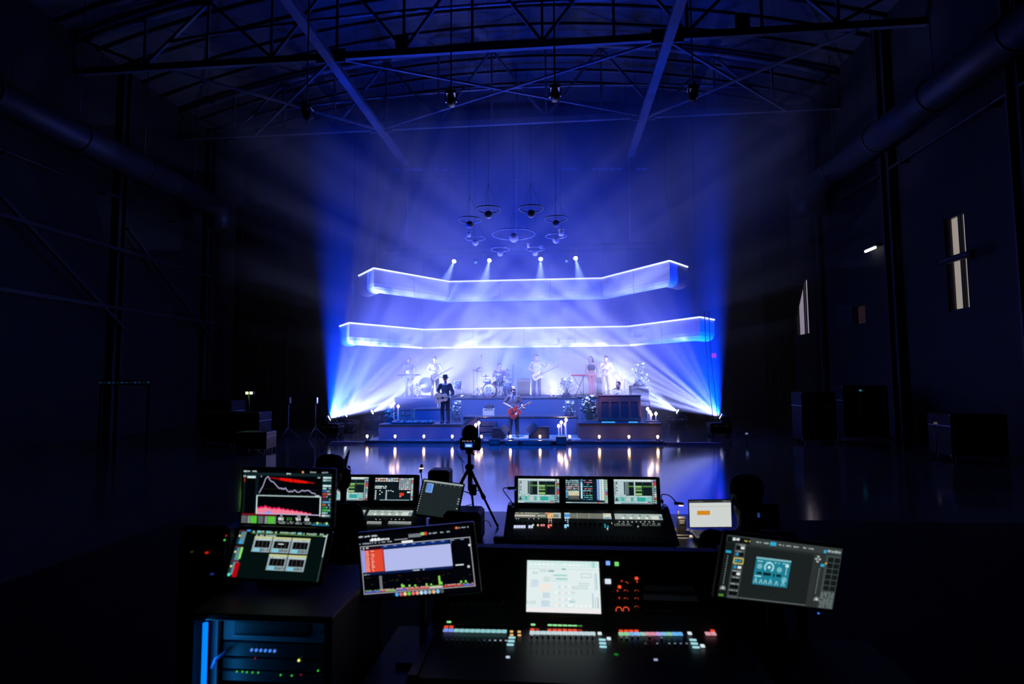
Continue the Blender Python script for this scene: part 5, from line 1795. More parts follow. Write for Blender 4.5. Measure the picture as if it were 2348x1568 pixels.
def ui_channels():
    u = UI(0.47, 0.224, '04100f', 5)
    u.txt(0.15, 0.01, 0.84, 0.05, '8fb09a', 3, 0.85)
    u.r(0.14, 0.062, 0.97, 0.078, '55803a', 2)
    for x in (0.2, 0.3, 0.66):
        u.r(x, 0.01, x + 0.035, 0.055, '6fc0d0', 4)
    u.r(0.085, 0.0, 0.125, 0.04, '2f8fe0', 3)
    u.txt(0.2, 0.09, 0.23, 0.045, '9fb4b4')
    for k, (y0, c) in enumerate(((0.02, '3f8a90'), (0.36, '2c8078'), (0.66, '37808a'))):
        u.r(0.0, y0, 0.085, y0 + 0.30, '123a42', 1)
        u.r(0.03, y0 + 0.03, 0.085, y0 + 0.29, '5c8488', 2)
        u.disc(0.018, y0 + 0.12, 0.025, 'd8d080')
        u.r(0.0, y0, 0.085, y0 + 0.018, '6c1830', 3)
    u.disc(0.045, 0.27, 0.04, '2f9fe8')
    u.r(0.07, 0.38, 0.095, 0.62, '86e060', 3)
    u.r(0.055, 0.70, 0.105, 0.995, 'b00414', 4)
    u.disc(0.02, 0.95, 0.035, '58d8c8')
    for x, y in ((0.19, 0.13), (0.40, 0.13), (0.61, 0.13), (0.40, 0.49), (0.61, 0.49)):
        u.r(x, y, x + 0.2, y + 0.33, '8fa2a8', 1)
        u.r(x, y, x + 0.2, y + 0.045, 'c3c68e', 2)
        u.txt(x, y + 0.05, 0.2, 0.03, 'c4d4d8', 3)
        u.r(x + 0.022, y + 0.09, x + 0.185, y + 0.235, '0b0c10', 2)
        for k in range(3):
            u.r(x + 0.06 + k * 0.045, y + 0.09, x + 0.063 + k * 0.045, y + 0.235, '55524e', 3)
        u.r(x + 0.02, y + 0.25, x + 0.09, y + 0.32, '7cc4d8', 3)
        u.txt(x + 0.09, y + 0.25, 0.105, 0.07, '66787c', 3)
    u.r(0.47, 0.265, 0.53, 0.285, 'd4dcdc', 4)
    u.r(0.975, 0.03, 0.985, 0.5, 'c4d4d4', 2)
    u.r(0.976, 0.5, 0.984, 1.0, '3c4c4c', 2)
    u.r(0.94, 0.05, 0.98, 0.08, 'b8c8c8', 4)
    return u


def ui_daw():
    u = UI(0.58, 0.303, '02040a', 7)
    u.txt(0.0, 0.01, 0.17, 0.03, 'b8c4cc')
    u.disc(0.875, 0.02, 0.02, 'ff6a3c')
    u.txt(0.89, 0.012, 0.10, 0.02, 'a8b0b8')
    u.txt(0.1, 0.075, 0.18, 0.035, 'd8e0e8')
    for x in (0.125, 0.15, 0.18):
        u.disc(x, 0.085, 0.025, 'eef2f6', 4)
    u.txt(0.0, 0.125, 0.3, 0.022, '96a4b4')
    u.r(0.32, 0.11, 0.44, 0.125, '8a929a', 2)
    u.r(0.45, 0.05, 0.56, 0.105, '6f777f', 2)
    u.r(0.56, 0.04, 0.59, 0.085, '8fd070', 3)
    u.r(0.59, 0.04, 0.615, 0.085, 'd84040', 3)
    u.txt(0.63, 0.055, 0.19, 0.025, '98a4b0')
    u.r(0.385, 0.145, 0.485, 0.18, 'eef0f4', 4)
    u.frame(0.005, 0.175, 0.985, 0.93, 0.012, 'a4a8ae', 2)
    u.r(0.015, 0.20, 0.20, 0.24, '240a1c', 1)
    u.txt(0.02, 0.195, 0.06, 0.03, 'd8dce4')
    u.r(0.2, 0.19, 0.80, 0.24, '0a2a74', 1)
    for k in range(9):
        u.r(0.22 + k * 0.085, 0.197, 0.25 + k * 0.085, 0.21, '7f8fb0', 3)
    u.r(0.013, 0.24, 0.042, 0.59, '8f9ce8', 1)
    u.r(0.042, 0.245, 0.205, 0.59, 'de4630', 1)
    for j in range(12):
        y = 0.255 + j * 0.028
        u.txt(0.048, y, 0.035, 0.017, 'f2b8a8', 3, 0.9)
        u.r(0.08, y, 0.094, y + 0.017, 'b02a1c', 3)
        u.txt(0.098, y, 0.035 * u.rnd.uniform(0.4, 1.0), 0.015, 'f6c8b8', 3, 0.9)
    u.r(0.205, 0.24, 0.215, 0.59, '8a1240', 2)
    u.r(0.213, 0.255, 0.81, 0.595, 'b4bcec', 1)
    for j in range(18):
        u.r(0.213, 0.268 + j * 0.0185, 0.81, 0.271 + j * 0.0185, 'a2ace4', 2)
    u.r(0.815, 0.19, 0.817, 0.25, 'c0c8d8', 3)
    u.r(0.03, 0.595, 0.81, 0.632, '0a2050', 1)
    u.txt(0.46, 0.605, 0.06, 0.022, 'cad4e0')
    u.txt(0.55, 0.605, 0.02, 0.022, 'cad4e0')
    u.r(0.835, 0.58, 0.905, 0.597, 'dfe6ea', 3)
    u.disc(0.945, 0.625, 0.02, 'cfd8dc')
    u.disc(0.972, 0.30, 0.018, 'e8ecf0')
    u.r(0.155, 0.66, 0.178, 0.89, '74767e', 2)
    u.txt(0.02, 0.615, 0.05, 0.02, '98a0a8')
    x = 0.02
    pal = ['5a60c8', '6a70d8', 'c85058', '88b868', '7468d8', 'd06858', 'd86c60', 'e0d8d0', 'c83c34', 'c84c44', '6a70d8', 'd86050']
    for k, wv in enumerate((0.09, 0.05, 0.04, 0.10, 0.09, 0.10, 0.10, 0.12, 0.09, 0.08, 0.08, 0.10)):
        u.r(x, 0.885, min(x + wv - 0.004, 0.975), 0.908, pal[k], 2)
        u.txt(x, 0.868, min(wv, 0.97 - x), 0.015, '7fb850' if k in (0, 1, 7, 10) else 'e8c0b8', 3)
        x += wv
    for x, h in ((0.345, 0.05), (0.36, 0.03), (0.41, 0.03), (0.46, 0.025), (0.56, 0.03), (0.60, 0.02), (0.675, 0.13), (0.69, 0.04), (0.86, 0.03), (0.9, 0.03)):
        u.r(x, 0.86 - h, x + 0.016, 0.862, '86d850', 3)
    for k in range(26):
        x, y = u.rnd.uniform(0.03, 0.95), u.rnd.uniform(0.67, 0.8)
        u.r(x, y, x + 0.02, y + 0.006, u.rnd.choice(['4a1c10', '3a3a10', '26300c']), 2)
    cols = ['4aa8f0', 'c86878', 'e8d088', '58d048', 'e86878', 'e89c80', 'bce0f0', 'a8c8f0', '9cb0b8', 'f0b088', '78c8f0', '505860']
    for k, c in enumerate(cols):
        u.disc(0.30 + k * 0.036, 0.965, 0.030, c, 3)
    u.r(0.33, 0.99, 0.39, 0.998, 'a01020', 3)
    return u


def ui_plugin():
    u = UI(0.56, 0.283, '262b2b', 9)
    u.r(0, 0, 1, 0.115, '343b3b', 1)
    u.r(0.005, 0.02, 0.2, 0.11, '0d1112', 2)
    u.txt(0.05, 0.03, 0.06, 0.05, 'cfd8dc', 4)
    u.txt(0.15, 0.05, 0.05, 0.025, 'c8c050', 4)
    for k in range(8):
        u.txt(0.25 + k * 0.065, 0.045, 0.045, 0.025, 'a8b4b4', 4)
    u.r(0.37, 0.025, 0.42, 0.085, '2aa8cc', 5)
    u.r(0.84, 0.05, 0.86, 0.1, '2aa8e0', 5)
    u.txt(0.87, 0.04, 0.12, 0.05, '98a8a8', 4)
    u.r(0.0, 0.115, 0.075, 1.0, '14191a', 1)
    u.r(0.085, 0.115, 0.17, 1.0, '4a5254', 1)
    for k in range(12):
        u.r(0.03, 0.33 + k * 0.04, 0.036, 0.345 + k * 0.04, 'a0acac', 3)
    u.r(0.01, 0.245, 0.055, 0.285, '22a0c0', 3)
    u.r(0.01, 0.95, 0.05, 0.985, '4a8a30', 3)
    u.disc(0.035, 0.86, 0.045, '8c9898', 3, 12, 0.03, PI * 0.8, PI * 2.2)
    u.disc(0.035, 0.855, 0.018, 'd8e0e0', 4)
    for k in range(8):
        y = 0.13 + k * 0.105
        u.r(0.09, y + 0.02, 0.165, y + 0.088, '0c0f10', 2)
        u.txt(0.093, y, 0.07, 0.018, 'a0acac', 3)
        if 1 <= k <= 3:
            u.r(0.095, y + 0.03, 0.12, y + 0.075, '2c8cb0', 3)
        if k in (0, 3, 4):
            u.r(0.13, y + 0.03, 0.16, y + 0.07, 'e0e6e8', 4)
        if k == 2:
            u.frame(0.085, y + 0.005, 0.17, y + 0.1, 0.014, 'd8c850', 5)
            u.r(0.125, y + 0.03, 0.155, y + 0.075, '3c7c90', 4)
    u.r(0.175, 0.15, 0.76, 0.97, '1b2021', 2)
    u.r(0.175, 0.97, 0.76, 0.985, '5a6464', 3)
    # blue-green plug-in panel
    X0, Y0, X1, Y1 = 0.275, 0.29, 0.575, 0.735
    u.r(X0, Y0, X1, Y1, '1c7c90', 3)
    u.r(X0, Y0, X1, Y0 + 0.03, '7cb4bc', 4)

    def g(a, b2):
        return X0 + (X1 - X0) * a, Y0 + (Y1 - Y0) * b2
    u.disc(*g(0.40, 0.33), 0.085, '9cd8e4', 4, 16, 0.058, PI * 0.75, PI * 2.3)
    u.disc(*g(0.40, 0.33), 0.025, 'c0ecf0', 4)
    for a, b2 in ((0.13, 0.33), (0.70, 0.38), (0.88, 0.72)):
        u.disc(*g(a, b2), 0.042, '88c8d0', 4, 12, 0.028)
        u.disc(*g(a, b2), 0.014, 'a8e0e4', 4)
    for a, b2, c2, d in ((0.08, 0.53, 0.22, 0.62), (0.26, 0.53, 0.48, 0.64), (0.55, 0.54, 0.59, 0.66), (0.64, 0.55, 0.78, 0.64)):
        u.r(*g(a, b2), *g(c2, d), '0a2228', 4)
    for k in range(4):
        u.txt(g(0.05 + 0.24 * k, 0)[0], g(0, 0.12)[1], 0.045, 0.02, 'a8dce0', 4)
    u.r(*g(0.86, 0.15), *g(0.95, 0.26), 'c8e8e8', 4)
    u.r(*g(0.89, 0.28), *g(0.91, 0.55), 'a8d0d4', 4)
    u.txt(g(0.03, 0)[0], g(0, 0.67)[1], 0.06, 0.02, 'b8e4e8', 4)
    for k, a in enumerate((0.08, 0.23, 0.36, 0.50, 0.68, 0.87)):
        x, y = g(a, 0.88)
        u.line([(x - 0.012, y + 0.03), (x - 0.004, y - 0.03), (x + 0.004, y - 0.03), (x + 0.012, y + 0.03)], 0.012, '9cd0d8', 4)
        if k in (0, 3, 5):
            u.disc(x, y - 0.045, 0.014, '40d8e8', 5)
    u.r(0.76, 0.13, 0.865, 1.0, '2c3130', 2)
    u.r(0.815, 0.2, 0.818, 0.95, '1a1f20', 3)
    for a, b2 in ((0.80, 0.17), (0.785, 0.21), (0.815, 0.21), (0.80, 0.25)):
        u.r(a - 0.01, b2 - 0.014, a + 0.01, b2 + 0.014, 'a8b4b4', 4)
    for k in range(12):
        u.r(0.825, 0.36 + k * 0.036, 0.831, 0.372 + k * 0.036, 'a0acac', 3)
    u.r(0.83, 0.28, 0.865, 0.325, '28a0c8', 4)
    u.disc(0.875, 0.265, 0.016, 'd8b030', 4)
    u.disc(0.845, 0.87, 0.045, '8c9898', 3, 12, 0.03, PI * 0.8, PI * 2.2)
    u.disc(0.845, 0.865, 0.018, 'd8e0e0', 4)
    u.r(0.87, 0.13, 1.0, 1.0, '3f4848', 1)
    for i in range(2):
        for j in range(6):
            u.r(0.888 + i * 0.056, 0.16 + j * 0.093, 0.938 + i * 0.056, 0.24 + j * 0.093, '141819', 3)
    for i in range(4):
        for j in range(9):
            u.txt(0.876 + i * 0.03, 0.735 + j * 0.029, 0.024, 0.018, '7c8a8a', 3)
    return u


def ui_white():
    u = UI(0.38, 0.249, 'dce9e9', 11)
    u.r(0, 0, 1, 0.12, 'c8e4e2', 1)
    u.r(0.9, 0.01, 0.945, 0.13, 'a8d4d0', 2)
    rn = u.rnd
    u.line([(0.0, 0.165), (1.0, 0.17)], 0.006, 'a8c4c4', 2)
    for k in range(14):
        u.r(0.03 + k * 0.06, 0.06, 0.075 + k * 0.06, 0.10, rn.choice(['d6eeee', 'e8f4f0', 'ecf0ee']), 2)
    for x0, y0, x1, y1 in ((0.18, 0.19, 0.27, 0.225), (0.29, 0.19, 0.38, 0.225), (0.08, 0.235, 0.15, 0.265), (0.75, 0.245, 0.89, 0.325), (0.72, 0.43, 0.85, 0.475), (0.64, 0.50, 0.83, 0.545), (0.0, 0.80, 0.12, 0.84)):
        u.frame(x0, y0, x1, y1, 0.007, '86a4a8', 3)
    u.r(0.31, 0.195, 0.37, 0.222, '74aab0', 4)
    u.r(0.485, 0.15, 0.54, 0.18, '7cb4b4', 3)
    u.frame(0.34, 0.28, 0.56, 0.40, 0.006, '9cc8c8', 3)
    u.r(0.37, 0.275, 0.55, 0.305, '9accc8', 4)
    u.r(0.40, 0.34, 0.56, 0.375, 'a0ccc4', 4)
    for x0, y0, x1, y1, c in ((0.06, 0.38, 0.16, 0.53, 'c8d8e4'), (0.23, 0.32, 0.32, 0.42, 'c8dcd8'), (0.18, 0.45, 0.34, 0.60, 'ece4dc'), (0.22, 0.63, 0.32, 0.73, 'c4d4e0'), (0.20, 0.78, 0.32, 0.89, 'c0d4e0'),
                              (0.58, 0.77, 0.66, 0.81, 'b0d0d4'), (0.58, 0.60, 0.68, 0.63, 'cadcdc'), (0.0, 0.92, 1.0, 1.0, 'ece6e8')):
        u.r(x0, y0, x1, y1, c, 1)
    for i in range(3):
        for j in range(4):
            u.disc(0.40 + i * 0.09, 0.5 + j * 0.12, 0.03, rn.choice(['eef2f4', 'e4e6f0', 'f0e8ec']), 2)
            u.r(0.44 + i * 0.09, 0.49 + j * 0.12, 0.462 + i * 0.09, 0.54 + j * 0.12, rn.choice(['c8d8d8', 'c0dcd0', 'd0d4e0']), 2)
    for k in range(16):
        u.r(0.925, 0.24 + k * 0.021, 0.95, 0.252 + k * 0.021, 'b4ccd4', 2)
    u.r(0.953, 0.23, 0.962, 0.55, '8cb4bc', 2)
    for k in range(11):
        u.r(0.925, 0.70 + k * 0.018, 0.94, 0.711 + k * 0.018, 'd8a890', 3)
    u.r(0.89, 0.62, 0.905, 0.9, '9cc4d8', 2)
    u.r(0.96, 0.7, 0.97, 0.9, '7c98a0', 2)
    for k in range(5):
        u.disc(0.62 + k * 0.06, 0.86, 0.028, 'f0f0ee', 3)
    for k in range(70):
        x, y = rn.uniform(0.02, 0.86), rn.uniform(0.18, 0.9)
        u.r(x, y, x + rn.uniform(0.01, 0.04), y + 0.008, rn.choice(['cfdede', 'e8f0f0', 'd8d8e0']), 5)
    return u


def ui_session(seed):
    u = UI(0.34, 0.192, 'a9c0c4', seed)
    u.r(0, 0, 1, 0.04, 'dce8e8', 1)
    u.txt(0.5, 0.02, 0.4, 0.04, 'f4f0ec', 2)
    for k in range(10):
        y = 0.1 + k * 0.055
        u.r(0.015, y, 0.035, y + 0.03, '121c22', 2)
        if k in (0, 1, 4, 6):
            u.r(0.05, y, 0.08, y + 0.045, '0e161c', 2)
    u.r(0.09, 0.1, 0.22, 0.62, 'bccdd2', 1)
    for k in range(12):
        u.txt(0.1, 0.12 + k * 0.042, 0.11, 0.02, '98b0b4', 2)
    u.r(0.235, 0.1, 0.265, 0.62, '223038', 2)
    u.r(0.28, 0.1, 0.89, 0.66, '0e1c20', 1)
    u.r(0.27, 0.1, 0.35, 0.62, '6f868e', 1)
    u.r(0.29, 0.25, 0.89, 0.31, '54803f', 2)
    u.r(0.47, 0.1, 0.505, 0.66, 'b0c0c0', 3)
    for y0, y1 in ((0.255, 0.33), (0.37, 0.39), (0.43, 0.475), (0.555, 0.64)):
        u.r(0.508, y0, 0.655, y1, '8cc06c', 3)
    u.r(0.508, 0.35, 0.66, 0.365, '203818', 3)
    u.r(0.665, 0.1, 0.69, 0.66, '20343a', 3)
    u.r(0.0, 0.675, 0.89, 0.92, '82aeb0', 1)
    u.r(0.1, 0.735, 0.87, 0.89, '7cc0bc', 2)
    for x0, x1, c in ((0.17, 0.22, '44a89c'), (0.28, 0.38, 'c0c4c8'), (0.39, 0.44, '48ac9c'), (0.47, 0.52, 'c0c8cc'), (0.54, 0.73, '30a498')):
        u.r(x0, 0.735, x1, 0.89, c, 3)
    u.r(0.02, 0.82, 0.09, 0.87, '0e1a20', 3)
    u.r(0.045, 0.74, 0.065, 0.82, '0e1a20', 3)
    u.txt(0.02, 0.68, 0.85, 0.035, 'e0ecec', 3)
    u.txt(0.1, 0.905, 0.76, 0.03, 'd0e4e4', 3)
    u.r(0.78, 0.91, 0.87, 0.935, '0c1418', 4)
    u.r(0, 0.95, 0.89, 1.0, '6c8c98', 1)
    u.r(0.0, 0.955, 0.15, 0.99, 'c8dce0', 2)
    u.r(0.77, 0.95, 0.81, 1.0, 'e06070', 3)
    u.r(0.89, 0.0, 1.0, 1.0, '30383c', 1)
    rc = ['c8d8d8', 'b0c8cc', 'b04040', '78a868', '80b0c0', '7858a0', 'c83c50', 'd8503c', 'a0c0c0', '48a080', '6890b8', 'a0b0b8']
    for k in range(12):
        y = 0.02 + k * 0.08
        u.r(0.945, y, 0.995, y + 0.065, rc[(k + seed) % 12], 2)
        u.disc(0.917, y + 0.035, 0.026, 'e4e8e8', 3)
        u.disc(0.915, y + 0.045, 0.012, '302828', 4)
    return u


def ui_grid(seed):
    u = UI(0.34, 0.192, '0d1a20', seed)
    rn = u.rnd
    for k in range(6):
        y = 0.03 + k * 0.085
        u.txt(0.0, y, 0.33, 0.03, rn.choice(['88c8e0', 'd8b0c4', '6cc0d0', 'b0d0e8']), 2, 0.8)
        u.txt(0.0, y + 0.035, 0.33, 0.025, 'e8f0f4', 3, 0.6)
        u.txt(0.42, y, 0.22, 0.035, rn.choice(['70c8e0', 'a0e0c8', 'd898b0']), 2, 0.7)
        u.txt(0.42, y + 0.36, 0.22, 0.035, rn.choice(['58b8e0', 'd87898', '80e0d0']), 2, 0.7)
    u.r(0.36, 0.0, 0.405, 0.82, '3c88c0', 1)
    u.txt(0.36, 0.02, 0.045, 0.78, 'b8e8f8', 2, 0.6)
    u.r(0.0, 0.48, 0.05, 0.78, '4890b8', 1)
    u.r(0.06, 0.49, 0.32, 0.68, 'd8d0b0', 1)
    u.r(0.06, 0.68, 0.32, 0.84, '4a4c44', 1)
    for k in range(12):
        u.txt(0.07, 0.51 + k * 0.026, 0.24, 0.01, '4c4a40' if k < 6 else '989888', 3, 0.5)
    for x, c in ((0.74, '2860b8'), (0.80, 'a8c8d8'), (0.86, 'c4d8c0')):
        u.r(x, 0.0, x + 0.055, 0.87, c, 1)
        for k in range(14):
            u.disc(x + 0.025 + 0.01 * (k % 2), 0.03 + k * 0.06, 0.02, 'eef6f8', 2)
    u.r(0.92, 0.0, 1.0, 1.0, '586468', 1)
    rc = ['a8d0a8', 'b8c8b8', 'a0d8c8', '88c0d8', '8060b0', 'd83c34', 'a8b8b0', '80c8a0']
    for k in range(12):
        u.r(0.955, 0.02 + k * 0.08, 0.998, 0.085 + k * 0.08, rc[(k + seed) % 8], 2)
        u.disc(0.935, 0.05 + k * 0.08, 0.022, 'e0e8e8', 3)
    u.r(0.0, 0.95, 0.91, 0.985, '9cb4bc', 1)
    u.r(0.0, 0.955, 0.12, 0.98, 'd8e8ec', 2)
    u.r(0.75, 0.945, 0.79, 0.99, 'f04030', 3)
    return u


def ui_macro():
    u = UI(0.34, 0.192, '0c181e', 21)
    rn = u.rnd
    for j in range(3):
        for k in range(9):
            u.r(0.02 + k * 0.066, 0.03 + j * 0.055, 0.075 + k * 0.066, 0.07 + j * 0.055, rn.choice(['b8d0e0', 'd8d0c0', '7098c0', 'c8e0d0', 'c05850', 'e8f0f0']), 2)
    for j in range(6):
        for k in range(6):
            u.r(0.63 + k * 0.05, 0.04 + j * 0.085, 0.67 + k * 0.05, 0.105 + j * 0.085, rn.choice(['90b0c0', 'b0c8d0', '98b898', 'c0a8b8', 'd8e0e0']), 2)
    for j in range(2):
        u.txt(0.02, 0.36 + j * 0.07, 0.30, 0.055, 'd8e8e8', 2, 0.9)
    for x in (0.03, 0.30):
        for k in range(6):
            u.r(x, 0.55 + k * 0.07, x + 0.035, 0.59 + k * 0.07, 'd4e4e4', 2)
    for x, y in ((0.14, 0.55), (0.19, 0.62), (0.14, 0.7), (0.36, 0.55), (0.42, 0.55), (0.47, 0.58)):
        u.r(x, y, x + 0.03, y + 0.04, 'd8e8e8', 2)
    u.r(0.65, 0.66, 0.76, 0.78, 'd83c28', 2)
    u.r(0.65, 0.78, 0.70, 0.84, 'd87870', 2)
    u.r(0.84, 0.6, 0.92, 0.66, 'e0e8e8', 2)
    u.r(0.16, 0.945, 0.9, 0.98, '8ca4ac', 2)
    u.r(0.93, 0.02, 0.99, 0.98, '607478', 1)
    for k in range(12):
        u.r(0.94, 0.03 + k * 0.078, 0.985, 0.09 + k * 0.078, rn.choice(['b0d0b8', 'c8d8e0', '90b8d8', 'd0a0b0', 'c85050']), 2)
    return u


def ui_strip(seed, kind):
    u = UI(0.37, 0.068, {0: '5f6458', 1: '595d54', 2: 'a4b2ac'}[kind], seed)
    rn = u.rnd
    if kind == 0:
        u.txt(0, 0.05, 0.75, 0.2, 'b0b49c', 2, 0.5)
        u.r(0, 0.45, 0.45, 0.75, 'c8bcb0', 2)
        u.r(0.49, 0.5, 0.67, 0.7, 'c4bcb4', 2)
        u.r(0.66, 0.0, 0.76, 0.3, 'd08878', 3)
        u.r(0.71, 0.05, 0.835, 1.0, 'ddb87a', 2)
        u.r(0.79, 0.6, 0.82, 0.8, 'b86820', 3)
        u.r(0.835, 0.0, 1.0, 1.0, 'a8b4ac', 2)
        for y in (0.38, 0.65):
            u.r(0.84, y, 0.95, y + 0.14, '20264c', 3)
    elif kind == 1:
        u.r(0, 0, 0.12, 1.0, '4894d0', 2)
        u.r(0, 0, 0.12, 0.15, 'd8dce0', 3)
        u.r(0, 0.8, 0.12, 1.0, 'c0d0e0', 3)
        for j in range(4):
            for k in range(12):
                u.r(0.13 + k * 0.06, 0.12 + j * 0.22, 0.18 + k * 0.06, 0.2 + j * 0.22, '8c9080', 2)
        for k in (0.27, 0.53):
            u.r(k, 0, k + 0.008, 1, 'a8b09c', 3)
        u.r(0.83, 0.0, 1.0, 1.0, 'd0d4bc', 2)
        u.r(0.85, 0.7, 0.98, 0.95, '4f9ad0', 3)
        u.r(0.84, 0.15, 0.9, 0.22, '303c44', 3)
    else:
        for k in range(14):
            u.txt(0.02 + k * 0.055, rn.uniform(0.1, 0.6), 0.05, 0.15, rn.choice(['7c8a84', 'c4d0c8']), 2)
        for k in range(4):
            u.disc(0.17 + k * 0.165, 0.78, 0.16, 'e4ece4', 3)
            u.r(0.2 + k * 0.16, 0.3, 0.24 + k * 0.16, 0.42, '3c4844', 3)
        u.r(0.77, 0.35, 0.92, 1.0, 'ced6cc', 2)
        u.r(0.925, 0.4, 1.0, 0.9, '6c8494', 3)
    return u


def ui_tablet():
    u = UI(0.32, 0.275, '1d2629', 31)
    u.r(0, 0.0, 1, 0.05, '9aa8a4', 1)
    for k in range(13):
        u.r(0.008, 0.08 + k * 0.068, 0.025, 0.1 + k * 0.068, 'c8d4d4', 2)
        if k > 4:
            u.txt(0.945, 0.06 + k * 0.07, 0.045, 0.035, 'a8b4b4', 2)
    for k in range(7):
        u.r(0.2 + k * 0.12, 0.08, 0.212 + k * 0.12, 0.1, '98a4a4', 2)
    for k in range(1, 7):
        u.r(0.04, 0.1 + k * 0.13, 0.94, 0.103 + k * 0.13, '273235', 1)
        u.r(0.06 + k * 0.125, 0.06, 0.063 + k * 0.125, 0.98, '273235', 2)
    u.r(0.12, 0.10, 0.27, 0.36, '5c8cdc', 3)
    u.frame(0.10, 0.09, 0.26, 0.35, 0.012, 'a0c4f0', 4)
    return u


def ui_page():
    u = UI(0.33, 0.21, 'cdd2ce', 33)
    u.r(0, 0, 1, 0.085, '23282a', 1)
    u.txt(0.03, 0.02, 0.3, 0.03, '707878', 2)
    u.txt(0.8, 0.02, 0.17, 0.03, '909898', 2)
    u.r(0.02, 0.225, 0.97, 0.235, '8aa0b0', 1)
    u.r(0.185, 0.385, 0.49, 0.545, 'd2861e', 1)
    u.txt(0.74, 0.35, 0.18, 0.02, 'b4bab0', 2)
    return u


def monitor(name, label, c, e, ui, stand_to=None, bez=0.014, group=None, depth=0.03):
    mm = pose(c, e)
    t = thing(name, label, 'monitor', c, group)
    MB().box((0, 0, -depth / 2), (ui.w + 2 * bez, ui.h + 2 * bez, depth), 0.006, m=mm).build('housing', PLASTIC, t)
    ui.build(mm, t)
    if stand_to is not None:
        a = mm @ Vector((0, -0.02, -depth))
        b2 = Vector((a.x, a.y + 0.09, a.z - 0.03))
        MB().bar(a, b2, 0.06, 0.06).build('mount', PLASTIC, t)
        MB().cyl(b2, (b2.x, b2.y, stand_to + 0.02), 0.02, n=10).build('stand_post', BLACK, t)
        MB().box((b2.x, b2.y, stand_to + 0.011), (0.24, 0.18, 0.018), 0.006).build('stand_foot', BLACK, t)
    return t


# ------------------------------------------------------------------ tables
def table(label, x0, x1, y0, y1, z, mat):
    t = thing('work_table', label, 'table', ((x0 + x1) / 2, (y0 + y1) / 2, 0), 'work tables')
    MB().box(((x0 + x1) / 2, (y0 + y1) / 2, z - 0.02), (x1 - x0, y1 - y0, 0.04), 0.008).build('table_top', mat, t)
    MB().box(((x0 + x1) / 2, y1 - 0.04, z - 0.3), (x1 - x0 - 0.1, 0.02, 0.5)).build('modesty_panel', MATTE, t)
    for x in (x0 + 0.06, x1 - 0.06):
        for y in (y0 + 0.06, y1 - 0.08):
            MB().box((x, y, (z - 0.04) / 2), (0.05, 0.05, z - 0.04)).build('leg', BLACK, t)


T1, T2 = 0.80, 0.95
table('dark table under the nearest mixing desk', -0.94, 1.62, 2.22, 3.16, T1, BLACK)
table('table behind it carrying two consoles, tripod and laptop', -2.55, 1.75, 4.09, 5.25, T2, M('table_top_grey', (0.16, 0.17, 0.19), 0.3))

# ------------------------------------------------------------------ nearest mixing desk
D = thing('mixing_desk', 'large dark mixing desk nearest camera with bright white display', 'mixing desk', (0.1, 2.7, T1))
FP0, FN = Vector((0, 2.45, 0.926)), Vector((0, -0.031, 0.4)).normalized()
EC, EE = (0.005, 2.934, 1.122), (61.9, -0.3, -0.7)
PN = (pose(EC, EE).to_3x3() @ Vector((0, 0, 1)))
PE = Vector(EC) - PN * 0.004
xa, xb = -0.63, 0.83
mY = Matrix(((0, 0, 1, 0), (1, 0, 0, 0), (0, 1, 0, 0), (0, 0, 0, 1)))
MB().prism([(2.38, T1), (2.38, 0.895), (2.41, 0.915), (2.85, 0.949), (2.85, 0.955), (3.025, 1.285), (3.075, 1.29), (3.09, T1)], xa, xb, mY).build('desk_body', DESKM, D)
for x in (xa - 0.02, xb + 0.02):
    MB().prism([(2.36, T1), (2.36, 0.905), (2.40, 0.93), (2.84, 0.965), (3.015, 1.30), (3.085, 1.305), (3.10, T1)], x - 0.02, x + 0.02, mY).build('end_cheek', PLASTIC, D)
MB().box((0.1, 2.335, 0.845), (1.42, 0.08, 0.075), 0.03).build('arm_rest', RUBBER, D)
MB().box((0, 0, -0.006), (0.42, 0.285, 0.010), 0.003, m=pose(EC, EE)).build('display_bezel', PLASTIC, D)
ui_white().build(pose(EC, EE), D, 'display')
spill(EC, EE, 0.38, 0.249, 0.26, (0.85, 1.0, 0.98))
RF = FN.to_track_quat('Z', 'Y').to_euler()
RP = PN.to_track_quat('Z', 'Y').to_euler()


def lit(srgb, st=1.0):
    return glow('lit_%02x%02x%02x_%d' % (*srgb, int(st * 10)), srgb, st)


BTN = {}


def button(name, px, py, pw, ph, col, plane='F', st=1.0, hgt=0.006):
    p0, n, r = (FP0, FN, RF) if plane == 'F' else (PE, PN, RP)
    c = on_plane(px, py, p0, n)
    k = c.y / FOCAL_PX
    key = (name, pw, ph, col, st)
    if key not in BTN:
        fh = 1.9 if plane == 'F' else 1.08
        BTN[key] = MB().box((0, 0, hgt / 2), (pw * k, ph * k * fh, hgt), 0.002).mesh(name, lit(col, st))
    return inst(BTN[key], name, D, c, r)


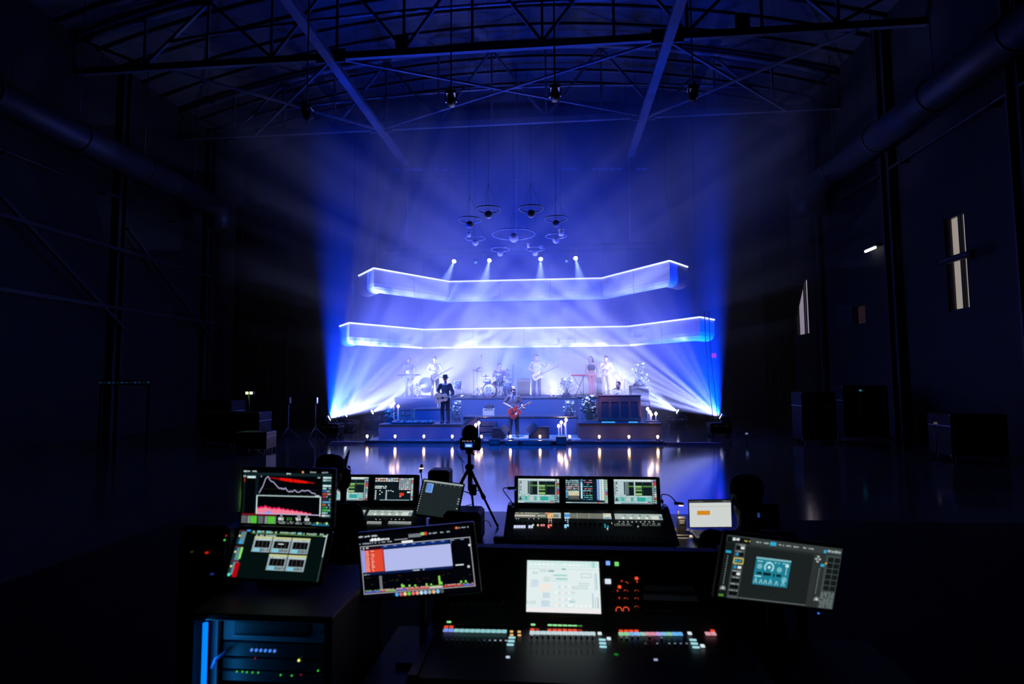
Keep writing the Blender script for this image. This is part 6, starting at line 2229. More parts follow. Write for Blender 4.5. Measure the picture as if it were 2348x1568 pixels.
WHT, CYAN, GRN, REDC, ORG, BLU = (215, 232, 236), (160, 216, 226), (150, 238, 160), (240, 70, 40), (232, 180, 110), (110, 150, 250)
for k in range(12):
    button('scribble_display', 1022 + 12.2 * k, 1446 + 0.25 * k, 11, 6.0, (120, 150, 235) if k < 2 else (140, 196, 200))
    button('scribble_display', 1220.5 + 12.6 * k, 1451.8 + 0.2 * k, 11.6, 6.8, (186, 206, 214))
    button('scribble_display', 1424 + 12.3 * k, 1454.5, 11, 6.2, [(140, 205, 160), (140, 205, 160), (120, 180, 230), (140, 190, 240), (150, 200, 180), (215, 150, 165), (215, 140, 160), (190, 160, 230), (120, 190, 225), (140, 195, 165), (105, 180, 240), (100, 175, 235)][k])
for px, py in ((1623, 1454), (1636, 1454)):
    button('scribble_display', px, py, 11, 6.2, (215, 150, 165))
for px, py, st in ((1023, 1438.5, 1), (1035, 1438.5, 1), (1220.5, 1445, 1), (1232, 1445, .4), (1260, 1446, 1), (1272, 1446, 1), (1283, 1446, 1), (1295, 1446, 1), (1307, 1446.5, 1), (1318, 1446.5, 1), (1330, 1447, .4),
                   (1424, 1448, 1), (1436, 1448, 1), (1447.5, 1448, 1), (1459.5, 1448, 1), (1634, 1447.5, 1)):
    button('mute_button', px, py, 9, 4.2, REDC if st == 1 else (150, 20, 12))
for px, py, st in ((1030, 1426, 1), (1222.5, 1432, 1), (1261, 1433, 1), (1272.5, 1433.3, 1), (1284, 1433.5, 1), (1295.5, 1433.6, 1), (1307, 1433.8, 1), (1318, 1434, 1), (1330, 1434.5, .4), (1357, 1434, 1)):
    button('select_button', px, py, 10, 4.8, GRN if st == 1 else (60, 130, 60))
for px, py in ((1174, 1463), (1172, 1471), (1170, 1479.3), (1381, 1468), (1382, 1476), (1383, 1484), (1589, 1468.4), (1592, 1476.6), (1596, 1485.2)):
    button('layer_button', px, py, 15, 3.2, CYAN)
for px, py in ((1173, 1449), (1173, 1457), (1190.5, 1449.5), (1191, 1457.5)):
    button('layer_button', px, py, 7.5, 3.0, ORG)
for px, py in ((1383, 1432.7), (1375, 1453.5), (1396, 1465.3), (1581.5, 1453.2), (1611, 1482)):
    button('page_button', px, py, 8.5, 5, WHT)
# faders
SLOT = MB().box((0, 0, 0.0006), (0.004, 0.10, 0.0012)).mesh('fader_slot', BLACK)
CAPM = MB().box((0, 0, 0.008), (0.011, 0.022, 0.014), 0.003).mesh('fader_cap', M('fader_grey', (0.10, 0.11, 0.12), 0.35))
LEDM = [MB().box((0, 0, 0.001), (0.009, 0.007, 0.002), 0.0005).mesh('fader_line', lit((int(200 * q), int(215 * q), int(240 * q)))) for q in (0.18, 0.35, 0.6, 0.85)]
fad = [(1024 + 12.4 * k, 1473 + 0.25 * k, 0 if k < 5 else min(3, k - 6 + 0)) for k in range(12)]
fad = [(px, py, max(-1, q)) for px, py, q in fad]
fad += [(1219 + 12.7 * k, 1463 + 0.2 * k, (3, 2, 1, 0, -1, -1, -1, -1, -1, -1, -1, -1)[k]) for k in range(12)]
fad += [(1424.5, 1467.5, 2), (1437, 1468.5, 2), (1449.5, 1465, 2), (1462.5, 1465, 2), (1480, 1482.3, 1), (1489, 1465, 2), (1507, 1482.5, 2), (1516.5, 1469, 2), (1534.5, 1482.4, 2), (1547.5, 1482.3, 2), (1561, 1482.4, 2), (1574.5, 1482.3, 2)]
for i, (px, py, q) in enumerate(fad):
    bay = i // 12
    bx = (1022 + 12.4 * (i % 12), 1219 + 12.7 * (i % 12), 1424.5 + 13.4 * (i % 12))[bay]
    inst(SLOT, 'fader_slot', D, on_plane(bx, 1478, FP0, FN), RF)
    cpt = on_plane(px, py, FP0, FN)
    o = inst(CAPM, 'fader_cap', D, cpt, RF)
    if q >= 0:
        inst(LEDM[int(q)], 'fader_line', o, cpt + FN * 0.0152, None)
# upper control panel
for px, py, c in ((1394, 1291, (130, 170, 250)), (1414, 1293, (120, 215, 110)), (1394, 1333, (215, 228, 240))):
    button('panel_button', px, py, 9 if py < 1300 else 13, 8 if py < 1300 else 9.5, c, 'P')
for px, py in ((1459.5, 1326), (1420.5, 1345.5)):
    button('red_button', px, py, 7, 5.4, (250, 84, 48), 'P')
for px, py in ((1425.5, 1332), (1416, 1354.5), (1420, 1371), (1461, 1334)):
    button('red_lamp', px, py, 2.6, 3.0, (240, 60, 36), 'P')
KN = MB().lathe([(0.017, 0), (0.016, 0.012), (0.013, 0.016), (0, 0.016)], 16).mesh('rotary_knob', PLASTIC)


def arc_mesh(r, a0, a1):
    m = MB()
    n = 10
    pts = [(r * math.cos(a0 + (a1 - a0) * k / n), r * math.sin(a0 + (a1 - a0) * k / n), 0.003) for k in range(n + 1)]
    return m.tube(pts, 0.0034, 5).mesh('ring_light', lit((255, 92, 56), 1.0))


ARC = [arc_mesh(0.019, 0.3, 2.6), arc_mesh(0.022, 0.4, 1.6), arc_mesh(0.028, -0.2, 3.5)]
for px, py, k in ((1435, 1340, 1), (1435, 1358, 0), (1459.5, 1358, 0), (1435, 1376, 0), (1459.5, 1376, 0), (1419, 1399, 2), (1435.5, 1399, 2), (1459.5, 1395, 0)):
    c = on_plane(px, py, PE, PN)
    o = inst(KN, 'rotary_knob', D, c, RP)
    o.scale = (0.62, 0.62, 0.9)
    q = inst(ARC[k], 'ring_light', o, c, None)
    q.scale = (0.85, 0.85, 1)
TAPE = M('label_tape', (0.55, 0.56, 0.60), 0.8)
for k, (x0, x1, y) in enumerate(((1477, 1592, 1349.5), (1475, 1600, 1370.5))):
    a, b2 = on_plane(x0, y, PE, PN), on_plane(x1, y, PE, PN)
    MB().box((0, 0, 0.001), ((b2 - a).length, 0.026, 0.002), m=Matrix.Translation((a + b2) / 2) @ RP.to_matrix().to_4x4()).build('label_tape', TAPE, D)
SB = MB().box((0, 0, 0.004), (0.016, 0.012, 0.008), 0.002).mesh('dark_button', PLASTIC)
for j in range(3):
    for k in range(9):
        inst(SB, 'dark_button', D, on_plane(1482 + k * 13.5, 1360 + j * 15 + 23 * (j > 0), PE, PN), RP)
for k in range(9):
    inst(KN, 'rotary_knob', D, on_plane(1036 + k * 14, 1380, PE, PN), RP)
# small lamps on the arm rest
for px, py, c in ((1164.5, 1506, (200, 212, 235)), (1503.5, 1512, (150, 165, 200)), (1413, 1500, (10, 110, 36))):
    p = on_plane(px, py, Vector((0, 2.296, 0.85)), Vector((0, -1, 0)))
    MB().box((p.x, 2.295, p.z), (0.016, 0.008, 0.007), 0.002).build('edge_lamp', lit(c), D)

# ------------------------------------------------------------------ equipment rack at lower left with two displays on it
RY = 2.35
x0, x1 = P(430, 1430, RY).x, P(762, 1430, RY).x
zt = P(596, 1410, RY).z
R = thing('equipment_rack', 'open equipment rack at lower left with blue light tube', 'rack', ((x0 + x1) / 2, RY, 0))
RM = M('rack_paint', (0.05, 0.055, 0.06), 0.5)
for x in (x0 + 0.015, x1 - 0.015):
    MB().box((x, RY + 0.33, (zt - 0.03) / 2), (0.03, 0.66, zt - 0.03)).build('side_panel', RM, R)
MB().box(((x0 + x1) / 2, RY + 0.33, zt - 0.015), (x1 - x0, 0.66, 0.03), 0.004).build('top_panel', RM, R)
MB().box(((x0 + x1) / 2, RY + 0.65, (zt - 0.04) / 2), (x1 - x0 - 0.07, 0.02, zt - 0.04)).build('back_panel', RM, R)
MB().box(((x0 + x1) / 2, RY + 0.3, 0.06), (x1 - x0 - 0.07, 0.6, 0.06)).build('bottom_panel', RM, R)
for x in (x0 + 0.075, x1 - 0.045):
    MB().box((x, RY + 0.09, zt / 2), (0.03, 0.02, zt - 0.1)).build('rack_rail', STEEL, R)
BTUBE = glow('blue_tube', (0, 122, 245), 1.3)
tx = P(469, 1500, RY + 0.02).x
for a, b2 in ((zt - 0.05, 0.86), (0.85, 0.45)):
    MB().cyl((tx, RY + 0.02, a), (tx, RY + 0.02, b2), 0.011, n=12).build('light_tube', BTUBE, R)
ld = bpy.data.lights.new('tube_glow', 'AREA')
ld.shape = 'RECTANGLE'
ld.size, ld.size_y = 0.02, 0.6
ld.energy = 0.5
ld.color = (0.02, 0.36, 1.0)
lo = bpy.data.objects.new('tube_glow', ld)
COL.objects.link(lo)
lo.location = (tx + 0.014, RY + 0.0, 0.85)
lo.rotation_euler = (PI / 2, 0, math.radians(-62))
MB().cyl((tx, RY + 0.02, 0.862), (tx, RY + 0.02, 0.848), 0.014, n=12).build('tube_clip', BLACK, R)
# rack units
ux0, ux1 = P(487, 1450, RY + 0.1).x, P(741, 1450, RY + 0.1).x
zs = [P(600, y, RY + 0.08).z for y in (1424, 1482, 1520, 1550, 1578)]
for k in range(4):
    c = Vector(((ux0 + ux1) / 2, RY + 0.3, (zs[k] + zs[k + 1]) / 2))
    h = zs[k] - zs[k + 1] - 0.006
    u = MB().box(c + Vector((0, 0.02, 0)), (ux1 - ux0, 0.4, h), 0.004).build('rack_unit', M('unit_grey', (0.16, 0.17, 0.19), 0.5) if k == 0 else PLASTIC, R)
    if k == 0:
        a, b2 = P(533, 1443, RY + 0.1), P(703, 1443, RY + 0.1)
        MB().box(((a.x + b2.x) / 2, RY + 0.118, c.z + 0.006), (b2.x - a.x, 0.006, 0.05)).build('vent_slot', BLACK, u)
        MB().box(((a.x + b2.x) / 2, RY + 0.112, c.z - 0.026), (b2.x - a.x, 0.012, 0.008)).build('vent_lip', STEEL, u)
    for x in (ux0 + 0.012, ux1 - 0.012):
        MB().cyl((x, RY + 0.112, c.z), (x, RY + 0.122, c.z), 0.006, n=8).build('screw', CHROME, u)


def led(px, py, c, r=0.0042):
    p = P(px, py, RY + 0.115)
    MB().sph(p, r, 8, 6).build('status_light', lit(c), R)


for k in range(6):
    led(577 + k * 10.5, 1490 + 0.5 * k, (70, 130, 235), 0.007)
led(685, 1514, (240, 255, 120), 0.006)
for px, py in ((543, 1539.5), (556, 1540), (566, 1541), (579, 1541.5), (592, 1542), (643.5, 1547.5), (669, 1549), (729, 1537.5)):
    led(px, py, (60, 190, 50))
for px, py in ((690, 1547), (585, 1509)):
    led(px, py, (120, 18, 24))
MB().tube([P(486, 1530, RY + 0.05), P(495, 1510, RY + 0.03), P(512, 1500, RY + 0.05), P(520, 1492, RY + 0.11)], 0.008, 6).build('patch_cable', M('blue_cable', (0.1, 0.2, 0.5), 0.5), R)
monitor('flat_monitor', 'upper monitor at left showing audio spectrum graphs', (-1.363, 2.658, 1.62), (88.1, 0.3, -1.9), ui_rta(), zt, group='monitors')
monitor('touch_monitor', 'lower reclined monitor at left showing channel windows', (-1.395, 2.651, 1.342), (64.7, 1.5, -0.3), ui_channels(), zt, group='monitors')
monitor('computer_monitor', 'tilted monitor showing red and lilac audio tracks', (-0.705, 2.677, 1.312), (87.4, -7.2, -4.7), ui_daw(), T1, group='monitors')
monitor('plugin_monitor', 'tilted grey monitor at right showing teal plug-in panel', (0.987, 2.635, 1.318), (96.1, 8.8, 11.4), ui_plugin(), T1, group='monitors')
for c, nm, lab in ((P(1092, 1357, 2.66), 'power_lamp', None), (P(1877, 1406, 2.60), 'power_lamp', None)):
    par = [o for o in COL.objects if o.name in ('computer_monitor', 'plugin_monitor')]
    par = min(par, key=lambda o: abs(o.location.x - c.x))
    MB().box(c, (0.008, 0.006, 0.006), 0.001).build('power_lamp', lit((50, 120, 240)), par)

# ------------------------------------------------------------------ the two consoles on the second table
SP0 = Vector((0.21, 4.2, 0.99))
SN = Vector((0, -0.155, 0.35)).normalized()
RS = SN.to_track_quat('Z', 'Y').to_euler()


def console(label, cx, yaw, uis, strips, live):
    ang = math.radians(yaw)
    piv = Matrix.Translation((cx, 4.4, 0)) @ Matrix.Rotation(ang, 4, 'Z') @ Matrix.Translation((-0.21, -4.4, 0))
    t = thing('mixing_console', label, 'mixing console', (cx, 4.4, T2), 'three screen mixing consoles')
    mm = piv @ pose((0.21, 4.575, 1.273), (80, 0, 0))
    MB().box((0, 0, -0.045), (1.19, 0.255, 0.08), 0.008, m=mm).build('screen_housing', PLASTIC, t)
    for k, u in enumerate(uis):
        if u is not None:
            u.build(mm @ Matrix.Translation((-0.393 + 0.393 * k, 0.008, -0.005)), t, 'display')
    prof = [(4.33, T2), (4.19, 0.972), (4.2, 0.988), (4.56, 1.147), (4.66, 1.15), (4.68, T2)]
    MB().prism(prof, 0.21 - 0.62, 0.21 + 0.62, piv @ mY).build('control_surface', DESKM, t)
    for q in (-1, 1):
        MB().prism([(4.32, T2), (4.18, 0.972), (4.19, 0.998), (4.56, 1.165), (4.68, 1.165), (4.69, T2)], 0.21 + 0.635 * q - 0.015, 0.21 + 0.635 * q + 0.015, piv @ mY).build('end_cheek', PLASTIC, t)
    RSm = SN.to_track_quat('Z', 'Y').to_matrix().to_4x4()
    for k, u in enumerate(strips):
        if u is not None:
            pc = Vector((0.21 - 0.398 + 0.398 * k, 4.465, 0))
            pc.z = 0.99 + (pc.y - 4.2) * 0.155 / 0.35 + 0.0015
            u.build(piv @ Matrix.Translation(pc) @ RSm, t, 'strip_display')
    kn = MB().lathe([(0.009, 0), (0.008, 0.01), (0, 0.01)], 10, RSm).mesh('encoder', PLASTIC)
    fc = MB().box((0, 0, 0.006), (0.011, 0.02, 0.01), 0.002, m=RSm).mesh('fader_cap', M('fader_grey', (0.10, 0.11, 0.12), 0.35))
    for k in range(30):
        x = 0.21 - 0.57 + k * 0.039
        y = 4.385
        inst(kn, 'encoder', t, piv @ Vector((x, y, 0.99 + (y - 4.2) * 0.443)))
        y = 4.25
        inst(fc, 'fader_cap', t, piv @ Vector((x, y, 0.99 + (y - 4.2) * 0.443)))
    for px, py, pw, ph, c in live:
        p = on_plane(px, py, SP0, SN)
        kk = p.y / FOCAL_PX
        MB().box((0, 0, 0.003), (pw * kk, ph * kk * 1.35, 0.006), 0.0015, m=Matrix.Translation(p) @ RSm).build('lit_button', lit(c), t)
    return t


live = [(1180.5 + 5.5 * k + (6 if k > 4 else 0), 1208, 4.6, 6.5, (205, 215, 245)) for k in range(7)]
live += [(1222.5, 1204.3, 3.6, 3.6, (170, 230, 190)), (1233.5, 1204.6, 4, 3.8, (245, 200, 170)), (1241.5, 1204.6, 4, 3.8, (240, 150, 150)), (1247, 1204.6, 4, 3.8, (240, 140, 140)),
         (1258, 1207, 4.2, 8, (255, 120, 110)), (1263.3, 1204.6, 4.2, 4.2, (250, 130, 120)), (1296.5, 1207, 4.6, 8, (150, 215, 250)), (1302, 1205, 4.4, 4.6, (160, 220, 250)),
         (1387.5, 1206, 2.6, 9, (40, 160, 180)), (1394, 1208, 2.6, 5, (40, 160, 180)), (1402, 1200, 2.6, 3, (210, 220, 225)), (1393, 1213, 2.4, 4, (200, 205, 205)), (1463, 1207.5, 3, 2, (190, 195, 195))]
for px in (1184, 1189, 1213, 1224, 1235):
    live += [(px, 1189.5, 2, 1.5, (180, 190, 210))]
for px, c in ((1259, (230, 200, 190)), (1264, (230, 200, 190)), (1297, (170, 210, 250)), (1302, (170, 210, 250))):
    for py in (1190, 1194, 1198):
        live += [(px, py, 2.4, 1.6, c)]
for k in range(9):
    live += [(1420 + k * 9.8, 1196.5 + (k % 2) * 0.6, 3, 1.4, (170, 180, 185))]
for x0, n in ((1411, 8), (1474, 3), (1492, 5)):
    for k in range(n):
        live += [(x0 + k * 5, 1201.5, 4.4, 2.4, (96, 104, 98)), (x0 + k * 5, 1205, 4.4, 2.2, (70, 78, 72))]
console('centre mixing console with three lit screens and audio session', 0.21, 0, [ui_session(0), ui_grid(14), ui_session(5)], [ui_strip(1, 0), ui_strip(2, 1), ui_strip(3, 2)], live)
live2 = []
for x0, n in ((844, 7), (893, 11)):
    for k in range(n):
        live2 += [(x0 + k * 4.8, 1197 + k * 0.1, 4, 2.4, (168, 176, 172)), (x0 - 1 + k * 4.8, 1200.5 + k * 0.1, 4, 2.2, (140, 150, 146))]
for k in range(9):
    live2 += [(862 + k * 9, 1191 + (k % 2) * 0.6, 3, 1.4, (150, 158, 160))]
console('left mixing console half hidden behind the upper monitor', -1.80, 1.0, [None, ui_session(3), ui_macro()], [None, ui_strip(6, 2), ui_strip(7, 2)], live2)

# tablet on a small stand
tb = monitor('tablet', 'grey tablet display tilted beside the tripod', (-0.947, 4.285, 1.267), (59.3, 6.6, -1.3), ui_tablet(), T2, 0.012, depth=0.012)
# laptop
L = thing('laptop', 'open laptop with white page and orange block at right', 'laptop', (1.19, 4.5, T2))
lm = pose((1.189, 4.568, 1.117), (92.2, -0.7, 3.1))
MB().box((0, 0, -0.004), (0.346, 0.226, 0.007), 0.003, m=lm).build('lid', PLASTIC, L)
ui_page().build(lm, L)
MB().box((1.19, 4.44, T2 + 0.035), (0.345, 0.24, 0.016), 0.004).build('base', M('laptop_grey', (0.12, 0.12, 0.13), 0.4, 0.5), L)
for j in range(4):
    for k in range(11):
        MB().box((1.05 + k * 0.028, 4.41 + j * 0.032, T2 + 0.0445), (0.023, 0.026, 0.003), 0.0008).build('key', BLACK, L)
MB().box((1.19, 4.44, T2 + 0.013), (0.30, 0.2, 0.026), 0.006).build('riser_pad', RUBBER, L)

# paper lit by a gooseneck lamp, with a dark radio standing on it
pa = [on_plane(px, py, Vector((0, 0, T2 + 0.004)), Vector((0, 0, 1))) for px, py in ((1530, 1211), (1543, 1208), (1582, 1216), (1594, 1230), (1545, 1230))]
m = MB()
m.prism([(p.x, p.y) for p in pa][::-1], T2 + 0.001, T2 + 0.004)
tag(m.build('paper_sheet', M('paper', (0.75, 0.68, 0.58), 0.8)), 'white paper lit by the gooseneck lamp on the table', 'paper')
p = P(1563, 1217, 4.52)
p.z = T2 + 0.004
t = thing('two_way_radio', 'dark upright radio standing on the lit paper', 'radio', p)
MB().box(p + Vector((0, 0, 0.075)), (0.07, 0.045, 0.15), 0.01).build('radio_body', PLASTIC, t)
MB().box(p + Vector((0, 0, 0.008)), (0.1, 0.08, 0.016), 0.005).build('charger', BLACK, t)
MB().cyl(p + Vector((-0.022, 0, 0.15)), p + Vector((-0.022, 0, 0.20)), 0.006, n=8).build('antenna', RUBBER, t)
MB().box(p + Vector((0, -0.024, 0.11)), (0.04, 0.004, 0.03), 0.001).build('speaker_grille', GRILL, t)


def gooseneck(label, pts, tip, col, light=0.0, group='gooseneck lamps'):
    pts = [Vector(q) for q in pts]
    sm = []
    for k in range(len(pts) - 1):
        p0, p1, p2, p3 = pts[max(k - 1, 0)], pts[k], pts[k + 1], pts[min(k + 2, len(pts) - 1)]
        for i in range(5):
            s2 = i / 5
            sm.append(0.5 * ((2 * p1) + (p2 - p0) * s2 + (2 * p0 - 5 * p1 + 4 * p2 - p3) * s2 ** 2 + (3 * p1 - p0 - 3 * p2 + p3) * s2 ** 3))
    sm.append(pts[-1])
    t = thing('gooseneck_lamp', label, 'lamp', pts[0], group)
    MB().tube(sm, 0.0045, 6).build('neck', BLACK, t)
    MB().cyl(pts[0] - Vector((0, 0, 0.012)), pts[0] + Vector((0, 0, 0.012)), 0.012, n=10).build('socket', BLACK, t)
    d = Vector(tip)
    MB().cyl(pts[-1] - d * 0.02, pts[-1] + d * 0.05, 0.012, n=10).build('lamp_head', BLACK, t)
    MB().box(pts[-1] + d * 0.03 + Vector((0, -0.006, -0.012)), (0.036, 0.014, 0.008), 0.002).build('lamp_led', glow('goose_%d%d' % (int(col[0]), int(col[2])), col, 2.0), t)
    if light:
        o = spot(pts[-1] + Vector((0.012, -0.008, -0.03)), on_plane(1556, 1224, Vector((0, 0, T2)), Vector((0, 0, 1))), light, (1.0, 0.78, 0.55), 58, 0.15, 0.008)
    return t


gooseneck('gooseneck lamp glowing at right of centre console', [P(1518, 1150, 4.5), P(1518, 1134, 4.5), P(1536, 1137, 4.48), P(1552, 1154, 4.46)], (1, 0, -0.1), (245, 205, 245), 6.0)
gooseneck('gooseneck lamp bent left of the centre console', [P(1177, 1156, 4.5), P(1170, 1146, 4.5), P(1153, 1121, 4.5), P(1170, 1119, 4.5)], (1, 0, 0), (40, 60, 120))
gooseneck('gooseneck lamp with warm tip right of left console', [P(969, 1140, 4.75), P(968, 1105, 4.75), P(966, 1088, 4.72), P(965, 1078, 4.7)], (0.2, -0.1, 1), (255, 226, 180))

# small speaker and dark case on the second table
a, b2 = P(980, 1110, 4.95), P(1029, 1079, 4.95)
t = thing('desk_speaker', 'small dark red desk speaker behind the tablet', 'speaker', ((a.x + b2.x) / 2, 4.95, T2))
MB().box(((a.x + b2.x) / 2, 5.05, (T2 + b2.z) / 2), (b2.x - a.x, 0.2, b2.z - T2), 0.02).build('cabinet', M('maroon_paint', (0.06, 0.012, 0.015), 0.5), t)
for z, r in ((0.30, 0.03), (0.16, 0.06)):
    MB().cyl(((a.x + b2.x) / 2, 4.945, T2 + z), ((a.x + b2.x) / 2, 4.96, T2 + z), r, n=18).build('driver', RUBBER, t)
a, b2 = P(1014, 1236, 4.16), P(1101, 1177, 4.16)
t = thing('computer_case', 'dark rounded computer case left of centre console', 'computer', ((a.x + b2.x) / 2, 4.16, T2))
MB().box(((a.x + b2.x) / 2, 4.3, (T2 + b2.z) / 2), (b2.x - a.x, 0.26, b2.z - T2), 0.025).build('case_shell', M('case_dark', (0.02, 0.022, 0.026), 0.6), t)
MB().box(((a.x + b2.x) / 2, 4.166, (T2 + b2.z) / 2), ((b2.x - a.x) * 0.85, 0.01, (b2.z - T2) * 0.8), 0.004).build('front_plate', PLASTIC, t)
MB().box((b2.x - 0.04, 4.158, b2.z - 0.04), (0.012, 0.008, 0.012), 0.002).build('power_button', STEEL, t)
a = on_plane(1145, 1240, Vector((0, 0, T2)), Vector((0, 0, 1)))
t = thing('power_adapter', 'small dark power block on the table edge', 'adapter', a)
MB().box(a + Vector((0, 0, 0.016)), (0.09, 0.05, 0.03), 0.006).build('block', RUBBER, t)
MB().tube([a + Vector((0.045, 0, 0.016)), a + Vector((0.1, 0.02, 0.02)), a + Vector((0.16, 0.0, 0.008)), a + Vector((0.2, -0.05, 0.006))], 0.004, 5).build('lead', RUBBER, t)
# loose cables on the second table and at the consoles
for k, (pp, lab) in enumerate((([(1062, 1175), (1066, 1160), (1082, 1156), (1098, 1168), (1104, 1190), (1100, 1205)], 'looped black cable left of the tripod leg'),
                               ([(1470, 1236), (1474, 1242), (1470, 1250), (1466, 1256)], 'short cable hanging at the table front edge'),
                               ([(1104, 1200), (1112, 1193), (1122, 1197), (1126, 1208)], 'small cable loop beside the tripod foot'))):
    pts = []
    for i, (px, py) in enumerate(pp):
        q = P(px, py, 4.62 if k != 1 else 4.12)
        pts.append(q)
    tag(MB().tube(pts, 0.004, 5).build('cable', RUBBER), lab, 'cable', 'loose cables')

# ------------------------------------------------------------------ camera on tripod standing on the second table
TY = 4.72
c = P(1078, 1017, TY)
t = thing('tripod', 'black tripod standing on the second table', 'tripod', (c.x, TY, T2))
apex = P(1076, 1072, TY)
MB().cyl(P(1076, 1034, TY), P(1077, 1125, TY), 0.016, n=12).build('centre_column', BLACK, t)
MB().box(P(1077, 1070, TY), (0.075, 0.07, 0.05), 0.015).build('spider', BLACK, t)
MB().box(P(1077, 1034, TY), (0.06, 0.06, 0.05), 0.012).build('pan_head', BLACK, t)
MB().cyl(P(1080, 1036, TY - 0.02), P(1088, 1043, TY - 0.03), 0.007, n=8).build('pan_handle', BLACK, t)
ft = on_plane(1141, 1206, Vector((0, 0, T2 + 0.008)), Vector((0, 0, 1)))
feet = [ft, Vector((2 * apex.x - ft.x - 0.02, ft.y + 0.05, T2 + 0.008)), Vector((apex.x - 0.02, TY + 0.38, T2 + 0.008))]
for q in feet:
    mid = apex.lerp(q, 0.5)
    lo = MB().cyl(apex, mid, 0.014, 0.013, n=10).build('leg', BLACK, t)
    MB().cyl(mid, q, 0.010, 0.009, n=10).build('lower_tube', BLACK, lo)
    MB().cyl(mid - (q - apex).normalized() * 0.02, mid + (q - apex).normalized() * 0.02, 0.018, n=10).build('leg_lock', BLACK, lo)
    MB().sph(q + Vector((0, 0, 0.004)), 0.012, 8, 6).build('rubber_foot', RUBBER, lo)
    MB().cyl(apex.lerp(q, 0.38), Vector((apex.x, apex.y, apex.lerp(q, 0.45).z)), 0.005, n=6).build('spreader', BLACK, t)
k2 = TY / FOCAL_PX
t = thing('video_camera', 'small camera with lit rear screen and fuzzy microphone', 'camera', c - Vector((0, 0, 0.06)))
MB().box(c, (45 * k2, 0.07, 28 * k2), 0.012).build('camera_body', PLASTIC, t)
MB().cyl(c + Vector((0, 0.03, 0)), c + Vector((0, 0.14, 0)), 0.038, n=18).build('lens', PLASTIC, t)
MB().box(c + Vector((20 * k2, 0.0, -0.003)), (9 * k2, 0.085, 29 * k2), 0.012).build('grip', RUBBER, t)
u = UI(29 * k2, 18 * k2, '02040a', 41)
u.r(0.18, 0.35, 0.82, 0.9, '1040b0', 1)
u.r(0.24, 0.5, 0.76, 0.88, '5a9cf0', 2)
u.r(0.3, 0.62, 0.7, 0.76, 'dce8ff', 3)
u.txt(0.02, 0.06, 0.96, 0.12, 'c0c8cc', 2, 0.6)
u.r(0.42, 0.06, 0.56, 0.14, 'b02030', 3)
u.build(Matrix.Translation(c + Vector((-2 * k2, -0.0352, 0))) @ Matrix.Rotation(PI / 2, 4, 'X'), t)
MB().sph(P(1078, 994, TY), (19 * k2, 0.06, 20 * k2), 14, 10).build('fuzzy_microphone', MATTE, t)
MB().cyl(P(1078, 1004, TY), P(1078, 1000, TY), 0.01, n=8).build('shoe_mount', BLACK, t)
tag(MB().tube([P(1057, 1008, TY), P(1046, 1011, TY), P(1041, 1028, TY), P(1048, 1045, TY), P(1066, 1062, TY)], 0.003, 5).build('cable', RUBBER), 'inner cable looping from the tripod camera', 'cable', 'loose cables')
tag(MB().tube([P(1057, 1014, TY), P(1049, 1016, TY), P(1046, 1032, TY), P(1058, 1052, TY), P(1064, 1090, TY), P(1060, 1120, TY)], 0.003, 5).build('cable', RUBBER), 'outer cable hanging down from the tripod camera', 'cable', 'loose cables')
q = P(1085, 1123, TY - 0.05)
t = thing('battery_pack', 'small black battery box hanging on the tripod', 'battery', q)
MB().box(q, (15 * k2, 0.03, 24 * k2), 0.006).build('pack', PLASTIC, t)
MB().cyl(q + Vector((0, 0, 12 * k2)), P(1080, 1082, TY - 0.03), 0.003, n=5).build('strap', RUBBER, t)

# ------------------------------------------------------------------ people at the control position, seen from behind
SITB = dict(SIT)
DARKC = cloth('charcoal_hoodie', (0.010, 0.012, 0.014))
BRN = M('brown_hair', (0.03, 0.014, 0.010), 0.6)
Yp = 3.45
hp0 = P(1714, 1141, Yp)
s = 1.86 / 1.78
foot = Vector((hp0.x, Yp, hp0.z - 1.325 * s))
person('operator seen from behind before the laptop in dark hoodie', foot, PI, dict(SITB, wrL=(-0.22, -0.40, 0.84), wrR=(0.26, -0.36, 0.82), shL=(-0.205, -0.02, 1.07), shR=(0.205, -0.02, 1.07)), 1.86, DARKC, BLK, 'long', 'short', BRN, ('cap', M('brown_cap', (0.02, 0.010, 0.008), 0.9)), None, features=False, voxel=0.011)


def stool(label, f, seat):
    t = thing('bar_stool', label, 'stool', (f.x, f.y, 0), 'stools')
    MB().lathe([(0.17, 0), (0.19, 0.02), (0.18, 0.06), (0, 0.065)], 20, Matrix.Translation((f.x, f.y - 0.03, seat - 0.065))).build('seat', RUBBER, t)
    MB().cyl((f.x, f.y - 0.03, 0.03), (f.x, f.y - 0.03, seat - 0.06), 0.03, n=12).build('post', BLACK, t)
    MB().torus((f.x, f.y - 0.03, foot_z(f)), 0.2, 0.012, 28, 6).build('foot_ring', CHROME, t)
    for k in range(2):
        a = k * PI / 2
        MB().bar((f.x - 0.2 * math.cos(a), f.y - 0.03 - 0.2 * math.sin(a), foot_z(f)), (f.x + 0.2 * math.cos(a), f.y - 0.03 + 0.2 * math.sin(a), foot_z(f)), 0.016).build('ring_spoke', BLACK, t)
    MB().lathe([(0.24, 0), (0.24, 0.015), (0.04, 0.04), (0, 0.04)], 24, Matrix.Translation((f.x, f.y - 0.03, 0.001))).build('base', BLACK, t)


def foot_z(f):
    return max(0.12, f.z - 0.01)


stool('tall stool under the operator at right', foot, foot.z + 0.50 * s)
Yp = 3.55
hp0 = P(744, 1087, Yp)
foot = Vector((hp0.x, Yp, hp0.z - 1.325))
person('operator in dark cap sitting behind the upper left monitor', foot, PI, SITB, 1.78, BLK, BLK, 'long', 'short', None, ('cap', M('black_cap', (0.010, 0.010, 0.012), 0.9)), None, features=False)
stool('tall stool under the operator at left', foot, foot.z + 0.50)
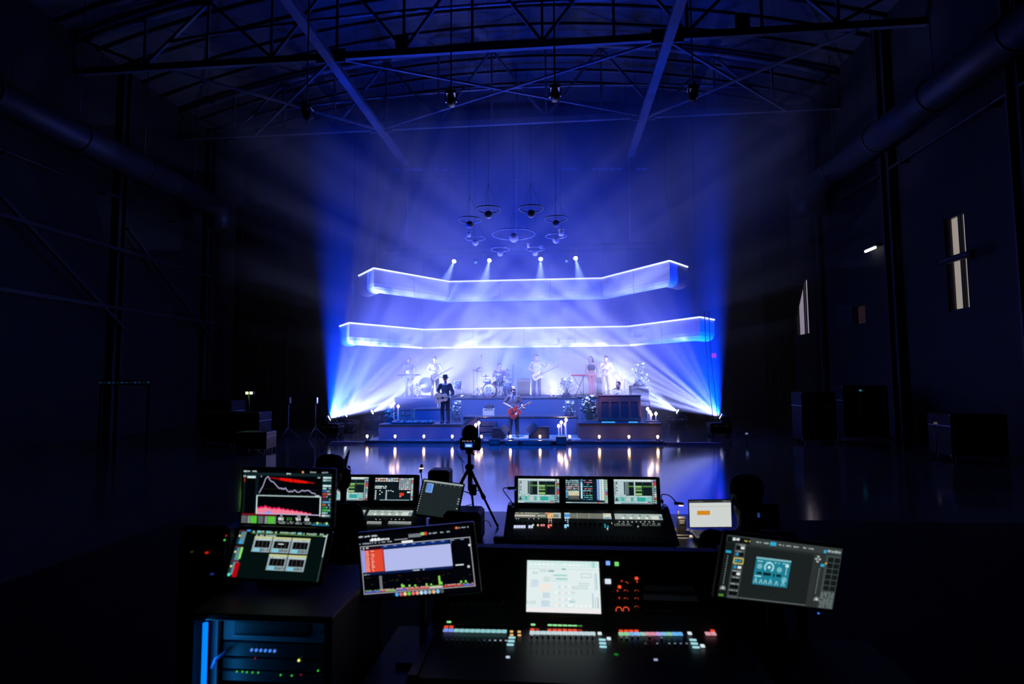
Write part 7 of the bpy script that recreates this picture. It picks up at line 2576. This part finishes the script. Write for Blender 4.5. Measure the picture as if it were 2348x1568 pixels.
# dark pointed ornament on a pole
Yo = 3.75
b0 = P(788, 1090, Yo)
t = thing('horned_ornament', 'dark pointed horn ornament rising beside the capped operator', 'ornament', (b0.x, Yo, 0))
DK = M('dark_plush', (0.008, 0.010, 0.012), 0.9)
MB().cyl((b0.x, Yo, 0.02), (b0.x, Yo, b0.z - 0.1), 0.022, n=10).build('pole', BLACK, t)
MB().lathe([(0.16, 0), (0.16, 0.012), (0.03, 0.03), (0, 0.03)], 18, Matrix.Translation((b0.x, Yo, 0.001))).build('base', BLACK, t)
MB().sph(P(787, 1098, Yo), (0.055, 0.06, 0.085), 12, 8).build('head', DK, t)
MB().cyl(P(785, 1078, Yo), P(801, 1032, Yo), 0.024, 0.004, n=12).build('horn', DK, t)
MB().sph(P(779, 1072, Yo), (0.012, 0.012, 0.025), 8, 6).build('ear', DK, t)
MB().tube([P(797, 1086, Yo), P(803, 1080, Yo), P(802, 1071, Yo), P(797, 1069, Yo)], 0.007, 6).build('curl', DK, t)
# dark box with sideways lettering behind the right operator
Yb = 3.75
a, b2 = P(1738, 1215, Yb), P(1788, 1156, Yb)
t = thing('labelled_case', 'dark case with faint sideways white lettering', 'case', ((a.x + b2.x) / 2, Yb, 0))
MB().box(((a.x + b2.x) / 2, Yb + 0.14, b2.z / 2), (b2.x - a.x, 0.28, b2.z), 0.012).build('case_shell', CASE, t)
INK = M('grey_print', (0.30, 0.29, 0.30), 0.7, 0, (0.30, 0.29, 0.30), 0.0)


def mark(px0, py0, px1, py1):
    p0, p1 = P(px0, py1, Yb - 0.003), P(px1, py0, Yb - 0.003)
    MB().box(((p0.x + p1.x) / 2, Yb - 0.002, (p0.z + p1.z) / 2), (max(p1.x - p0.x, 0.003), 0.003, max(p1.z - p0.z, 0.003))).build('letter_stroke', INK, t)


for q in ((1763, 1162, 1765, 1170), (1765, 1163.5, 1772, 1165), (1765, 1169, 1779, 1170), (1763, 1172, 1771, 1173.5), (1763, 1174, 1765, 1182), (1766, 1180, 1768, 1183), (1762, 1186, 1764, 1196), (1764, 1186, 1770, 1187.5), (1764, 1195, 1768, 1197),
          (1784, 1164, 1785, 1203)):
    mark(*q)
MB().box(P(1739.5, 1181, Yb - 0.006), (0.016, 0.006, 0.03), 0.003).build('blue_lamp', lit((24, 56, 120)), t)

# ------------------------------------------------------------------ small indicator lights on gear at far left of the control position
c = P(459, 1262, 2.6)
t = thing('patch_box', 'dark patch box with red and green lights at far left', 'patch box', (c.x, 2.6, 0))
MB().box((c.x, 2.72, 0.62), (0.26, 0.2, 1.24), 0.012).build('box_shell', BLACK, t)
MB().box((c.x, 2.615, 1.2), (0.24, 0.01, 0.5), 0.003).build('face_plate', PLASTIC, t)
for px, py, col, w2 in ((474, 1267, (190, 26, 18), 7), (440, 1265, (40, 40, 20), 6), (515, 1238, (60, 200, 70), 3), (519, 1228, (150, 24, 20), 2), (486, 1316, (30, 40, 110), 7)):
    q = P(px, py, 2.602)
    MB().box(q, (w2 * 2.6 / FOCAL_PX, 0.012, 4 * 2.6 / FOCAL_PX), 0.002).build('status_light', lit(col), t)
MB().box((c.x, 2.72, 1.36), (0.26, 0.2, 0.24), 0.02).build('box_lid', BLACK, t)

# ------------------------------------------------------------------ haze hanging over the stage
def haze(name, density, x0, x1, y0, y1, z1, label):
    hz = bpy.data.materials.new(name)
    hz.use_nodes = True
    nt = hz.node_tree
    nt.nodes.remove(nt.nodes['Principled BSDF'])
    v = nt.nodes.new('ShaderNodeVolumeScatter')
    v.inputs['Density'].default_value = density
    v.inputs['Color'].default_value = (0.92, 0.94, 1.0, 1)
    v.inputs['Anisotropy'].default_value = 0.15
    nt.links.new(v.outputs[0], nt.nodes['Material Output'].inputs['Volume'])
    o = MB().box(((x0 + x1) / 2, (y0 + y1) / 2, z1 / 2 + 0.03), (x1 - x0, y1 - y0, z1)).build(name, hz)
    o['kind'] = 'stuff'
    o['label'] = label
    o['category'] = 'haze'
    return o


haze('stage_haze', HAZE_DENSITY, -14.0, 10.0, 20.6, 27.9, 13.3, 'thick theatrical haze hanging over the band')
haze('front_haze', HAZE_FRONT, -7.3, 4.0, 18.3, 20.595, 1.9, 'thin haze drifting before the stage edge')
